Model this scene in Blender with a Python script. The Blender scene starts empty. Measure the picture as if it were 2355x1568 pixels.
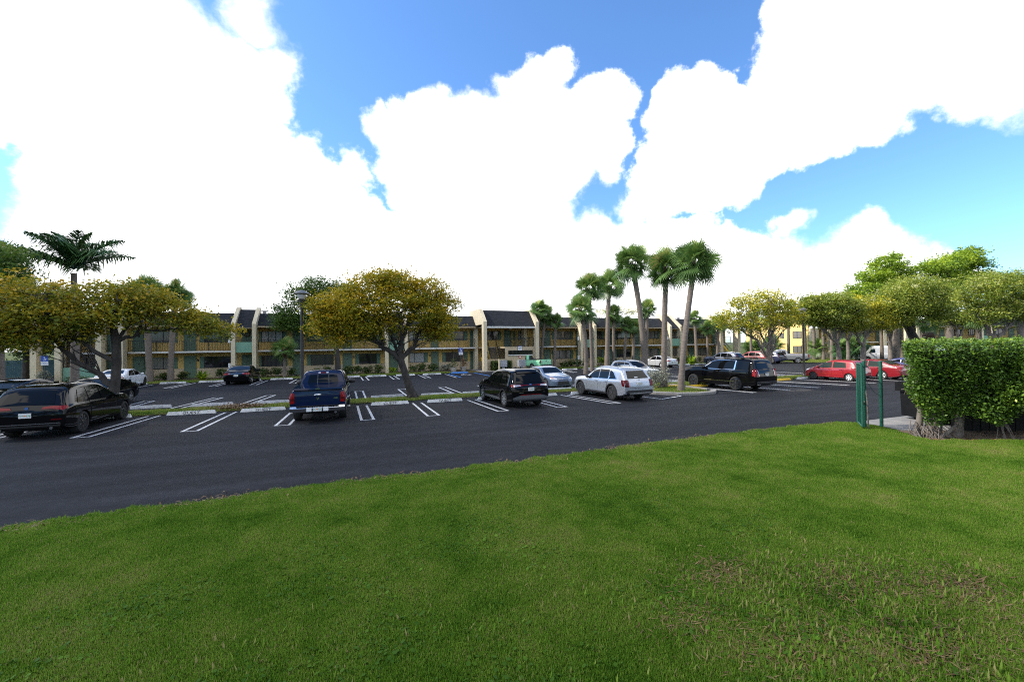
import bpy, bmesh, math, random
import numpy as np
from mathutils import Vector, Matrix
from mathutils.bvhtree import BVHTree
R = math.radians
sc = bpy.context.scene
sc.render.engine = 'CYCLES'
C = sc.collection
rnd = random.Random(7)
nr = np.random.default_rng(11)

# ---------------------------------------------------------------- camera
CAM_H = 2.9
HEAD, PITCH, ROLL = R(20.9), R(0.485), R(0.698)
fw = Vector((math.sin(HEAD)*math.cos(PITCH), math.cos(HEAD)*math.cos(PITCH), math.sin(PITCH)))
rt0 = Vector((math.cos(HEAD), -math.sin(HEAD), 0))
up0 = rt0.cross(fw)
rt = math.cos(ROLL)*rt0 - math.sin(ROLL)*up0
up = math.sin(ROLL)*rt0 + math.cos(ROLL)*up0
cam = bpy.data.cameras.new('camera'); camo = bpy.data.objects.new('camera', cam); C.objects.link(camo)
camo.matrix_world = Matrix(((rt.x, up.x, -fw.x, 0), (rt.y, up.y, -fw.y, 0), (rt.z, up.z, -fw.z, CAM_H), (0, 0, 0, 1)))
cam.sensor_width = 36; cam.lens = 1256/3000*36; cam.clip_end = 4000; cam.clip_start = 0.05
sc.camera = camo
sc.cycles.use_denoising = False; sc.cycles.use_adaptive_sampling = False; sc.cycles.caustics_reflective = False; sc.cycles.caustics_refractive = False; sc.cycles.blur_glossy = 1.0; sc.cycles.filter_width = 1.1; sc.cycles.max_bounces = 8; sc.cycles.sample_clamp_indirect = 3

# ---------------------------------------------------------------- light and sky
SUN_EL, SUN_AZ = R(41), math.atan2(-0.93, 0.30)        # azimuth clockwise from +Y
sdir = Vector((math.sin(SUN_AZ)*math.cos(SUN_EL), math.cos(SUN_AZ)*math.cos(SUN_EL), math.sin(SUN_EL)))
sun = bpy.data.lights.new('sun', 'SUN'); sun.energy = 3.4; sun.angle = R(2.5); sun.color = (1, .93, .82)
suno = bpy.data.objects.new('sun', sun); C.objects.link(suno)
suno.rotation_euler = sdir.to_track_quat('Z', 'Y').to_euler()
vs = sc.view_settings
vs.view_transform = 'Standard'; vs.look = 'None'; vs.gamma = 1; vs.exposure = 1.2; vs.use_curve_mapping = False
w = bpy.data.worlds.new('World'); sc.world = w; w.use_nodes = True; w.cycles.sampling_method = 'MANUAL'; w.cycles.sample_map_resolution = 2048
nt = w.node_tree; nt.nodes.clear(); N = nt.nodes.new; LK = nt.links.new
out = N('ShaderNodeOutputWorld')
sky = N('ShaderNodeTexSky'); sky.sky_type = 'NISHITA'; sky.sun_disc = False
sky.sun_elevation = SUN_EL; sky.sun_rotation = SUN_AZ; sky.air_density = 1.0; sky.dust_density = 0.4; sky.ozone_density = 1.6
bg1 = N('ShaderNodeBackground'); bg1.inputs['Strength'].default_value = 0.10
tint = N('ShaderNodeMix'); tint.data_type = 'RGBA'; tint.blend_type = 'MULTIPLY'; tint.inputs[0].default_value = 1
tint.inputs[7].default_value = (.70, 1.0, 1.30, 1)
LK(sky.outputs[0], tint.inputs[6]); LK(tint.outputs[2], bg1.inputs[0])
bg2 = N('ShaderNodeBackground'); bg2.inputs['Strength'].default_value = 1.0
tc = N('ShaderNodeTexCoord')
# cumulus banks: (azimuth right of +Y, elevation, angular radius) in degrees
CL = []
def cl(px, py, r):                                      # sketch coordinates of the cloud chart -> sky direction
    u, v, q = (px-1177)/985.6, -(py-784)/985.6, r/985.6
    def d(a, b):
        return (fw + rt*a + up*b).normalized()
    c = d(u, v); rr = .25*sum((d(u+a*q, v+b*q)-c).length for a, b in ((1, 0), (-1, 0), (0, 1), (0, -1)))
    CL.append((c, rr))
for q in ((0,0,420),(300,200,265),(350,500,260),(540,195,108),(600,55,55),(640,160,48),(470,330,140),(600,400,130),(690,395,85),(760,450,80),(832,385,40),
          (560,560,250),(800,620,190),(300,740,300),(40,790,200),(1000,335,105),(985,420,100),(1120,350,110),(1240,215,85),(1250,330,130),(1370,250,70),(1390,330,62),
          (1060,520,160),(1190,500,110),(1000,680,210),(1270,640,150),(1370,560,80),(1450,600,100),(900,290,30),(1420,250,40),
          (2100,-40,330),(1850,190,150),(1750,300,130),(1625,290,120),(1560,260,85),(1545,400,105),(1670,390,110),(1850,280,120),(2320,-20,290),(1500,450,60),(1990,240,110),
          (1570,610,120),(1710,650,130),(1790,590,50),(1950,625,90),(2060,600,65),(2000,570,50),(1620,545,60),(1812,505,24),(1880,680,120),(2150,640,60),(1990,720,140),(1450,700,150)):
    cl(*q)
nz0 = N('ShaderNodeTexNoise'); nz0.inputs['Scale'].default_value = 5; nz0.inputs['Detail'].default_value = 8; nz0.inputs['Roughness'].default_value = .62
LK(tc.outputs['Generated'], nz0.inputs['Vector'])
wsub = N('ShaderNodeVectorMath'); wsub.operation = 'SUBTRACT'; LK(nz0.outputs['Color'], wsub.inputs[0]); wsub.inputs[1].default_value = (.5, .5, .5)
wsc = N('ShaderNodeVectorMath'); wsc.operation = 'SCALE'; LK(wsub.outputs[0], wsc.inputs[0]); wsc.inputs['Scale'].default_value = .16
wad = N('ShaderNodeVectorMath'); wad.operation = 'ADD'; LK(tc.outputs['Generated'], wad.inputs[0]); LK(wsc.outputs[0], wad.inputs[1])
prev = None
for c, rr in CL:
    dn = N('ShaderNodeVectorMath'); dn.operation = 'DISTANCE'; LK(wad.outputs[0], dn.inputs[0]); dn.inputs[1].default_value = c
    sb = N('ShaderNodeMath'); sb.operation = 'SUBTRACT'; sb.inputs[0].default_value = rr; LK(dn.outputs['Value'], sb.inputs[1])
    if prev is None: prev = sb
    else:
        mx = N('ShaderNodeMath'); mx.operation = 'MAXIMUM'; LK(prev.outputs[0], mx.inputs[0]); LK(sb.outputs[0], mx.inputs[1]); prev = mx
# loose clouds over the rest of the sky (behind the viewer)
nz1 = N('ShaderNodeTexNoise'); nz1.inputs['Scale'].default_value = 2.6; nz1.inputs['Detail'].default_value = 9; nz1.inputs['Roughness'].default_value = .55
LK(tc.outputs['Generated'], nz1.inputs['Vector'])
mr1 = N('ShaderNodeMapRange'); mr1.inputs[1].default_value = .47; mr1.inputs[2].default_value = .56; mr1.inputs[3].default_value = -.1; mr1.inputs[4].default_value = .1; LK(nz1.outputs[0], mr1.inputs[0])
dotf = N('ShaderNodeVectorMath'); dotf.operation = 'DOT_PRODUCT'; LK(tc.outputs['Generated'], dotf.inputs[0]); dotf.inputs[1].default_value = fw
mr2 = N('ShaderNodeMapRange'); mr2.inputs[1].default_value = .50; mr2.inputs[2].default_value = .25; mr2.inputs[3].default_value = -1; mr2.inputs[4].default_value = 0; LK(dotf.outputs['Value'], mr2.inputs[0])
ad2 = N('ShaderNodeMath'); ad2.operation = 'ADD'; LK(mr1.outputs[0], ad2.inputs[0]); LK(mr2.outputs[0], ad2.inputs[1])
mx = N('ShaderNodeMath'); mx.operation = 'MAXIMUM'; LK(prev.outputs[0], mx.inputs[0]); LK(ad2.outputs[0], mx.inputs[1])
nz2 = N('ShaderNodeTexNoise'); nz2.inputs['Scale'].default_value = 22; nz2.inputs['Detail'].default_value = 6; nz2.inputs['Roughness'].default_value = .6
LK(tc.outputs['Generated'], nz2.inputs['Vector'])
mr3 = N('ShaderNodeMapRange'); mr3.inputs[3].default_value = -.025; mr3.inputs[4].default_value = .025; LK(nz2.outputs[0], mr3.inputs[0])
ad3 = N('ShaderNodeMath'); ad3.operation = 'ADD'; LK(mx.outputs[0], ad3.inputs[0]); LK(mr3.outputs[0], ad3.inputs[1])
nz3 = N('ShaderNodeTexNoise'); nz3.inputs['Scale'].default_value = 2.3; nz3.inputs['Detail'].default_value = 2; LK(tc.outputs['Generated'], nz3.inputs['Vector'])
sft = N('ShaderNodeMapRange'); sft.interpolation_type = 'SMOOTHSTEP'; sft.inputs[1].default_value = .42; sft.inputs[2].default_value = .66; sft.inputs[3].default_value = .009; sft.inputs[4].default_value = .032; LK(nz3.outputs[0], sft.inputs[0])
dv3 = N('ShaderNodeMath'); dv3.operation = 'DIVIDE'; LK(ad3.outputs[0], dv3.inputs[0]); LK(sft.outputs[0], dv3.inputs[1])
msk = N('ShaderNodeMapRange'); msk.interpolation_type = 'SMOOTHSTEP'; msk.inputs[1].default_value = -1.0; msk.inputs[2].default_value = 1.1; LK(dv3.outputs[0], msk.inputs[0])
crd = N('ShaderNodeMapRange'); crd.inputs[1].default_value = -.01; crd.inputs[2].default_value = .03; crd.inputs[3].default_value = .82; crd.inputs[4].default_value = .95; LK(ad3.outputs[0], crd.inputs[0])
ccol = N('ShaderNodeMix'); ccol.data_type = 'RGBA'; ccol.blend_type = 'MULTIPLY'; ccol.inputs[0].default_value = 1; ccol.inputs[6].default_value = (1.0, 1.01, 1.03, 1); LK(crd.outputs[0], ccol.inputs[7])
LK(ccol.outputs[2], bg2.inputs[0])
mxs = N('ShaderNodeMixShader'); LK(msk.outputs[0], mxs.inputs[0]); LK(bg1.outputs[0], mxs.inputs[1]); LK(bg2.outputs[0], mxs.inputs[2]); LK(mxs.outputs[0], out.inputs[0])

# ---------------------------------------------------------------- helpers
class MB:
    def __init__(s): s.v = []; s.f = []; s.m = []
    def add(s, vs, fs, mi=0):
        o = len(s.v); s.v += [tuple(p) for p in vs]; s.f += [tuple(i+o for i in f) for f in fs]; s.m += [mi]*len(fs); return s
    def box(s, x0, x1, y0, y1, z0, z1, mi=0):
        return s.add([(x0,y0,z0),(x1,y0,z0),(x1,y1,z0),(x0,y1,z0),(x0,y0,z1),(x1,y0,z1),(x1,y1,z1),(x0,y1,z1)],
                     [(0,3,2,1),(4,5,6,7),(0,1,5,4),(1,2,6,5),(2,3,7,6),(3,0,4,7)], mi)
    def prism(s, poly, ax, a, b, mi=0):
        n = len(poly)
        def P(p, t): return {'x': (t, p[0], p[1]), 'y': (p[0], t, p[1]), 'z': (p[0], p[1], t)}[ax]
        ar = sum(poly[i][0]*poly[(i+1) % n][1]-poly[(i+1) % n][0]*poly[i][1] for i in range(n))
        if (ar < 0) != (ax == 'y'): poly = poly[::-1]
        vs = [P(p, a) for p in poly]+[P(p, b) for p in poly]
        fs = [tuple(range(n))[::-1], tuple(range(n, 2*n))]+[(i, (i+1) % n, n+(i+1) % n, n+i) for i in range(n)]
        if b < a: fs = [f[::-1] for f in fs]
        return s.add(vs, fs, mi)
    def tube(s, pts, rads, n=8, mi=0, cap=True):
        pts = [Vector(p) for p in pts]
        if not hasattr(rads, '__len__'): rads = [rads]*len(pts)
        o = len(s.v); px = None
        for i, p in enumerate(pts):
            t = (pts[min(i+1, len(pts)-1)]-pts[max(i-1, 0)]).normalized()
            if px is None: px = t.orthogonal().normalized()
            else:
                px = px-t*px.dot(t)
                px = px.normalized() if px.length > 1e-6 else t.orthogonal().normalized()
            py = t.cross(px)
            for k in range(n):
                a = 2*math.pi*k/n; s.v.append(tuple(p+(px*math.cos(a)+py*math.sin(a))*rads[i]))
        for i in range(len(pts)-1):
            for k in range(n):
                a, b = o+i*n+k, o+i*n+(k+1) % n; s.f.append((a, b, b+n, a+n)); s.m.append(mi)
        if cap:
            s.f.append(tuple(o+k for k in range(n))[::-1]); s.m.append(mi)
            s.f.append(tuple(o+(len(pts)-1)*n+k for k in range(n))); s.m.append(mi)
        return s
    def lathe(s, prof, n=16, c=(0,0,0), ax='z', mi=0, cap=True):
        o = len(s.v)
        for r, h in prof:
            for k in range(n):
                a = 2*math.pi*k/n; x, y = r*math.cos(a), r*math.sin(a)
                p = (x, y, h) if ax == 'z' else ((x, h, -y) if ax == 'y' else (h, x, y))
                s.v.append((p[0]+c[0], p[1]+c[1], p[2]+c[2]))
        for i in range(len(prof)-1):
            for k in range(n):
                a, b = o+i*n+k, o+i*n+(k+1) % n; s.f.append((a, b, b+n, a+n)); s.m.append(mi)
        if cap:
            s.f.append(tuple(o+k for k in range(n))[::-1]); s.m.append(mi)
            s.f.append(tuple(o+(len(prof)-1)*n+k for k in range(n))); s.m.append(mi)
        return s
    def ball(s, c, r, n=10, mi=0):
        rx, ry, rz = r if hasattr(r, '__len__') else (r, r, r)
        m = max(4, n//2); prof = [(math.sin(math.pi*i/m), -math.cos(math.pi*i/m)) for i in range(m+1)]
        o = len(s.v); s.lathe([(max(p[0], .01), p[1]) for p in prof], n, mi=mi)
        for i in range(o, len(s.v)):
            x, y, z = s.v[i]; s.v[i] = (c[0]+x*rx, c[1]+y*ry, c[2]+z*rz)
        return s
    def build(s, name, mats, parent=None, smooth=False, ang=40):
        me = bpy.data.meshes.new(name); me.from_pydata(s.v, [], s.f)
        mats = mats if isinstance(mats, (list, tuple)) else [mats]
        for m in mats: me.materials.append(m)
        if len(mats) > 1: me.polygons.foreach_set('material_index', s.m)
        if smooth:
            me.polygons.foreach_set('use_smooth', [True]*len(me.polygons)); me.set_sharp_from_angle(angle=R(ang))
        me.update()
        o = bpy.data.objects.new(name, me); C.objects.link(o)
        if parent: o.parent = parent
        return o
def tag(o, label=None, cat=None, group=None, kind=None):
    if label: o['label'] = label
    if cat: o['category'] = cat
    if group: o['group'] = group
    if kind: o['kind'] = kind
    return o
def thing(name, label, cat, loc=(0,0,0), rz=0, group=None):
    o = bpy.data.objects.new(name, None); C.objects.link(o); o.location = loc; o.rotation_euler = (0,0,rz); o.empty_display_size = .2
    return tag(o, label, cat, group)
def copy_tree(o, parent=None):
    c = o.copy(); C.objects.link(c); c.parent = parent
    for ch in o.children: copy_tree(ch, c)
    return c
def npmesh(name, V, F, mats, parent=None, tone=None, smooth=False):
    """fast mesh from arrays; F is (m,k)"""
    me = bpy.data.meshes.new(name); k = F.shape[1]; m = len(F)
    me.vertices.add(len(V)); me.vertices.foreach_set('co', np.asarray(V, np.float32).ravel())
    me.loops.add(m*k); me.loops.foreach_set('vertex_index', F.astype(np.int32).ravel())
    me.polygons.add(m); me.polygons.foreach_set('loop_start', np.arange(0, m*k, k, dtype=np.int32))
    for q in (mats if isinstance(mats, (list, tuple)) else [mats]): me.materials.append(q)
    if tone is not None:
        a = me.attributes.new('tone', 'FLOAT', 'FACE'); a.data.foreach_set('value', np.asarray(tone, np.float32))
    if smooth: me.polygons.foreach_set('use_smooth', np.ones(m, bool))
    me.update(calc_edges=True); me.validate()
    o = bpy.data.objects.new(name, me); C.objects.link(o)
    if parent: o.parent = parent
    return o
_font = None
def textmesh(name, txt, size, mat, parent, M, align='CENTER', ext=.002):
    cu = bpy.data.curves.new(name+'_curve', 'FONT'); cu.body = txt; cu.size = size; cu.align_x = align; cu.align_y = 'CENTER'; cu.extrude = ext; cu.resolution_u = 2
    o = bpy.data.objects.new(name+'_curve', cu); C.objects.link(o)
    bpy.context.view_layer.update()
    me = bpy.data.meshes.new_from_object(o.evaluated_get(bpy.context.evaluated_depsgraph_get()))
    bpy.data.objects.remove(o); me.name = name; me.materials.clear(); me.materials.append(mat); me.transform(M)
    q = bpy.data.objects.new(name, me); C.objects.link(q); q.parent = parent
    return q

# ---------------------------------------------------------------- materials
def mat(name, c, c2=None, rough=.8, metal=0, coat=0, scale=4, bump=0, bscale=None, spec=.5, detail=5, coord='Object', stretch=None, w1=.35, w2=.65, coatr=.03):
    m = bpy.data.materials.new(name); m.use_nodes = True; t = m.node_tree; b = t.nodes['Principled BSDF']
    b.inputs['Base Color'].default_value = (*c, 1); b.inputs['Roughness'].default_value = rough; b.inputs['Metallic'].default_value = metal
    b.inputs['Coat Weight'].default_value = coat; b.inputs['Coat Roughness'].default_value = coatr; b.inputs['Specular IOR Level'].default_value = spec
    if c2 or bump:
        tc = t.nodes.new('ShaderNodeTexCoord'); src = tc.outputs[coord]
        if coord == 'World':
            pass
        if stretch:
            mp = t.nodes.new('ShaderNodeMapping'); mp.inputs['Scale'].default_value = stretch; t.links.new(src, mp.inputs[0]); src = mp.outputs[0]
    if c2:
        n = t.nodes.new('ShaderNodeTexNoise'); n.inputs['Scale'].default_value = scale; n.inputs['Detail'].default_value = detail; n.inputs['Roughness'].default_value = .6; t.links.new(src, n.inputs['Vector'])
        r = t.nodes.new('ShaderNodeValToRGB'); r.color_ramp.elements[0].position = w1; r.color_ramp.elements[1].position = w2
        r.color_ramp.elements[0].color = (*c, 1); r.color_ramp.elements[1].color = (*c2, 1); t.links.new(n.outputs[0], r.inputs[0]); t.links.new(r.outputs[0], b.inputs['Base Color'])
    if bump:
        n = t.nodes.new('ShaderNodeTexNoise'); n.inputs['Scale'].default_value = bscale or scale*8; n.inputs['Detail'].default_value = 4; t.links.new(src, n.inputs['Vector'])
        bp = t.nodes.new('ShaderNodeBump'); bp.inputs['Strength'].default_value = bump; bp.inputs['Distance'].default_value = .02; t.links.new(n.outputs[0], bp.inputs['Height']); t.links.new(bp.outputs[0], b.inputs['Normal'])
    return m
def leafmat(name, stops, trans=.42, rough=.5, spec=.3):
    m = bpy.data.materials.new(name); m.use_nodes = True; t = m.node_tree; b = t.nodes['Principled BSDF']; o = t.nodes['Material Output']
    a = t.nodes.new('ShaderNodeAttribute'); a.attribute_name = 'tone'
    r = t.nodes.new('ShaderNodeValToRGB'); el = r.color_ramp.elements
    while len(el) < len(stops): el.new(.5)
    for e, (p, c) in zip(el, stops): e.position = p; e.color = (*c, 1)
    t.links.new(a.outputs['Fac'], r.inputs[0]); t.links.new(r.outputs[0], b.inputs['Base Color'])
    b.inputs['Roughness'].default_value = rough; b.inputs['Specular IOR Level'].default_value = spec
    tr = t.nodes.new('ShaderNodeBsdfTranslucent'); t.links.new(r.outputs[0], tr.inputs[0])
    mx = t.nodes.new('ShaderNodeMixShader'); mx.inputs[0].default_value = trans
    t.links.new(b.outputs[0], mx.inputs[1]); t.links.new(tr.outputs[0], mx.inputs[2]); t.links.new(mx.outputs[0], o.inputs[0])
    return m
M = {}
M['asphalt'] = mat('asphalt', (.0125,.0131,.0156), (.0200,.0210,.0246), rough=.8, scale=.55, stretch=(.3,1.6,1), spec=.12)
M['soil'] = mat('soil', (.075,.05,.03), (.14,.10,.06), rough=.95, scale=3, bump=.5)
M['lawn'] = mat('lawn', (.030,.050,.010), (.06,.075,.018), rough=.95, scale=1.2, bump=.5, bscale=60, spec=.1)
M['strip'] = mat('strip', (.045,.055,.014), (.12,.085,.03), rough=.95, scale=1.6, bump=.5, bscale=40, spec=.1)
M['paint'] = mat('line_paint', (.577,.577,.577), (.351,.351,.359), rough=.6, scale=3.5, w1=.52, w2=.78)
M['bluepaint'] = mat('blue_paint', (.05,.22,.62), (.03,.15,.45), rough=.6, scale=4)
M['yellowpaint'] = mat('yellow_paint', (.78,.50,.02), (.60,.38,.03), rough=.6, scale=4)
M['stopwhite'] = mat('wheel_stop_white', (.608,.608,.593), (.429,.421,.406), rough=.7, scale=5, w1=.5, w2=.85)
M['stopold'] = mat('wheel_stop_worn', (.484,.491,.507), (.195,.203,.218), rough=.8, scale=6, w1=.5, w2=.75)
M['black'] = mat('black_lettering', (.012,.012,.014), rough=.6)
M['concrete'] = mat('concrete', (.281,.265,.242), (.187,.179,.172), rough=.9, scale=2)
M['yellow'] = mat('yellow_stucco', (.56,.385,.125), (.49,.33,.10), rough=.9, scale=1.5)
M['yellowlit'] = mat('lit_yellow_stucco', (.72,.52,.20), (.66,.47,.17), rough=.9, scale=.8)  # lighter copy of the yellow stucco, sunlight on the end wall put into the colour
M['beige'] = mat('beige_stucco', (.511,.409,.267), (.449,.357,.234), rough=.9, scale=1.2)
M['cream'] = mat('cream_stucco', (.620,.532,.368), (.511,.419,.286), rough=.9, scale=1.6, w1=.4, w2=.8)
M['white'] = mat('white_trim', (.675,.666,.639), (.566,.557,.529), rough=.7, scale=2)
M['door'] = mat('green_door', (.085,.145,.098), (.075,.13,.088), rough=.55, scale=2)
M['shutter'] = mat('green_shutter', (.078,.148,.098), rough=.6, bump=.8, bscale=3, c2=(.070,.133,.090), stretch=(.05,.05,14))
M['panel'] = mat('mint_panel', (.183,.338,.242), (.156,.301,.214), rough=.8, scale=1.5)
M['rail'] = mat('black_iron', (.010,.010,.011), rough=.5)
M['frame'] = mat('window_frame', (.012,.012,.012), rough=.5)
M['glass'] = mat('dark_glass', (.010,.011,.012), rough=.04, spec=.7)
def stripes(name, ca, cb, sc_, rough=.12):
    m = mat(name, ca, rough=rough, spec=.6); t = m.node_tree; tc = t.nodes.new('ShaderNodeTexCoord'); wv = t.nodes.new('ShaderNodeTexWave'); wv.inputs['Scale'].default_value = sc_; wv.inputs['Distortion'].default_value = .6
    r = t.nodes.new('ShaderNodeValToRGB'); r.color_ramp.elements[0].color = (*ca, 1); r.color_ramp.elements[1].color = (*cb, 1)
    t.links.new(tc.outputs['Object'], wv.inputs[0]); t.links.new(wv.outputs[0], r.inputs[0]); t.links.new(r.outputs[0], t.nodes['Principled BSDF'].inputs['Base Color']); return m
M['blind'] = stripes('vertical_blind_glass', (.10,.095,.085), (.20,.19,.17), 2.6)
M['blinddark'] = stripes('dark_blind_glass', (.018,.018,.018), (.06,.057,.05), 2.6)
M['blindpale'] = stripes('pale_blind_glass', (.30,.31,.31), (.36,.37,.37), 2.6)
def shingle():
    m = mat('shingle', (.03,.03,.04), rough=.9, spec=.2); t = m.node_tree
    tc = t.nodes.new('ShaderNodeTexCoord'); mp = t.nodes.new('ShaderNodeMapping'); mp.inputs['Scale'].default_value = (1, 1, 1)
    sx = t.nodes.new('ShaderNodeSeparateXYZ'); cx = t.nodes.new('ShaderNodeCombineXYZ'); t.links.new(tc.outputs['Object'], sx.inputs[0]); t.links.new(sx.outputs[0], cx.inputs[0]); t.links.new(sx.outputs[2], cx.inputs[1])
    bk = t.nodes.new('ShaderNodeTexBrick'); bk.inputs['Scale'].default_value = 1; bk.inputs['Brick Width'].default_value = .42; bk.inputs['Row Height'].default_value = .105; bk.inputs['Mortar Size'].default_value = .008
    bk.inputs['Color1'].default_value = (0.0158,0.0180,0.0225,1); bk.inputs['Color2'].default_value = (0.0277,0.0300,0.0353,1); bk.inputs['Mortar'].default_value = (0.0075,0.0083,0.0097,1)
    t.links.new(cx.outputs[0], bk.inputs[0]); t.links.new(bk.outputs[0], t.nodes['Principled BSDF'].inputs['Base Color'])
    bp = t.nodes.new('ShaderNodeBump'); bp.inputs['Strength'].default_value = .6; bp.inputs['Distance'].default_value = .02; t.links.new(bk.outputs['Fac'], bp.inputs['Height']); bp.invert = True; t.links.new(bp.outputs[0], t.nodes['Principled BSDF'].inputs['Normal'])
    return m
M['shingle'] = shingle()
M['flatroof'] = mat('flat_roof', (.35,.34,.32), rough=.9)
M['stair'] = mat('stair_tread', (.30,.28,.26), (.24,.22,.20), rough=.9)
M['stairyellow'] = mat('stair_stringer_yellow', (.70,.47,.06), rough=.7)
M['lampblack'] = mat('lamp_bronze', (.018,.016,.015), (.03,.026,.023), rough=.45, scale=6)
M['lampglass'] = mat('lamp_lens', (.45,.45,.43), rough=.25)
M['lampcap'] = mat('lamp_cap', (.10,.10,.095), rough=.4)
M['greenpipe'] = mat('green_vinyl_pipe', (.012,.085,.055), (.02,.11,.075), rough=.35, scale=8)
M['rustpipe'] = mat('galvanised_pipe', (.16,.17,.16), (.12,.08,.05), rough=.6, scale=9)
M['mesh'] = mat('green_chain_link', (.012,.085,.06), rough=.4)
M['dumpster'] = mat('dumpster_paint', (.004,.0045,.005), (.007,.007,.0075), rough=.55, scale=3, spec=.2)
M['bluefence'] = mat('blue_green_fence', (.030,.085,.10), (.025,.07,.085), rough=.7, scale=3)
M['galv'] = mat('mailbox_grey', (.33,.34,.36), (.28,.29,.31), rough=.5, scale=4)
M['pot'] = mat('pot_concrete', (.40,.38,.36), (.32,.30,.28), rough=.9, scale=6)
M['signblue'] = mat('sign_blue', (.02,.07,.35), rough=.4)
M['signwhite'] = mat('sign_white', (.75,.75,.75), rough=.4)
M['signred'] = mat('sign_red', (.55,.03,.04), rough=.4)
M['post'] = mat('sign_post', (.05,.05,.045), rough=.5)
# vehicles
M['tyre'] = mat('tyre', (.014,.014,.014), rough=.85)
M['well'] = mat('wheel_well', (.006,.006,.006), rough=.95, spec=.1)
M['rimblack'] = mat('black_rim', (.012,.012,.013), rough=.25, coat=.5)
M['rimsilver'] = mat('alloy_rim', (.55,.55,.56), rough=.3, metal=.8)
M['rimwhite'] = mat('hubcap', (.62,.63,.64), rough=.4, metal=.2)
M['steel'] = mat('steel_wheel', (.02,.02,.021), rough=.6)
M['chrome'] = mat('chrome', (.72,.72,.73), rough=.12, metal=1)
M['plastic'] = mat('black_plastic', (.016,.016,.017), rough=.55)
M['greyplastic'] = mat('grey_plastic', (.075,.080,.088), rough=.5)
M['carglass'] = mat('car_glass', (.003,.0035,.004), rough=.03, spec=.22)
M['carglasspale'] = mat('clear_car_glass', (.030,.040,.038), rough=.03, spec=.4)
M['lamphead'] = mat('headlamp', (.55,.56,.58), rough=.1, metal=.3, coat=1)
M['lamptail'] = mat('tail_lamp', (.20,.005,.008), rough=.14, spec=.3)
M['lampdark'] = mat('dark_tail_lamp', (.07,.003,.005), rough=.14, spec=.3)
M['lampamber'] = mat('amber_lamp', (.65,.20,.02), rough=.15, coat=1)
M['plate'] = mat('licence_plate', (.66,.68,.68), rough=.4)
M['plategreen'] = mat('plate_green', (.06,.30,.18), rough=.4)
M['plateorange'] = mat('plate_orange', (.75,.20,.06), rough=.4)
M['emblemblue'] = mat('emblem_blue', (.05,.12,.35), rough=.3)
M['seam'] = mat('panel_gap', (.004,.004,.004), rough=.9)
def paint(name, c, metal=.0, rough=.35, coat=1.0):
    return mat(name, c, rough=rough, metal=metal, coat=coat)

def mottle(m, sc1, sc2, lo, hi, st):
    """multiply two more noises into a base colour: long streaks and small mottling"""
    t = m.node_tree; b = t.nodes['Principled BSDF']; src = b.inputs['Base Color'].links[0].from_socket; tc = t.nodes.new('ShaderNodeTexCoord')
    for s_, stretch in ((sc1, st), (sc2, (1,1,1))):
        mp = t.nodes.new('ShaderNodeMapping'); mp.inputs['Scale'].default_value = stretch; t.links.new(tc.outputs['Object'], mp.inputs[0])
        n = t.nodes.new('ShaderNodeTexNoise'); n.inputs['Scale'].default_value = s_; n.inputs['Detail'].default_value = 6; n.inputs['Roughness'].default_value = .65; t.links.new(mp.outputs[0], n.inputs['Vector'])
        mr = t.nodes.new('ShaderNodeMapRange'); mr.inputs[1].default_value = .35; mr.inputs[2].default_value = .68; mr.inputs[3].default_value = lo; mr.inputs[4].default_value = hi; t.links.new(n.outputs[0], mr.inputs[0])
        mx = t.nodes.new('ShaderNodeMix'); mx.data_type = 'RGBA'; mx.blend_type = 'MULTIPLY'; mx.inputs[0].default_value = 1; t.links.new(src, mx.inputs[6]); t.links.new(mr.outputs[0], mx.inputs[7]); src = mx.outputs[2]
    t.links.new(src, b.inputs['Base Color'])
mottle(M['asphalt'], 1.0, 4.0, .78, 1.22, (.10, 1.5, 1))
# ---------------------------------------------------------------- ground
def sheet(name, poly, z, m, kind='structure', sub=None):
    b = MB(); b.add([(x, y, z) for x, y in poly], [tuple(range(len(poly)))])
    me_o = b.build(name, m); me = me_o.data
    if me.polygons[0].normal.z < 0: me.flip_normals()
    return tag(me_o, kind=kind)
sheet('ground', [(-1500,-1500),(1500,-1500),(1500,1500),(-1500,1500)], -.03, M['lawn'])
sheet('parking_lot', [(-75,8.5),(16,8.5),(30,3),(140,3),(140,62),(-75,62)], 0, M['asphalt'])
def jag(pts, step=.35, amp=.06, seed=1):
    q = random.Random(seed); out = []
    for (x0, y0), (x1, y1) in zip(pts, pts[1:]):
        n = max(1, int(math.hypot(x1-x0, y1-y0)/step))
        for i in range(n):
            t = i/n; out.append((x0+(x1-x0)*t+q.uniform(-amp, amp), y0+(y1-y0)*t+q.uniform(-amp, amp)))
    return out+[pts[-1]]
LAWN_EDGE = [(-60,8.2),(-20,8.7),(-5.2,9.38),(-3,9.58),(0,9.72),(4,9.72),(8,10.02),(11.2,10.05),(14.2,10.02),(16.2,9.82),(16.75,9.5),(16.62,8.9),(16.5,8.3),(16.65,7.85),(17.5,7.35),(20,6.2),(26,3.4)]
sheet('lawn', jag(LAWN_EDGE, .3, .05)+[(26,-40),(-60,-40)], .022, M['lawn'])
sheet('concrete_pad', [(16.35,8.2),(16.3,9.3),(16.6,9.78),(17.4,9.95),(27,9.9),(27,2.5),(20,6),(17,7.3)], .006, M['concrete'])
sheet('far_lawn', [(57.3,50),(57.5,43.5),(58.5,39),(68,39.6),(73,37.5),(112,23),(125,60),(60,75),(57,62)], .02, M['lawn'])
sheet('median_strip', jag([(-40,23.05),(15.6,23.05),(15.6,23.1),(49,23.1)], .4, .07, 3)+jag([(49,24.95),(-40,24.95)], .4, .07, 4), .02, M['strip'])
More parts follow.
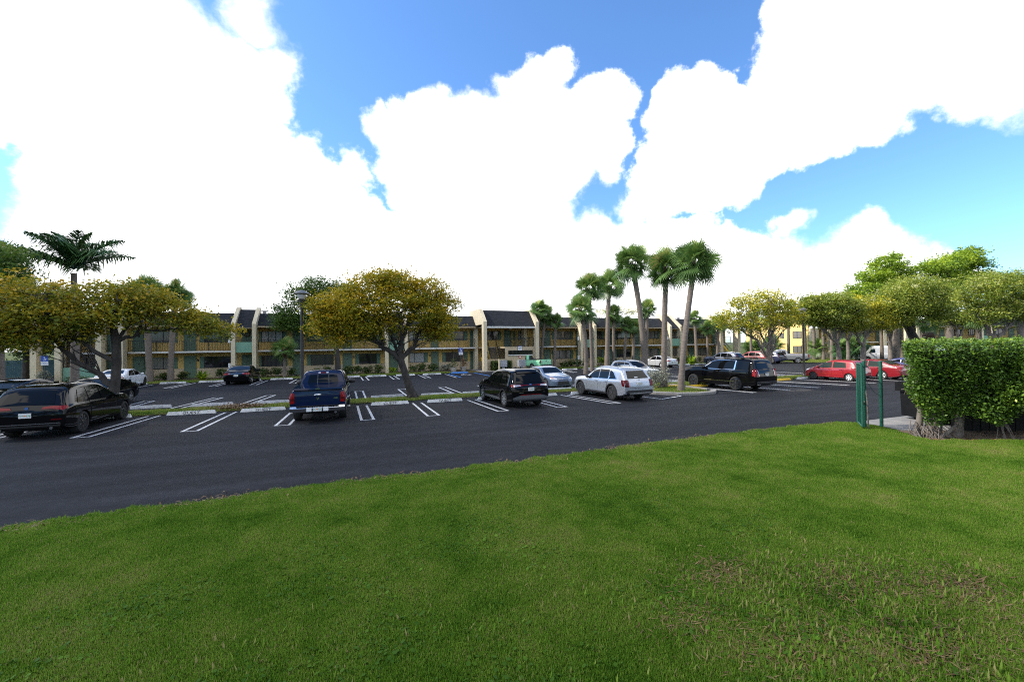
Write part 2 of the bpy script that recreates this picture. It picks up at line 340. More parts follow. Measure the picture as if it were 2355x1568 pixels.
sheet('motel_lawn', jag([(-34,44.35),(9.6,44.2),(10,44.0),(13.2,44.0)], .4, .07, 5)+[(13.4,50.2),(-34,50.2)], .02, M['strip'])
sheet('motel_lawn', jag([(21.2,44.1),(56.5,44.1)], .4, .07, 6)+[(56.5,50.2),(21.2,50.2)], .02, M['strip'])
sheet('flower_bed', [(-18.6,46.9),(13.2,46.7),(13.3,49.4),(-18.6,49.4)], .026, M['soil'])
sheet('flower_bed', [(21.4,46.6),(50,46.8),(50,49.4),(21.4,49.4)], .026, M['soil'])
sheet('walkway', [(13.2,43.9),(21.3,43.9),(21.3,50.3),(13.2,50.3)], .028, M['concrete'])
sheet('walkway', [(-4.75,44.1),(-3.6,44.1),(-3.6,50.2),(-4.75,50.2)], .034, M['concrete'])
# kerbed island with two palms
isl = [(15.75,23.2),(15.75,20.9),(16.1,19.6),(16.9,18.75),(18,18.35),(19.2,18.45),(20.0,19.1),(20.3,20.2),(20.4,23.2)]
b = MB()
inn = [(x+(18.05-x)*.10, min(y+.2, 23.2)) for x, y in isl]
n = len(isl)
for i in range(n-1):
    a, c, d, e = isl[i], isl[i+1], inn[i+1], inn[i]
    b.add([(a[0],a[1],0),(c[0],c[1],0),(c[0],c[1],.13),(a[0],a[1],.13),(e[0],e[1],.15),(d[0],d[1],.15),(e[0],e[1],.05),(d[0],d[1],.05)], [(0,1,2,3),(3,2,5,4),(4,5,7,6)])
tag(b.build('island_kerb', M['concrete']), kind='structure')
sheet('island', inn, .06, M['strip'])
# painted stall lines
b = MB()
def line(p, q, wd=.10, z=.005, mi=0):
    (x0, y0), (x1, y1) = p, q; L = math.hypot(x1-x0, y1-y0); nx, ny = -(y1-y0)/L*wd/2, (x1-x0)/L*wd/2
    b.add([(x0-nx,y0-ny,z),(x0+nx,y0+ny,z),(x1+nx,y1+ny,z),(x1-nx,y1-ny,z)], [(0,3,2,1)], mi)
def pair(xa, ya, xb, yb, g=.46, close=True):
    line((xa, ya), (xb, yb)); line((xa+g, ya-.03), (xb+g*.92, yb))
    if close: line((xa-.05, ya+.0), (xa+g+.05, ya-.03), .07, .006)
for xa, ya, xb, yb in ((-11.45,18.5,-11.0,23),(-8.55,18.44,-8.1,22.93),(-5.46,18.13,-5.2,22.7),(-2.55,18.0,-2.37,22.45),(.46,17.9,.39,22.3),(3.04,17.79,3.02,22.1),(6.08,17.73,5.85,22.0),(8.94,17.67,8.84,21.9),(11.85,17.65,11.26,21.85)):
    pair(xa, ya, xb, yb)
line((15.05,17.91),(14.45,22.0)); line((15.0,17.9),(16.9,18.55), .1)
for xa, ya, xb, yb in ((21.45,17.89,20.6,22),(24.3,17.95,23.4,22.2),(27.11,18.06,26.0,22.2),(30.15,18.25,28.7,22.3),(33.17,18.39,31.86,22.7),(36.35,18.6,35.2,22.7),(39.4,18.7,38.3,22.7),(42.4,18.8,41.4,22.7)):
    line((xa, ya), (xb, yb), .11); line((xa+.26, ya), (xb+.26, yb), .11)
for xf, xn in ((-13.5,-13.7),(-10.6,-10.75),(-7.35,-8.1),(-4.64,-5.24),(-2.1,-2.4),(.39,.43),(3.1,3.15),(5.83,5.92),(8.6,8.75),(11.5,11.7),(14.3,14.5),(20.1,20.4),(23,23.3),(25.9,26.2),(28.8,29.1),(31.8,32.1),(34.7,35),(37.7,38)):
    line((xf, 29.6), (xn, 25.4)); line((xf+.46, 29.55), (xn+.46, 25.35)); line((xf-.05, 29.6), (xf+.5, 29.56), .07, .006)
for xa, xb in ((-15.5,-15.3),(-12.69,-12.45),(-9.92,-9.75),(-7.2,-7.1),(-4.47,-4.37),(-1.7,-1.65),(1.16,1.08),(3.69,3.68),(6.43,6.45)):
    pair(xa, 38.6, xb, 43.2)
line((9.05,37.8),(9.1,43), .1); line((9.45,37.7),(9.45,43), .13, .005, 1); line((12.35,38.3),(12.3,43.6), .16, .005, 1)
for i in range(6): line((12.5+i*.5,38.3+i*.2),(14.4+i*.35,43.2), .09)
for xa, xb in ((21.2,22.1),(24.2,24.9),(27.2,27.9),(30.2,30.8),(33.2,33.8),(36.3,36.8),(39.3,39.8),(42.4,42.8),(45.5,45.9)):
    line((xa, 38.2), (xb, 43)); line((xa+.4, 38.2), (xb+.4, 43))
# accessible-bay wheelchair figure on the tarmac
for k in range(14):
    a, c = 2*math.pi*k/16+.6, 2*math.pi*(k+1)/16+.6
    line((10.75+.42*math.cos(a), 41.0+.55*math.sin(a)), (10.75+.42*math.cos(c), 41.0+.55*math.sin(c)), .12)
line((10.75,41.3),(10.72,42.0), .14); line((10.75,41.4),(11.15,41.4), .12); line((11.15,41.4),(11.3,40.7), .12)
tag(b.build('stall_lines', [M['paint'], M['bluepaint']]), kind='structure')

M['stain'] = mat('brown_stain', (.030,.024,.019), (.019,.018,.018), rough=.85, scale=1.6, w1=.4, w2=.6)
for cx_, cy_, a_, c_, sd_ in ((24.9,18.0,1.5,.8,31),(7.6,19.2,.5,.7,32),(-1.0,19.6,.4,.8,33)):
    q_ = random.Random(sd_); sheet('stain', [(cx_+a_*math.cos(k*.349)*q_.uniform(.7,1.15), cy_+c_*math.sin(k*.349)*q_.uniform(.7,1.15)) for k in range(18)], .003, M['stain'])
# ---------------------------------------------------------------- wheel stops
def stop_mesh(m, L=1.83):
    b = MB(); h = L/2
    b.prism([(-.085,0),(.085,0),(.055,.135),(-.03,.135)], 'x', -h, h)
    for i, (x, y, z) in enumerate(b.v):                     # chamfered ends
        if z > .1: b.v[i] = (x*(h-.05)/h, y, z)
    return b.build('wheel_stop', m, None, False)
TILT = math.atan2(.135, .055)
def wheel_stop(x, y, rz, m, label, cat='wheel stop', group='concrete wheel stops', txt=None, size=.17):
    o = stop_mesh(m); o.location = (x, y, 0); o.rotation_euler = (0, 0, rz); tag(o, label, cat, group)
    if txt:
        Mx = Matrix.Translation((0, -.0655, .068)) @ Matrix.Rotation(TILT, 4, 'X') @ Matrix.Scale(1.25, 4, (1,0,0))
        textmesh('lettering', txt, size, M['black'], o, Mx, ext=.002)
    return o
G1 = 'white wheel stops lettered GUEST'
for x, y, r, l in ((-9.6,22.95,0,'white GUEST wheel stop hidden under the nose of the near black SUV at far left'),
    (-6.5,22.83,-.04,'white GUEST wheel stop facing an empty bay just right of the near black SUV'),
    (-3.67,22.56,.01,'white GUEST wheel stop in the empty bay just left of the dark blue pickup'),
    (-.85,22.5,0,'white GUEST wheel stop in front of the dark blue pickup'),
    (1.92,22.18,-.05,'white GUEST wheel stop in the bay right of the dark blue pickup'),
    (4.65,22.0,-.03,'white GUEST wheel stop left of the black SUV with silver wheels'),
    (7.3,21.95,0,'white GUEST wheel stop in front of the black SUV with silver wheels'),
    (10.1,21.85,-.03,'white GUEST wheel stop between the black and the silver SUVs'),
    (12.9,21.95,.02,'white GUEST wheel stop under the nose of the silver SUV')):
    wheel_stop(x, y, r, M['stopwhite'], l, group=G1, txt='GUEST')
G2 = 'worn grey wheel stops along the far side of the median strip'
for x, y, r, l in ((-9.15,26.05,-.06,'worn grey wheel stop just right of the front wheel of the near black SUV'),
    (-6.45,25.7,-.03,'worn grey wheel stop behind the leaf pile on the median strip'),
    (-3.65,25.45,-.06,'worn grey wheel stop showing left of the dark blue pickup'),
    (-.8,25.35,0,'worn grey wheel stop hidden in front of the dark blue pickup'),
    (2.05,25.3,.08,'worn grey wheel stop partly behind the leaning tree trunk'),
    (4.8,24.98,-.05,'worn grey wheel stop just right of the leaning tree trunk'),
    (7.2,24.8,0,'worn grey wheel stop half hidden behind the black SUV with silver wheels'),
    (12.4,24.3,-.04,'worn pale wheel stop in front of the blue grey sedan'),
    (18.4,24.6,0,'worn grey wheel stop in front of the grey blue compact SUV'),
    (22.0,24.85,0,'worn grey wheel stop left of the large black SUV with roof bars'),
    (33.2,25.5,.1,'short pale wheel stop left of the lamp post beside the red hatchback'),
    (30.9,25.35,.05,'pale wheel stop just right of the large black SUV with roof bars')):
    wheel_stop(x, y, r, M['stopold'], l, group=G2)
G3 = 'white wheel stops lettered RESIDENT along the motel'
for x, y, r, l in ((-16.4,43.7,0,'white RESIDENT wheel stop in front of the white sedan'),
    (-13.7,43.6,0,'white RESIDENT wheel stop just right of the white sedan'),
    (-11.0,43.6,.03,'white RESIDENT wheel stop just left of the parked black sedan by the motel'),
    (-8.2,43.7,0,'white RESIDENT wheel stop in front of the black sedan by the motel'),
    (-5.65,43.7,0,'white RESIDENT wheel stop left of the tall black lamp post'),
    (-2.9,43.6,0,'white RESIDENT wheel stop behind the cab of the dark blue pickup'),
    (.1,43.5,0,'white RESIDENT wheel stop just right of the mirrors of the two dark cars'),
    (2.5,43.1,-.02,'white RESIDENT wheel stop left of the leaning tree trunk by the motel bed'),
    (5.2,42.95,-.04,'white RESIDENT wheel stop crossed by the leaning tree trunk'),
    (7.8,42.95,0,'white RESIDENT wheel stop next to the blue accessible bay'),
    (23.2,42.7,-.1,'white RESIDENT wheel stop right of the mint green pickup'),
    (26.4,43.0,0,'white RESIDENT wheel stop behind the two slim palm trunks'),
    (40.3,43.65,0,'white wheel stop by the motel right of the old silver sedan'),
    (43.1,43.7,0,'white wheel stop second to the right of the old silver sedan')):
    wheel_stop(x, y, r, M['stopwhite'], l, group=G3, txt='RESIDENT', size=.15)
wheel_stop(10.8, 43.65, -.03, M['bluepaint'], 'bright blue wheel stop of the accessible bay by the motel', group=None)
for x, y, r, l in ((16.7,22.4,0,'yellow wheel stop left of the pale shrub on the palm island'), (19.3,22.35,.0,'yellow wheel stop between the two tall palms of the kerbed island'), (21.2,21.85,0,'yellow wheel stop in front of the large black SUV with roof bars'), (30.2,22.65,.12,'yellow wheel stop between the large black SUV and the red hatchback')):
    wheel_stop(x, y, r, M['yellowpaint'], l, group='yellow wheel stops')
wheel_stop(33.0, 22.9, 0, M['stopwhite'], 'white wheel stop at the nose of the red hatchback')

# ---------------------------------------------------------------- motel wings
def rail_mesh(b, x0, x1, y, z0, z1, post=2.0, sp=.13):
    b.box(x0, x1, y-.02, y+.02, z1-.04, z1); b.box(x0, x1, y-.015, y+.015, z0+.06, z0+.09)
    n = int((x1-x0)/sp)
    for i in range(n+1):
        x = x0+(x1-x0)*i/max(n, 1); b.box(x-.011, x+.011, y-.011, y+.011, z0+.09, z1-.04)
    n = max(1, round((x1-x0)/post))
    for i in range(n+1):
        x = x0+(x1-x0)*i/n; b.box(x-.025, x+.025, y-.025, y+.025, z0, z1+.01)
def window(par, x0, x1, z0, z1, y, mt, mul=(.3,)):
    b = MB(); t = .05
    for q in ((x0, x1, z0, z0+t), (x0, x1, z1-t, z1), (x0, x0+t, z0+t, z1-t), (x1-t, x1, z0+t, z1-t)): b.box(q[0], q[1], y-.065, y-.0, q[2], q[3])
    for k in mul:
        x = x0+(x1-x0)*k; b.box(x-.025, x+.025, y-.06, y-.001, z0+t, z1-t)
    f = b.build('window', M['frame'], par)
    MB().box(x0+t, x1-t, y-.03, y-.002, z0+t, z1-t).build('pane', mt, f)
    return f
def door(par, x0, x1, z0, z1, y):
    d = MB().box(x0, x1, y-.05, y-.001, z0, z1).build('door', M['door'], par)
    b = MB(); b.box(x0-.07, x0-.002, y-.07, y-.002, z0, z1); b.box(x1+.002, x1+.07, y-.07, y-.002, z0, z1); b.box(x0-.07, x1+.07, y-.07, y-.002, z1+.002, z1+.07)
    b.build('door_frame', M['door'], d)
    MB().ball((x1-.1, y-.08, z0+.98), .035, 8).build('handle', M['chrome'], d)
    MB().box((x0+x1)/2-.06, (x0+x1)/2+.06, y-.062, y-.051, z0+1.45, z0+1.53).build('number_plate', M['black'], d)
    return d
PANES = ['glass', 'blinddark', 'blind', 'blinddark', 'glass', 'blind']
def facade(par, items, skip_lower=False, seed=3):
    q = random.Random(seed)
    for it in items:
        k, x0, x1 = it[:3]; fl = it[3] if len(it) > 3 else 'b'
        for lo in (0, 1):
            if (fl == 'l' and lo == 1) or (fl == 'u' and lo == 0): continue
            zb = .04 if lo == 0 else 2.65
            if k == 'd': door(par, x0, x1, zb, 2.12 if lo == 0 else 4.60, 0)
            if k == 'w': window(par, x0, x1, .98 if lo == 0 else 3.49, 2.10 if lo == 0 else 4.58, 0, M[it[4] if len(it) > 4 else q.choice(PANES)], mul=q.choice([(.33,.67),(.35,),(.62,),(.3,.7)]))
            if k == 's': MB().box(x0, x1, -.05, -.001, .98 if lo == 0 else 3.49, 2.1 if lo == 0 else 4.58).build('shutter', M['shutter'], par)
def fin(par, x, t=.17, name='fin_wall'):
    b = MB(); b.prism([(-2.5,0),(-2.5,5.2),(-.15,6.98),(.45,6.98),(.45,6.1),(-1.75,5.02),(-1.75,0)], 'x', x-t, x+t)
    return b.build(name, M['cream'], par)
def bay(par, x0, x1, rail=True, roof=True):
    """front of one straight run: gallery slab, railing, mansard roof"""
    MB().box(x0, x1, -1.55, -.003, 2.50, 2.648).build('gallery_slab', M['white'], par)
    if rail:
        b = MB(); rail_mesh(b, x0+.02, x1-.02, -1.45, 2.65, 3.68); b.build('railing', M['rail'], par)
    if roof:
        MB().prism([(-1.85,5.03),(-.38,6.36),(-.12,6.36),(-1.55,5.03)], 'x', x0, x1).build('roof', M['shingle'], par)
        MB().box(x0, x1, -1.84, -1.76, 4.90, 5.028).build('fascia', M['beige'], par)
        MB().box(x0, x1, -1.755, -.003, 4.965, 5.025).build('soffit', M['beige'], par)
def recess(par, x0, x1, it):
    """narrow bay between a pair of fins with a mint balcony panel"""
    MB().box(x0, x1, -2.25, -.003, 2.49, 2.646).build('gallery_slab', M['yellow'], par)
    MB().box(x0, x1, -2.33, -2.22, 2.45, 3.45).build('balcony_panel', M['panel'], par)
    b = MB(); rail_mesh(b, x0, x1, -2.27, 3.36, 3.68, 1, .2); b.build('railing', M['rail'], par)
    MB().prism([(-2.35,4.84),(-.10,6.76),(.2,6.76),(-2.0,4.84)], 'x', x0, x1).build('roof', M['shingle'], par)
    MB().box(x0, x1, -2.3, -.003, 4.78, 4.836).build('soffit', M['beige'], par)
    MB().box(x0, x1, -.10, -.001, 4.836, 6.7).build('upper_wall', M['cream'], par)
    facade(par, it)
def walls(par, x0, x1, y1=16):
    MB().box(x0, x1, .002, .2, 0, .97).build('lower_wall', M['beige'], par)
    MB().box(x0, x1, 0, .2, .972, 5.02).build('wall', M['yellow'], par)
    b = MB(); b.box(x0, x1, y1-.2, y1, 0, 6.3); b.box(x0, x1, -.11, y1-.2, 6.05, 6.30); b.build('flat_roof', M['flatroof'], par)
    for x in (x0, x1-.2): MB().box(x, x+.2, .21, y1-.21, 0, 6.04).build('end_wall', M['yellow'], par)
A = thing('motel_wing', 'long two storey yellow motel wing with dark shingle roof behind the parking lot', 'motel', (0,50,0))
walls(A, -23.0, 54.3)
# left end stair
for x, t in ((-24.5,.2),(-22.95,.2)): MB().box(x-t, x+t, -2.5, -1.7, 0, 6.2).build('pillar', M['cream'], A)
MB().box(-24.7, -22.75, -2.5, -.2, 6.205, 6.6).build('stair_roof', M['cream'], A)
MB().box(-23.4, -23.22, -1.6, 2, 0, 5.6).build('side_wall', M['yellow'], A)
for x in (-20.25,-18.75): fin(A, x, .2)
MB().box(-22.7, -20.5, -2.3, -2.15, 0, 1.38).build('stair_wall', M['panel'], A)
b = MB(); rail_mesh(b, -22.7, -20.5, -2.22, 1.38, 2.62, 1.1, .11); b.build('railing', M['rail'], A)
def flight(par, x0, x1, y0, y1, z0, z1, n=12, along='y', rails=True):
    b = MB()
    for i in range(n):
        t0, t1 = i/n, (i+1)/n; z = z0+(z1-z0)*t1
        if along == 'y': b.box(x0, x1, y0+(y1-y0)*t0, y0+(y1-y0)*t1+.03, z-.06, z)
        else: b.box(x0+(x1-x0)*t0, x0+(x1-x0)*t1+.03, y0, y1, z-.06, z)
    b.build('stair_flight', M['stair'], par)
    b = MB()
    if along == 'y':
        for x in (x0-.06, x1): b.prism([(y0, z0-.1), (y1, z1-.1), (y1, z1+.22), (y0, z0+.22)], 'x', x, x+.06)
    else:
        for y in (y0-.06, y1): b.prism([(x0, z0-.1), (x1, z1-.1), (x1, z1+.22), (x0, z0+.22)], 'y', y, y+.06)
    b.build('stair_stringer', M['stairyellow'], par)
    if rails:
        b = MB()
        for k in (0, 1):
            P = (lambda t, h: ((x0 if k == 0 else x1), y0+(y1-y0)*t, z0+(z1-z0)*t+h)) if along == 'y' else (lambda t, h: (x0+(x1-x0)*t, (y0 if k == 0 else y1), z0+(z1-z0)*t+h))
            b.tube([P(0, .95), P(1, .95)], .03, 6)
            for i in range(13): b.tube([P(i/12, .1), P(i/12, .95)], .014, 4)
        b.build('stair_railing', M['rail'], par)
flight(A, -21.7, -20.7, -1.2, -.2, .1, 2.6)
bay(A, -22.8, -18.95, rail=True, roof=True)
facade(A, [('w',-22.3,-21.2,'b','glass'),('d',-20.6,-19.8)])
bay(A, -18.55, -10.42)
facade(A, [('d',-19.3+.6,-18.5+.6),('s',-17.95,-17.6),('w',-17.6,-15.75,'b','blind'),('s',-15.75,-15.35),('d',-14.75,-13.9),('s',-13.55,-13.2),('w',-13.2,-10.95,'b','glass')], seed=5)
fin(A, -10.24); fin(A, -8.5); recess(A, -10.06, -8.68, [('d',-9.95,-9.1)])
bay(A, -8.32, 3.65)
facade(A, [('s',-8.5,-8.3),('w',-8.28,-6.35,'u','blindpale'),('w',-8.28,-6.35,'l','blinddark'),('s',-6.35,-5.95),('d',-5.35,-4.6),('s',-4.1,-3.72),('w',-3.72,-1.5,'b','blinddark'),('d',-.5,.33),('s',.68,1.08),('w',1.08,2.95,'b','glass'),('s',2.95,3.3)], seed=6)
fin(A, 3.83); fin(A, 5.86); recess(A, 4.01, 5.68, [('d',4.35,5.15)])
bay(A, 6.04, 13.9)
facade(A, [('w',6.45,8.2,'b','blindpale'),('s',8.2,8.6),('d',9.05,9.8),('s',10.3,10.68),('w',10.68,12.95,'b','blinddark'),('s',12.95,13.35),('d',13.75,14.45)], seed=8)
# central stair tower
FIN = [(-4.7,0),(-4.7,5.5),(-3.0,7.05),(1.2,7.0),(1.2,6.4),(-.4,5.2),(-.4,0),(-1.1,0),(-1.1,5.2),(-4.05,5.2),(-4.05,0)]
for x in (14.15, 20.45): MB().prism(FIN, 'x', x-.2, x+.2).build('fin_wall', M['cream'], A)
MB().prism([(-4.55,4.98),(-2.72,6.9),(-2.4,6.9),(-4.2,4.98)], 'x', 14.36, 20.24).build('roof', M['shingle'], A)
MB().box(14.36, 20.24, -4.58, -4.5, 4.78, 4.976).build('fascia', M['white'], A)
MB().box(14.36, 20.24, -4.49, -.005, 4.9, 4.974).build('soffit', M['beige'], A)
MB().box(14.36, 20.24, -2.7, 1.1, 6.6, 6.88).build('tower_roof', M['flatroof'], A)
MB().box(14.36, 16.62, -4.25, -4.1, 0, 1.28).build('stair_wall', M['beige'], A)
MB().box(16.62, 20.24, -4.25, -4.05, 0, 2.64).build('tower_wall', M['beige'], A)
MB().box(16.6, 20.25, -4.05, -.01, 2.5, 2.655).build('gallery_slab', M['beige'], A)
MB().box(14.36, 16.59, -1.55, -.01, 2.5, 2.655).build('gallery_slab', M['beige'], A)
b = MB(); rail_mesh(b, 14.4, 16.58, -4.18, 1.28, 2.5, 1.1, .12); b.build('railing', M['rail'], A)
b = MB(); rail_mesh(b, 16.7, 20.2, -4.1, 2.66, 3.72, 1.2, .13); b.build('railing', M['rail'], A)
flight(A, 15.35, 16.4, -3.3, -1.6, .3, 2.6, 10)
flight(A, 14.5, 15.1, -3.9, -1.9, .05, 1.25, 7, rails=False)
f = window(A, 17.0, 20.0, 1.74, 2.24, -4.25, M['glass'], (.34,.67))
MB().box(16.98, 20.02, -4.34, -4.252, 1.64, 1.735).build('window_sill', M['white'], f)
MB().box(18.2, 18.66, -4.30, -4.252, 2.22, 2.68).build('plaque', M['signwhite'], A)
b = MB(); b.box(18.16, 18.7, -4.29, -4.253, 2.18, 2.215); b.box(18.16, 18.7, -4.29, -4.253, 2.685, 2.72); b.box(18.16,18.195,-4.29,-4.253,2.216,2.684); b.box(18.665,18.7,-4.29,-4.253,2.216,2.684); b.build('plaque_border', M['signblue'], A)
for zz, tx in ((2.52,'BLDG'), (2.36,'22')): textmesh('plaque_lettering', tx, .15, M['black'], A, Matrix.Translation((18.43,-4.303,zz)) @ Matrix.Rotation(R(90), 4, 'X'))
b = MB(); b.lathe([(.17,0),(.17,.02)], 8, (18.43,-4.275,1.47), 'y', 0); b.build('round_sign', M['signred'], A)
b = MB(); b.lathe([(.10,0),(.10,.01)], 12, (18.43,-4.29,1.47), 'y', 0); b.build('round_sign_face', M['signwhite'], A)
MB().box(17.3, 17.55, -4.0, -3.8, 4.7, 4.89).build('security_lamp', M['signwhite'], A)
facade(A, [('w',15.2,17.3,'u','glass'),('s',17.3,17.65,'u'),('d',18.1,18.9,'u'),('s',19.2,19.55,'u'),('w',19.9,20.9,'u','blindpale')])
# right half
bay(A, 20.66, 27.4)
facade(A, [('s',22.5,22.85),('d',23.5,24.35),('s',24.65,24.98),('w',25.0,27.3,'b','blind'),('s',27.3,27.7),('d',28.2,28.9)], seed=9)
fin(A, 27.6); fin(A, 29.6); recess(A, 27.78, 29.42, [('w',29.7,30.9,'b','blinddark')])
bay(A, 29.78, 41.5)
facade(A, [('w',31.2,32.1,'b','blinddark'),('s',32.1,32.45),('d',33.25,33.95),('s',34.1,34.45),('w',34.45,36.8,'b','glass'),('d',37.5,38.2),('s',38.8,39.15),('w',39.5,41.5,'b','blind'),('s',41.5,41.8),('d',42.3,43.0)], seed=10)
fin(A, 41.7); fin(A, 43.5); recess(A, 41.88, 43.32, [('w',44.1,45.3,'b','blind')])
bay(A, 43.68, 50.5)
facade(A, [('d',47.1,47.95),('s',48.3,48.65),('w',48.7,50.5,'b','blind'),('s',50.5,50.95),('d',51.6,52.4),('w',53.0,54.0,'b','glass')], seed=11)
for x in (50.7, 54.1): MB().prism([(-2.7,0),(-2.7,5.3),(-.4,6.98),(.6,6.98),(.6,6.1),(-1.8,5.05),(-1.8,0)], 'x', x-.28, x+.28).build('fin_wall', M['cream'], A)
bay(A, 50.99, 53.8)
flight(A, 51.1, 53.0, -2.3, -1.7, 2.5, .8, 8, 'x')
for x, h in ((-8.2,.35),(-14.5,.25),(30.8,.3),(46.5,.3)): MB().lathe([(.18,0),(.18,h),(.28,h),(.28,h+.12)], 10, (x, 1.4, 6.31)).build('roof_vent', M['flatroof'], A)
for x in (2.9, 6.4): pass
# second wing across the end of the lot
WR = -HEAD
Bw = thing('motel_wing', 'second yellow motel wing standing at an angle behind the trees on the right', 'motel', (72.6,49.6,0), WR)
MB().box(0, 75, .002, .2, 0, .97).build('lower_wall', M['beige'], Bw)
MB().box(0, 75, 0, .2, .972, 5.02).build('wall', M['yellow'], Bw)
MB().box(-.2, 75, -.11, 19, 6.05, 6.3).build('flat_roof', M['flatroof'], Bw)
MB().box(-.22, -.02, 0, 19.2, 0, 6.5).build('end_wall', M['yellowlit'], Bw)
def endwin(y0, y1, z0, z1):
    b = MB(); t = .06
    for q in ((y0, y1, z0, z0+t), (y0, y1, z1-t, z1), (y0, y0+t, z0+t, z1-t), (y1-t, y1, z0+t, z1-t), ((y0+y1)/2-.03, (y0+y1)/2+.03, z0+t, z1-t)): b.box(-.29, -.222, q[0], q[1], q[2], q[3])
    f = b.build('window', M['frame'], Bw); MB().box(-.25, -.224, y0+t, y1-t, z0+t, z1-t).build('pane', M['blind'], f)
for y0, y1 in ((1.6,3.9),): endwin(y0, y1, 3.4, 4.6); endwin(y0, y1, .85, 2.05)
endwin(6.4, 7.4, 3.45, 4.4); endwin(9.4, 10.4, 3.75, 4.4)
fin2 = []
for x in (1.9, 10.6, 14.2, 16.0, 26.4, 28.2, 40.6, 42.4, 54, 55.8): fin(Bw, x, .22)
b = MB(); b.box(-.15, .35, -1.7, -.01, 0, 5.0); b.build('pillar', M['cream'], Bw)
bay(Bw, .4, 1.66); bay(Bw, 2.14, 10.36); bay(Bw, 10.84, 13.96); bay(Bw, 16.24, 26.16); bay(Bw, 28.44, 40.36); bay(Bw, 42.64, 53.76); bay(Bw, 56, 74)
recess(Bw, 14.44, 15.76, [('d',14.6,15.4)]); recess(Bw, 26.64, 27.96, [('w',26.8,27.8)]); recess(Bw, 40.84, 42.16, [('d',41,41.8)])
facade(Bw, [('w',.5,1.5,'u'),('d',4.0,4.9),('d',5.2,6.1),('w',7.0,9.2),('s',9.2,9.6),('d',11.2,12),('w',12.4,13.6),('d',16.8,17.6),('s',18.1,18.5),('w',18.5,21.0,'b','glass'),('s',21.0,21.4),('d',21.9,22.6),('s',23,23.4),('w',23.4,25.4,'b','glass'),('s',25.4,25.8),
  ('d',28.9,29.7),('s',30.1,30.5),('w',30.5,32.6,'b','glass'),('s',32.6,33),('d',33.6,34.4),('w',35.4,37.5),('d',38.4,39.2),('d',43.2,44),('w',45,47),('d',48.4,49.2),('w',50.2,52.2),('d',56.6,57.4),('w',58.6,60.8),('d',62,62.8),('w',64,66)], seed=12)
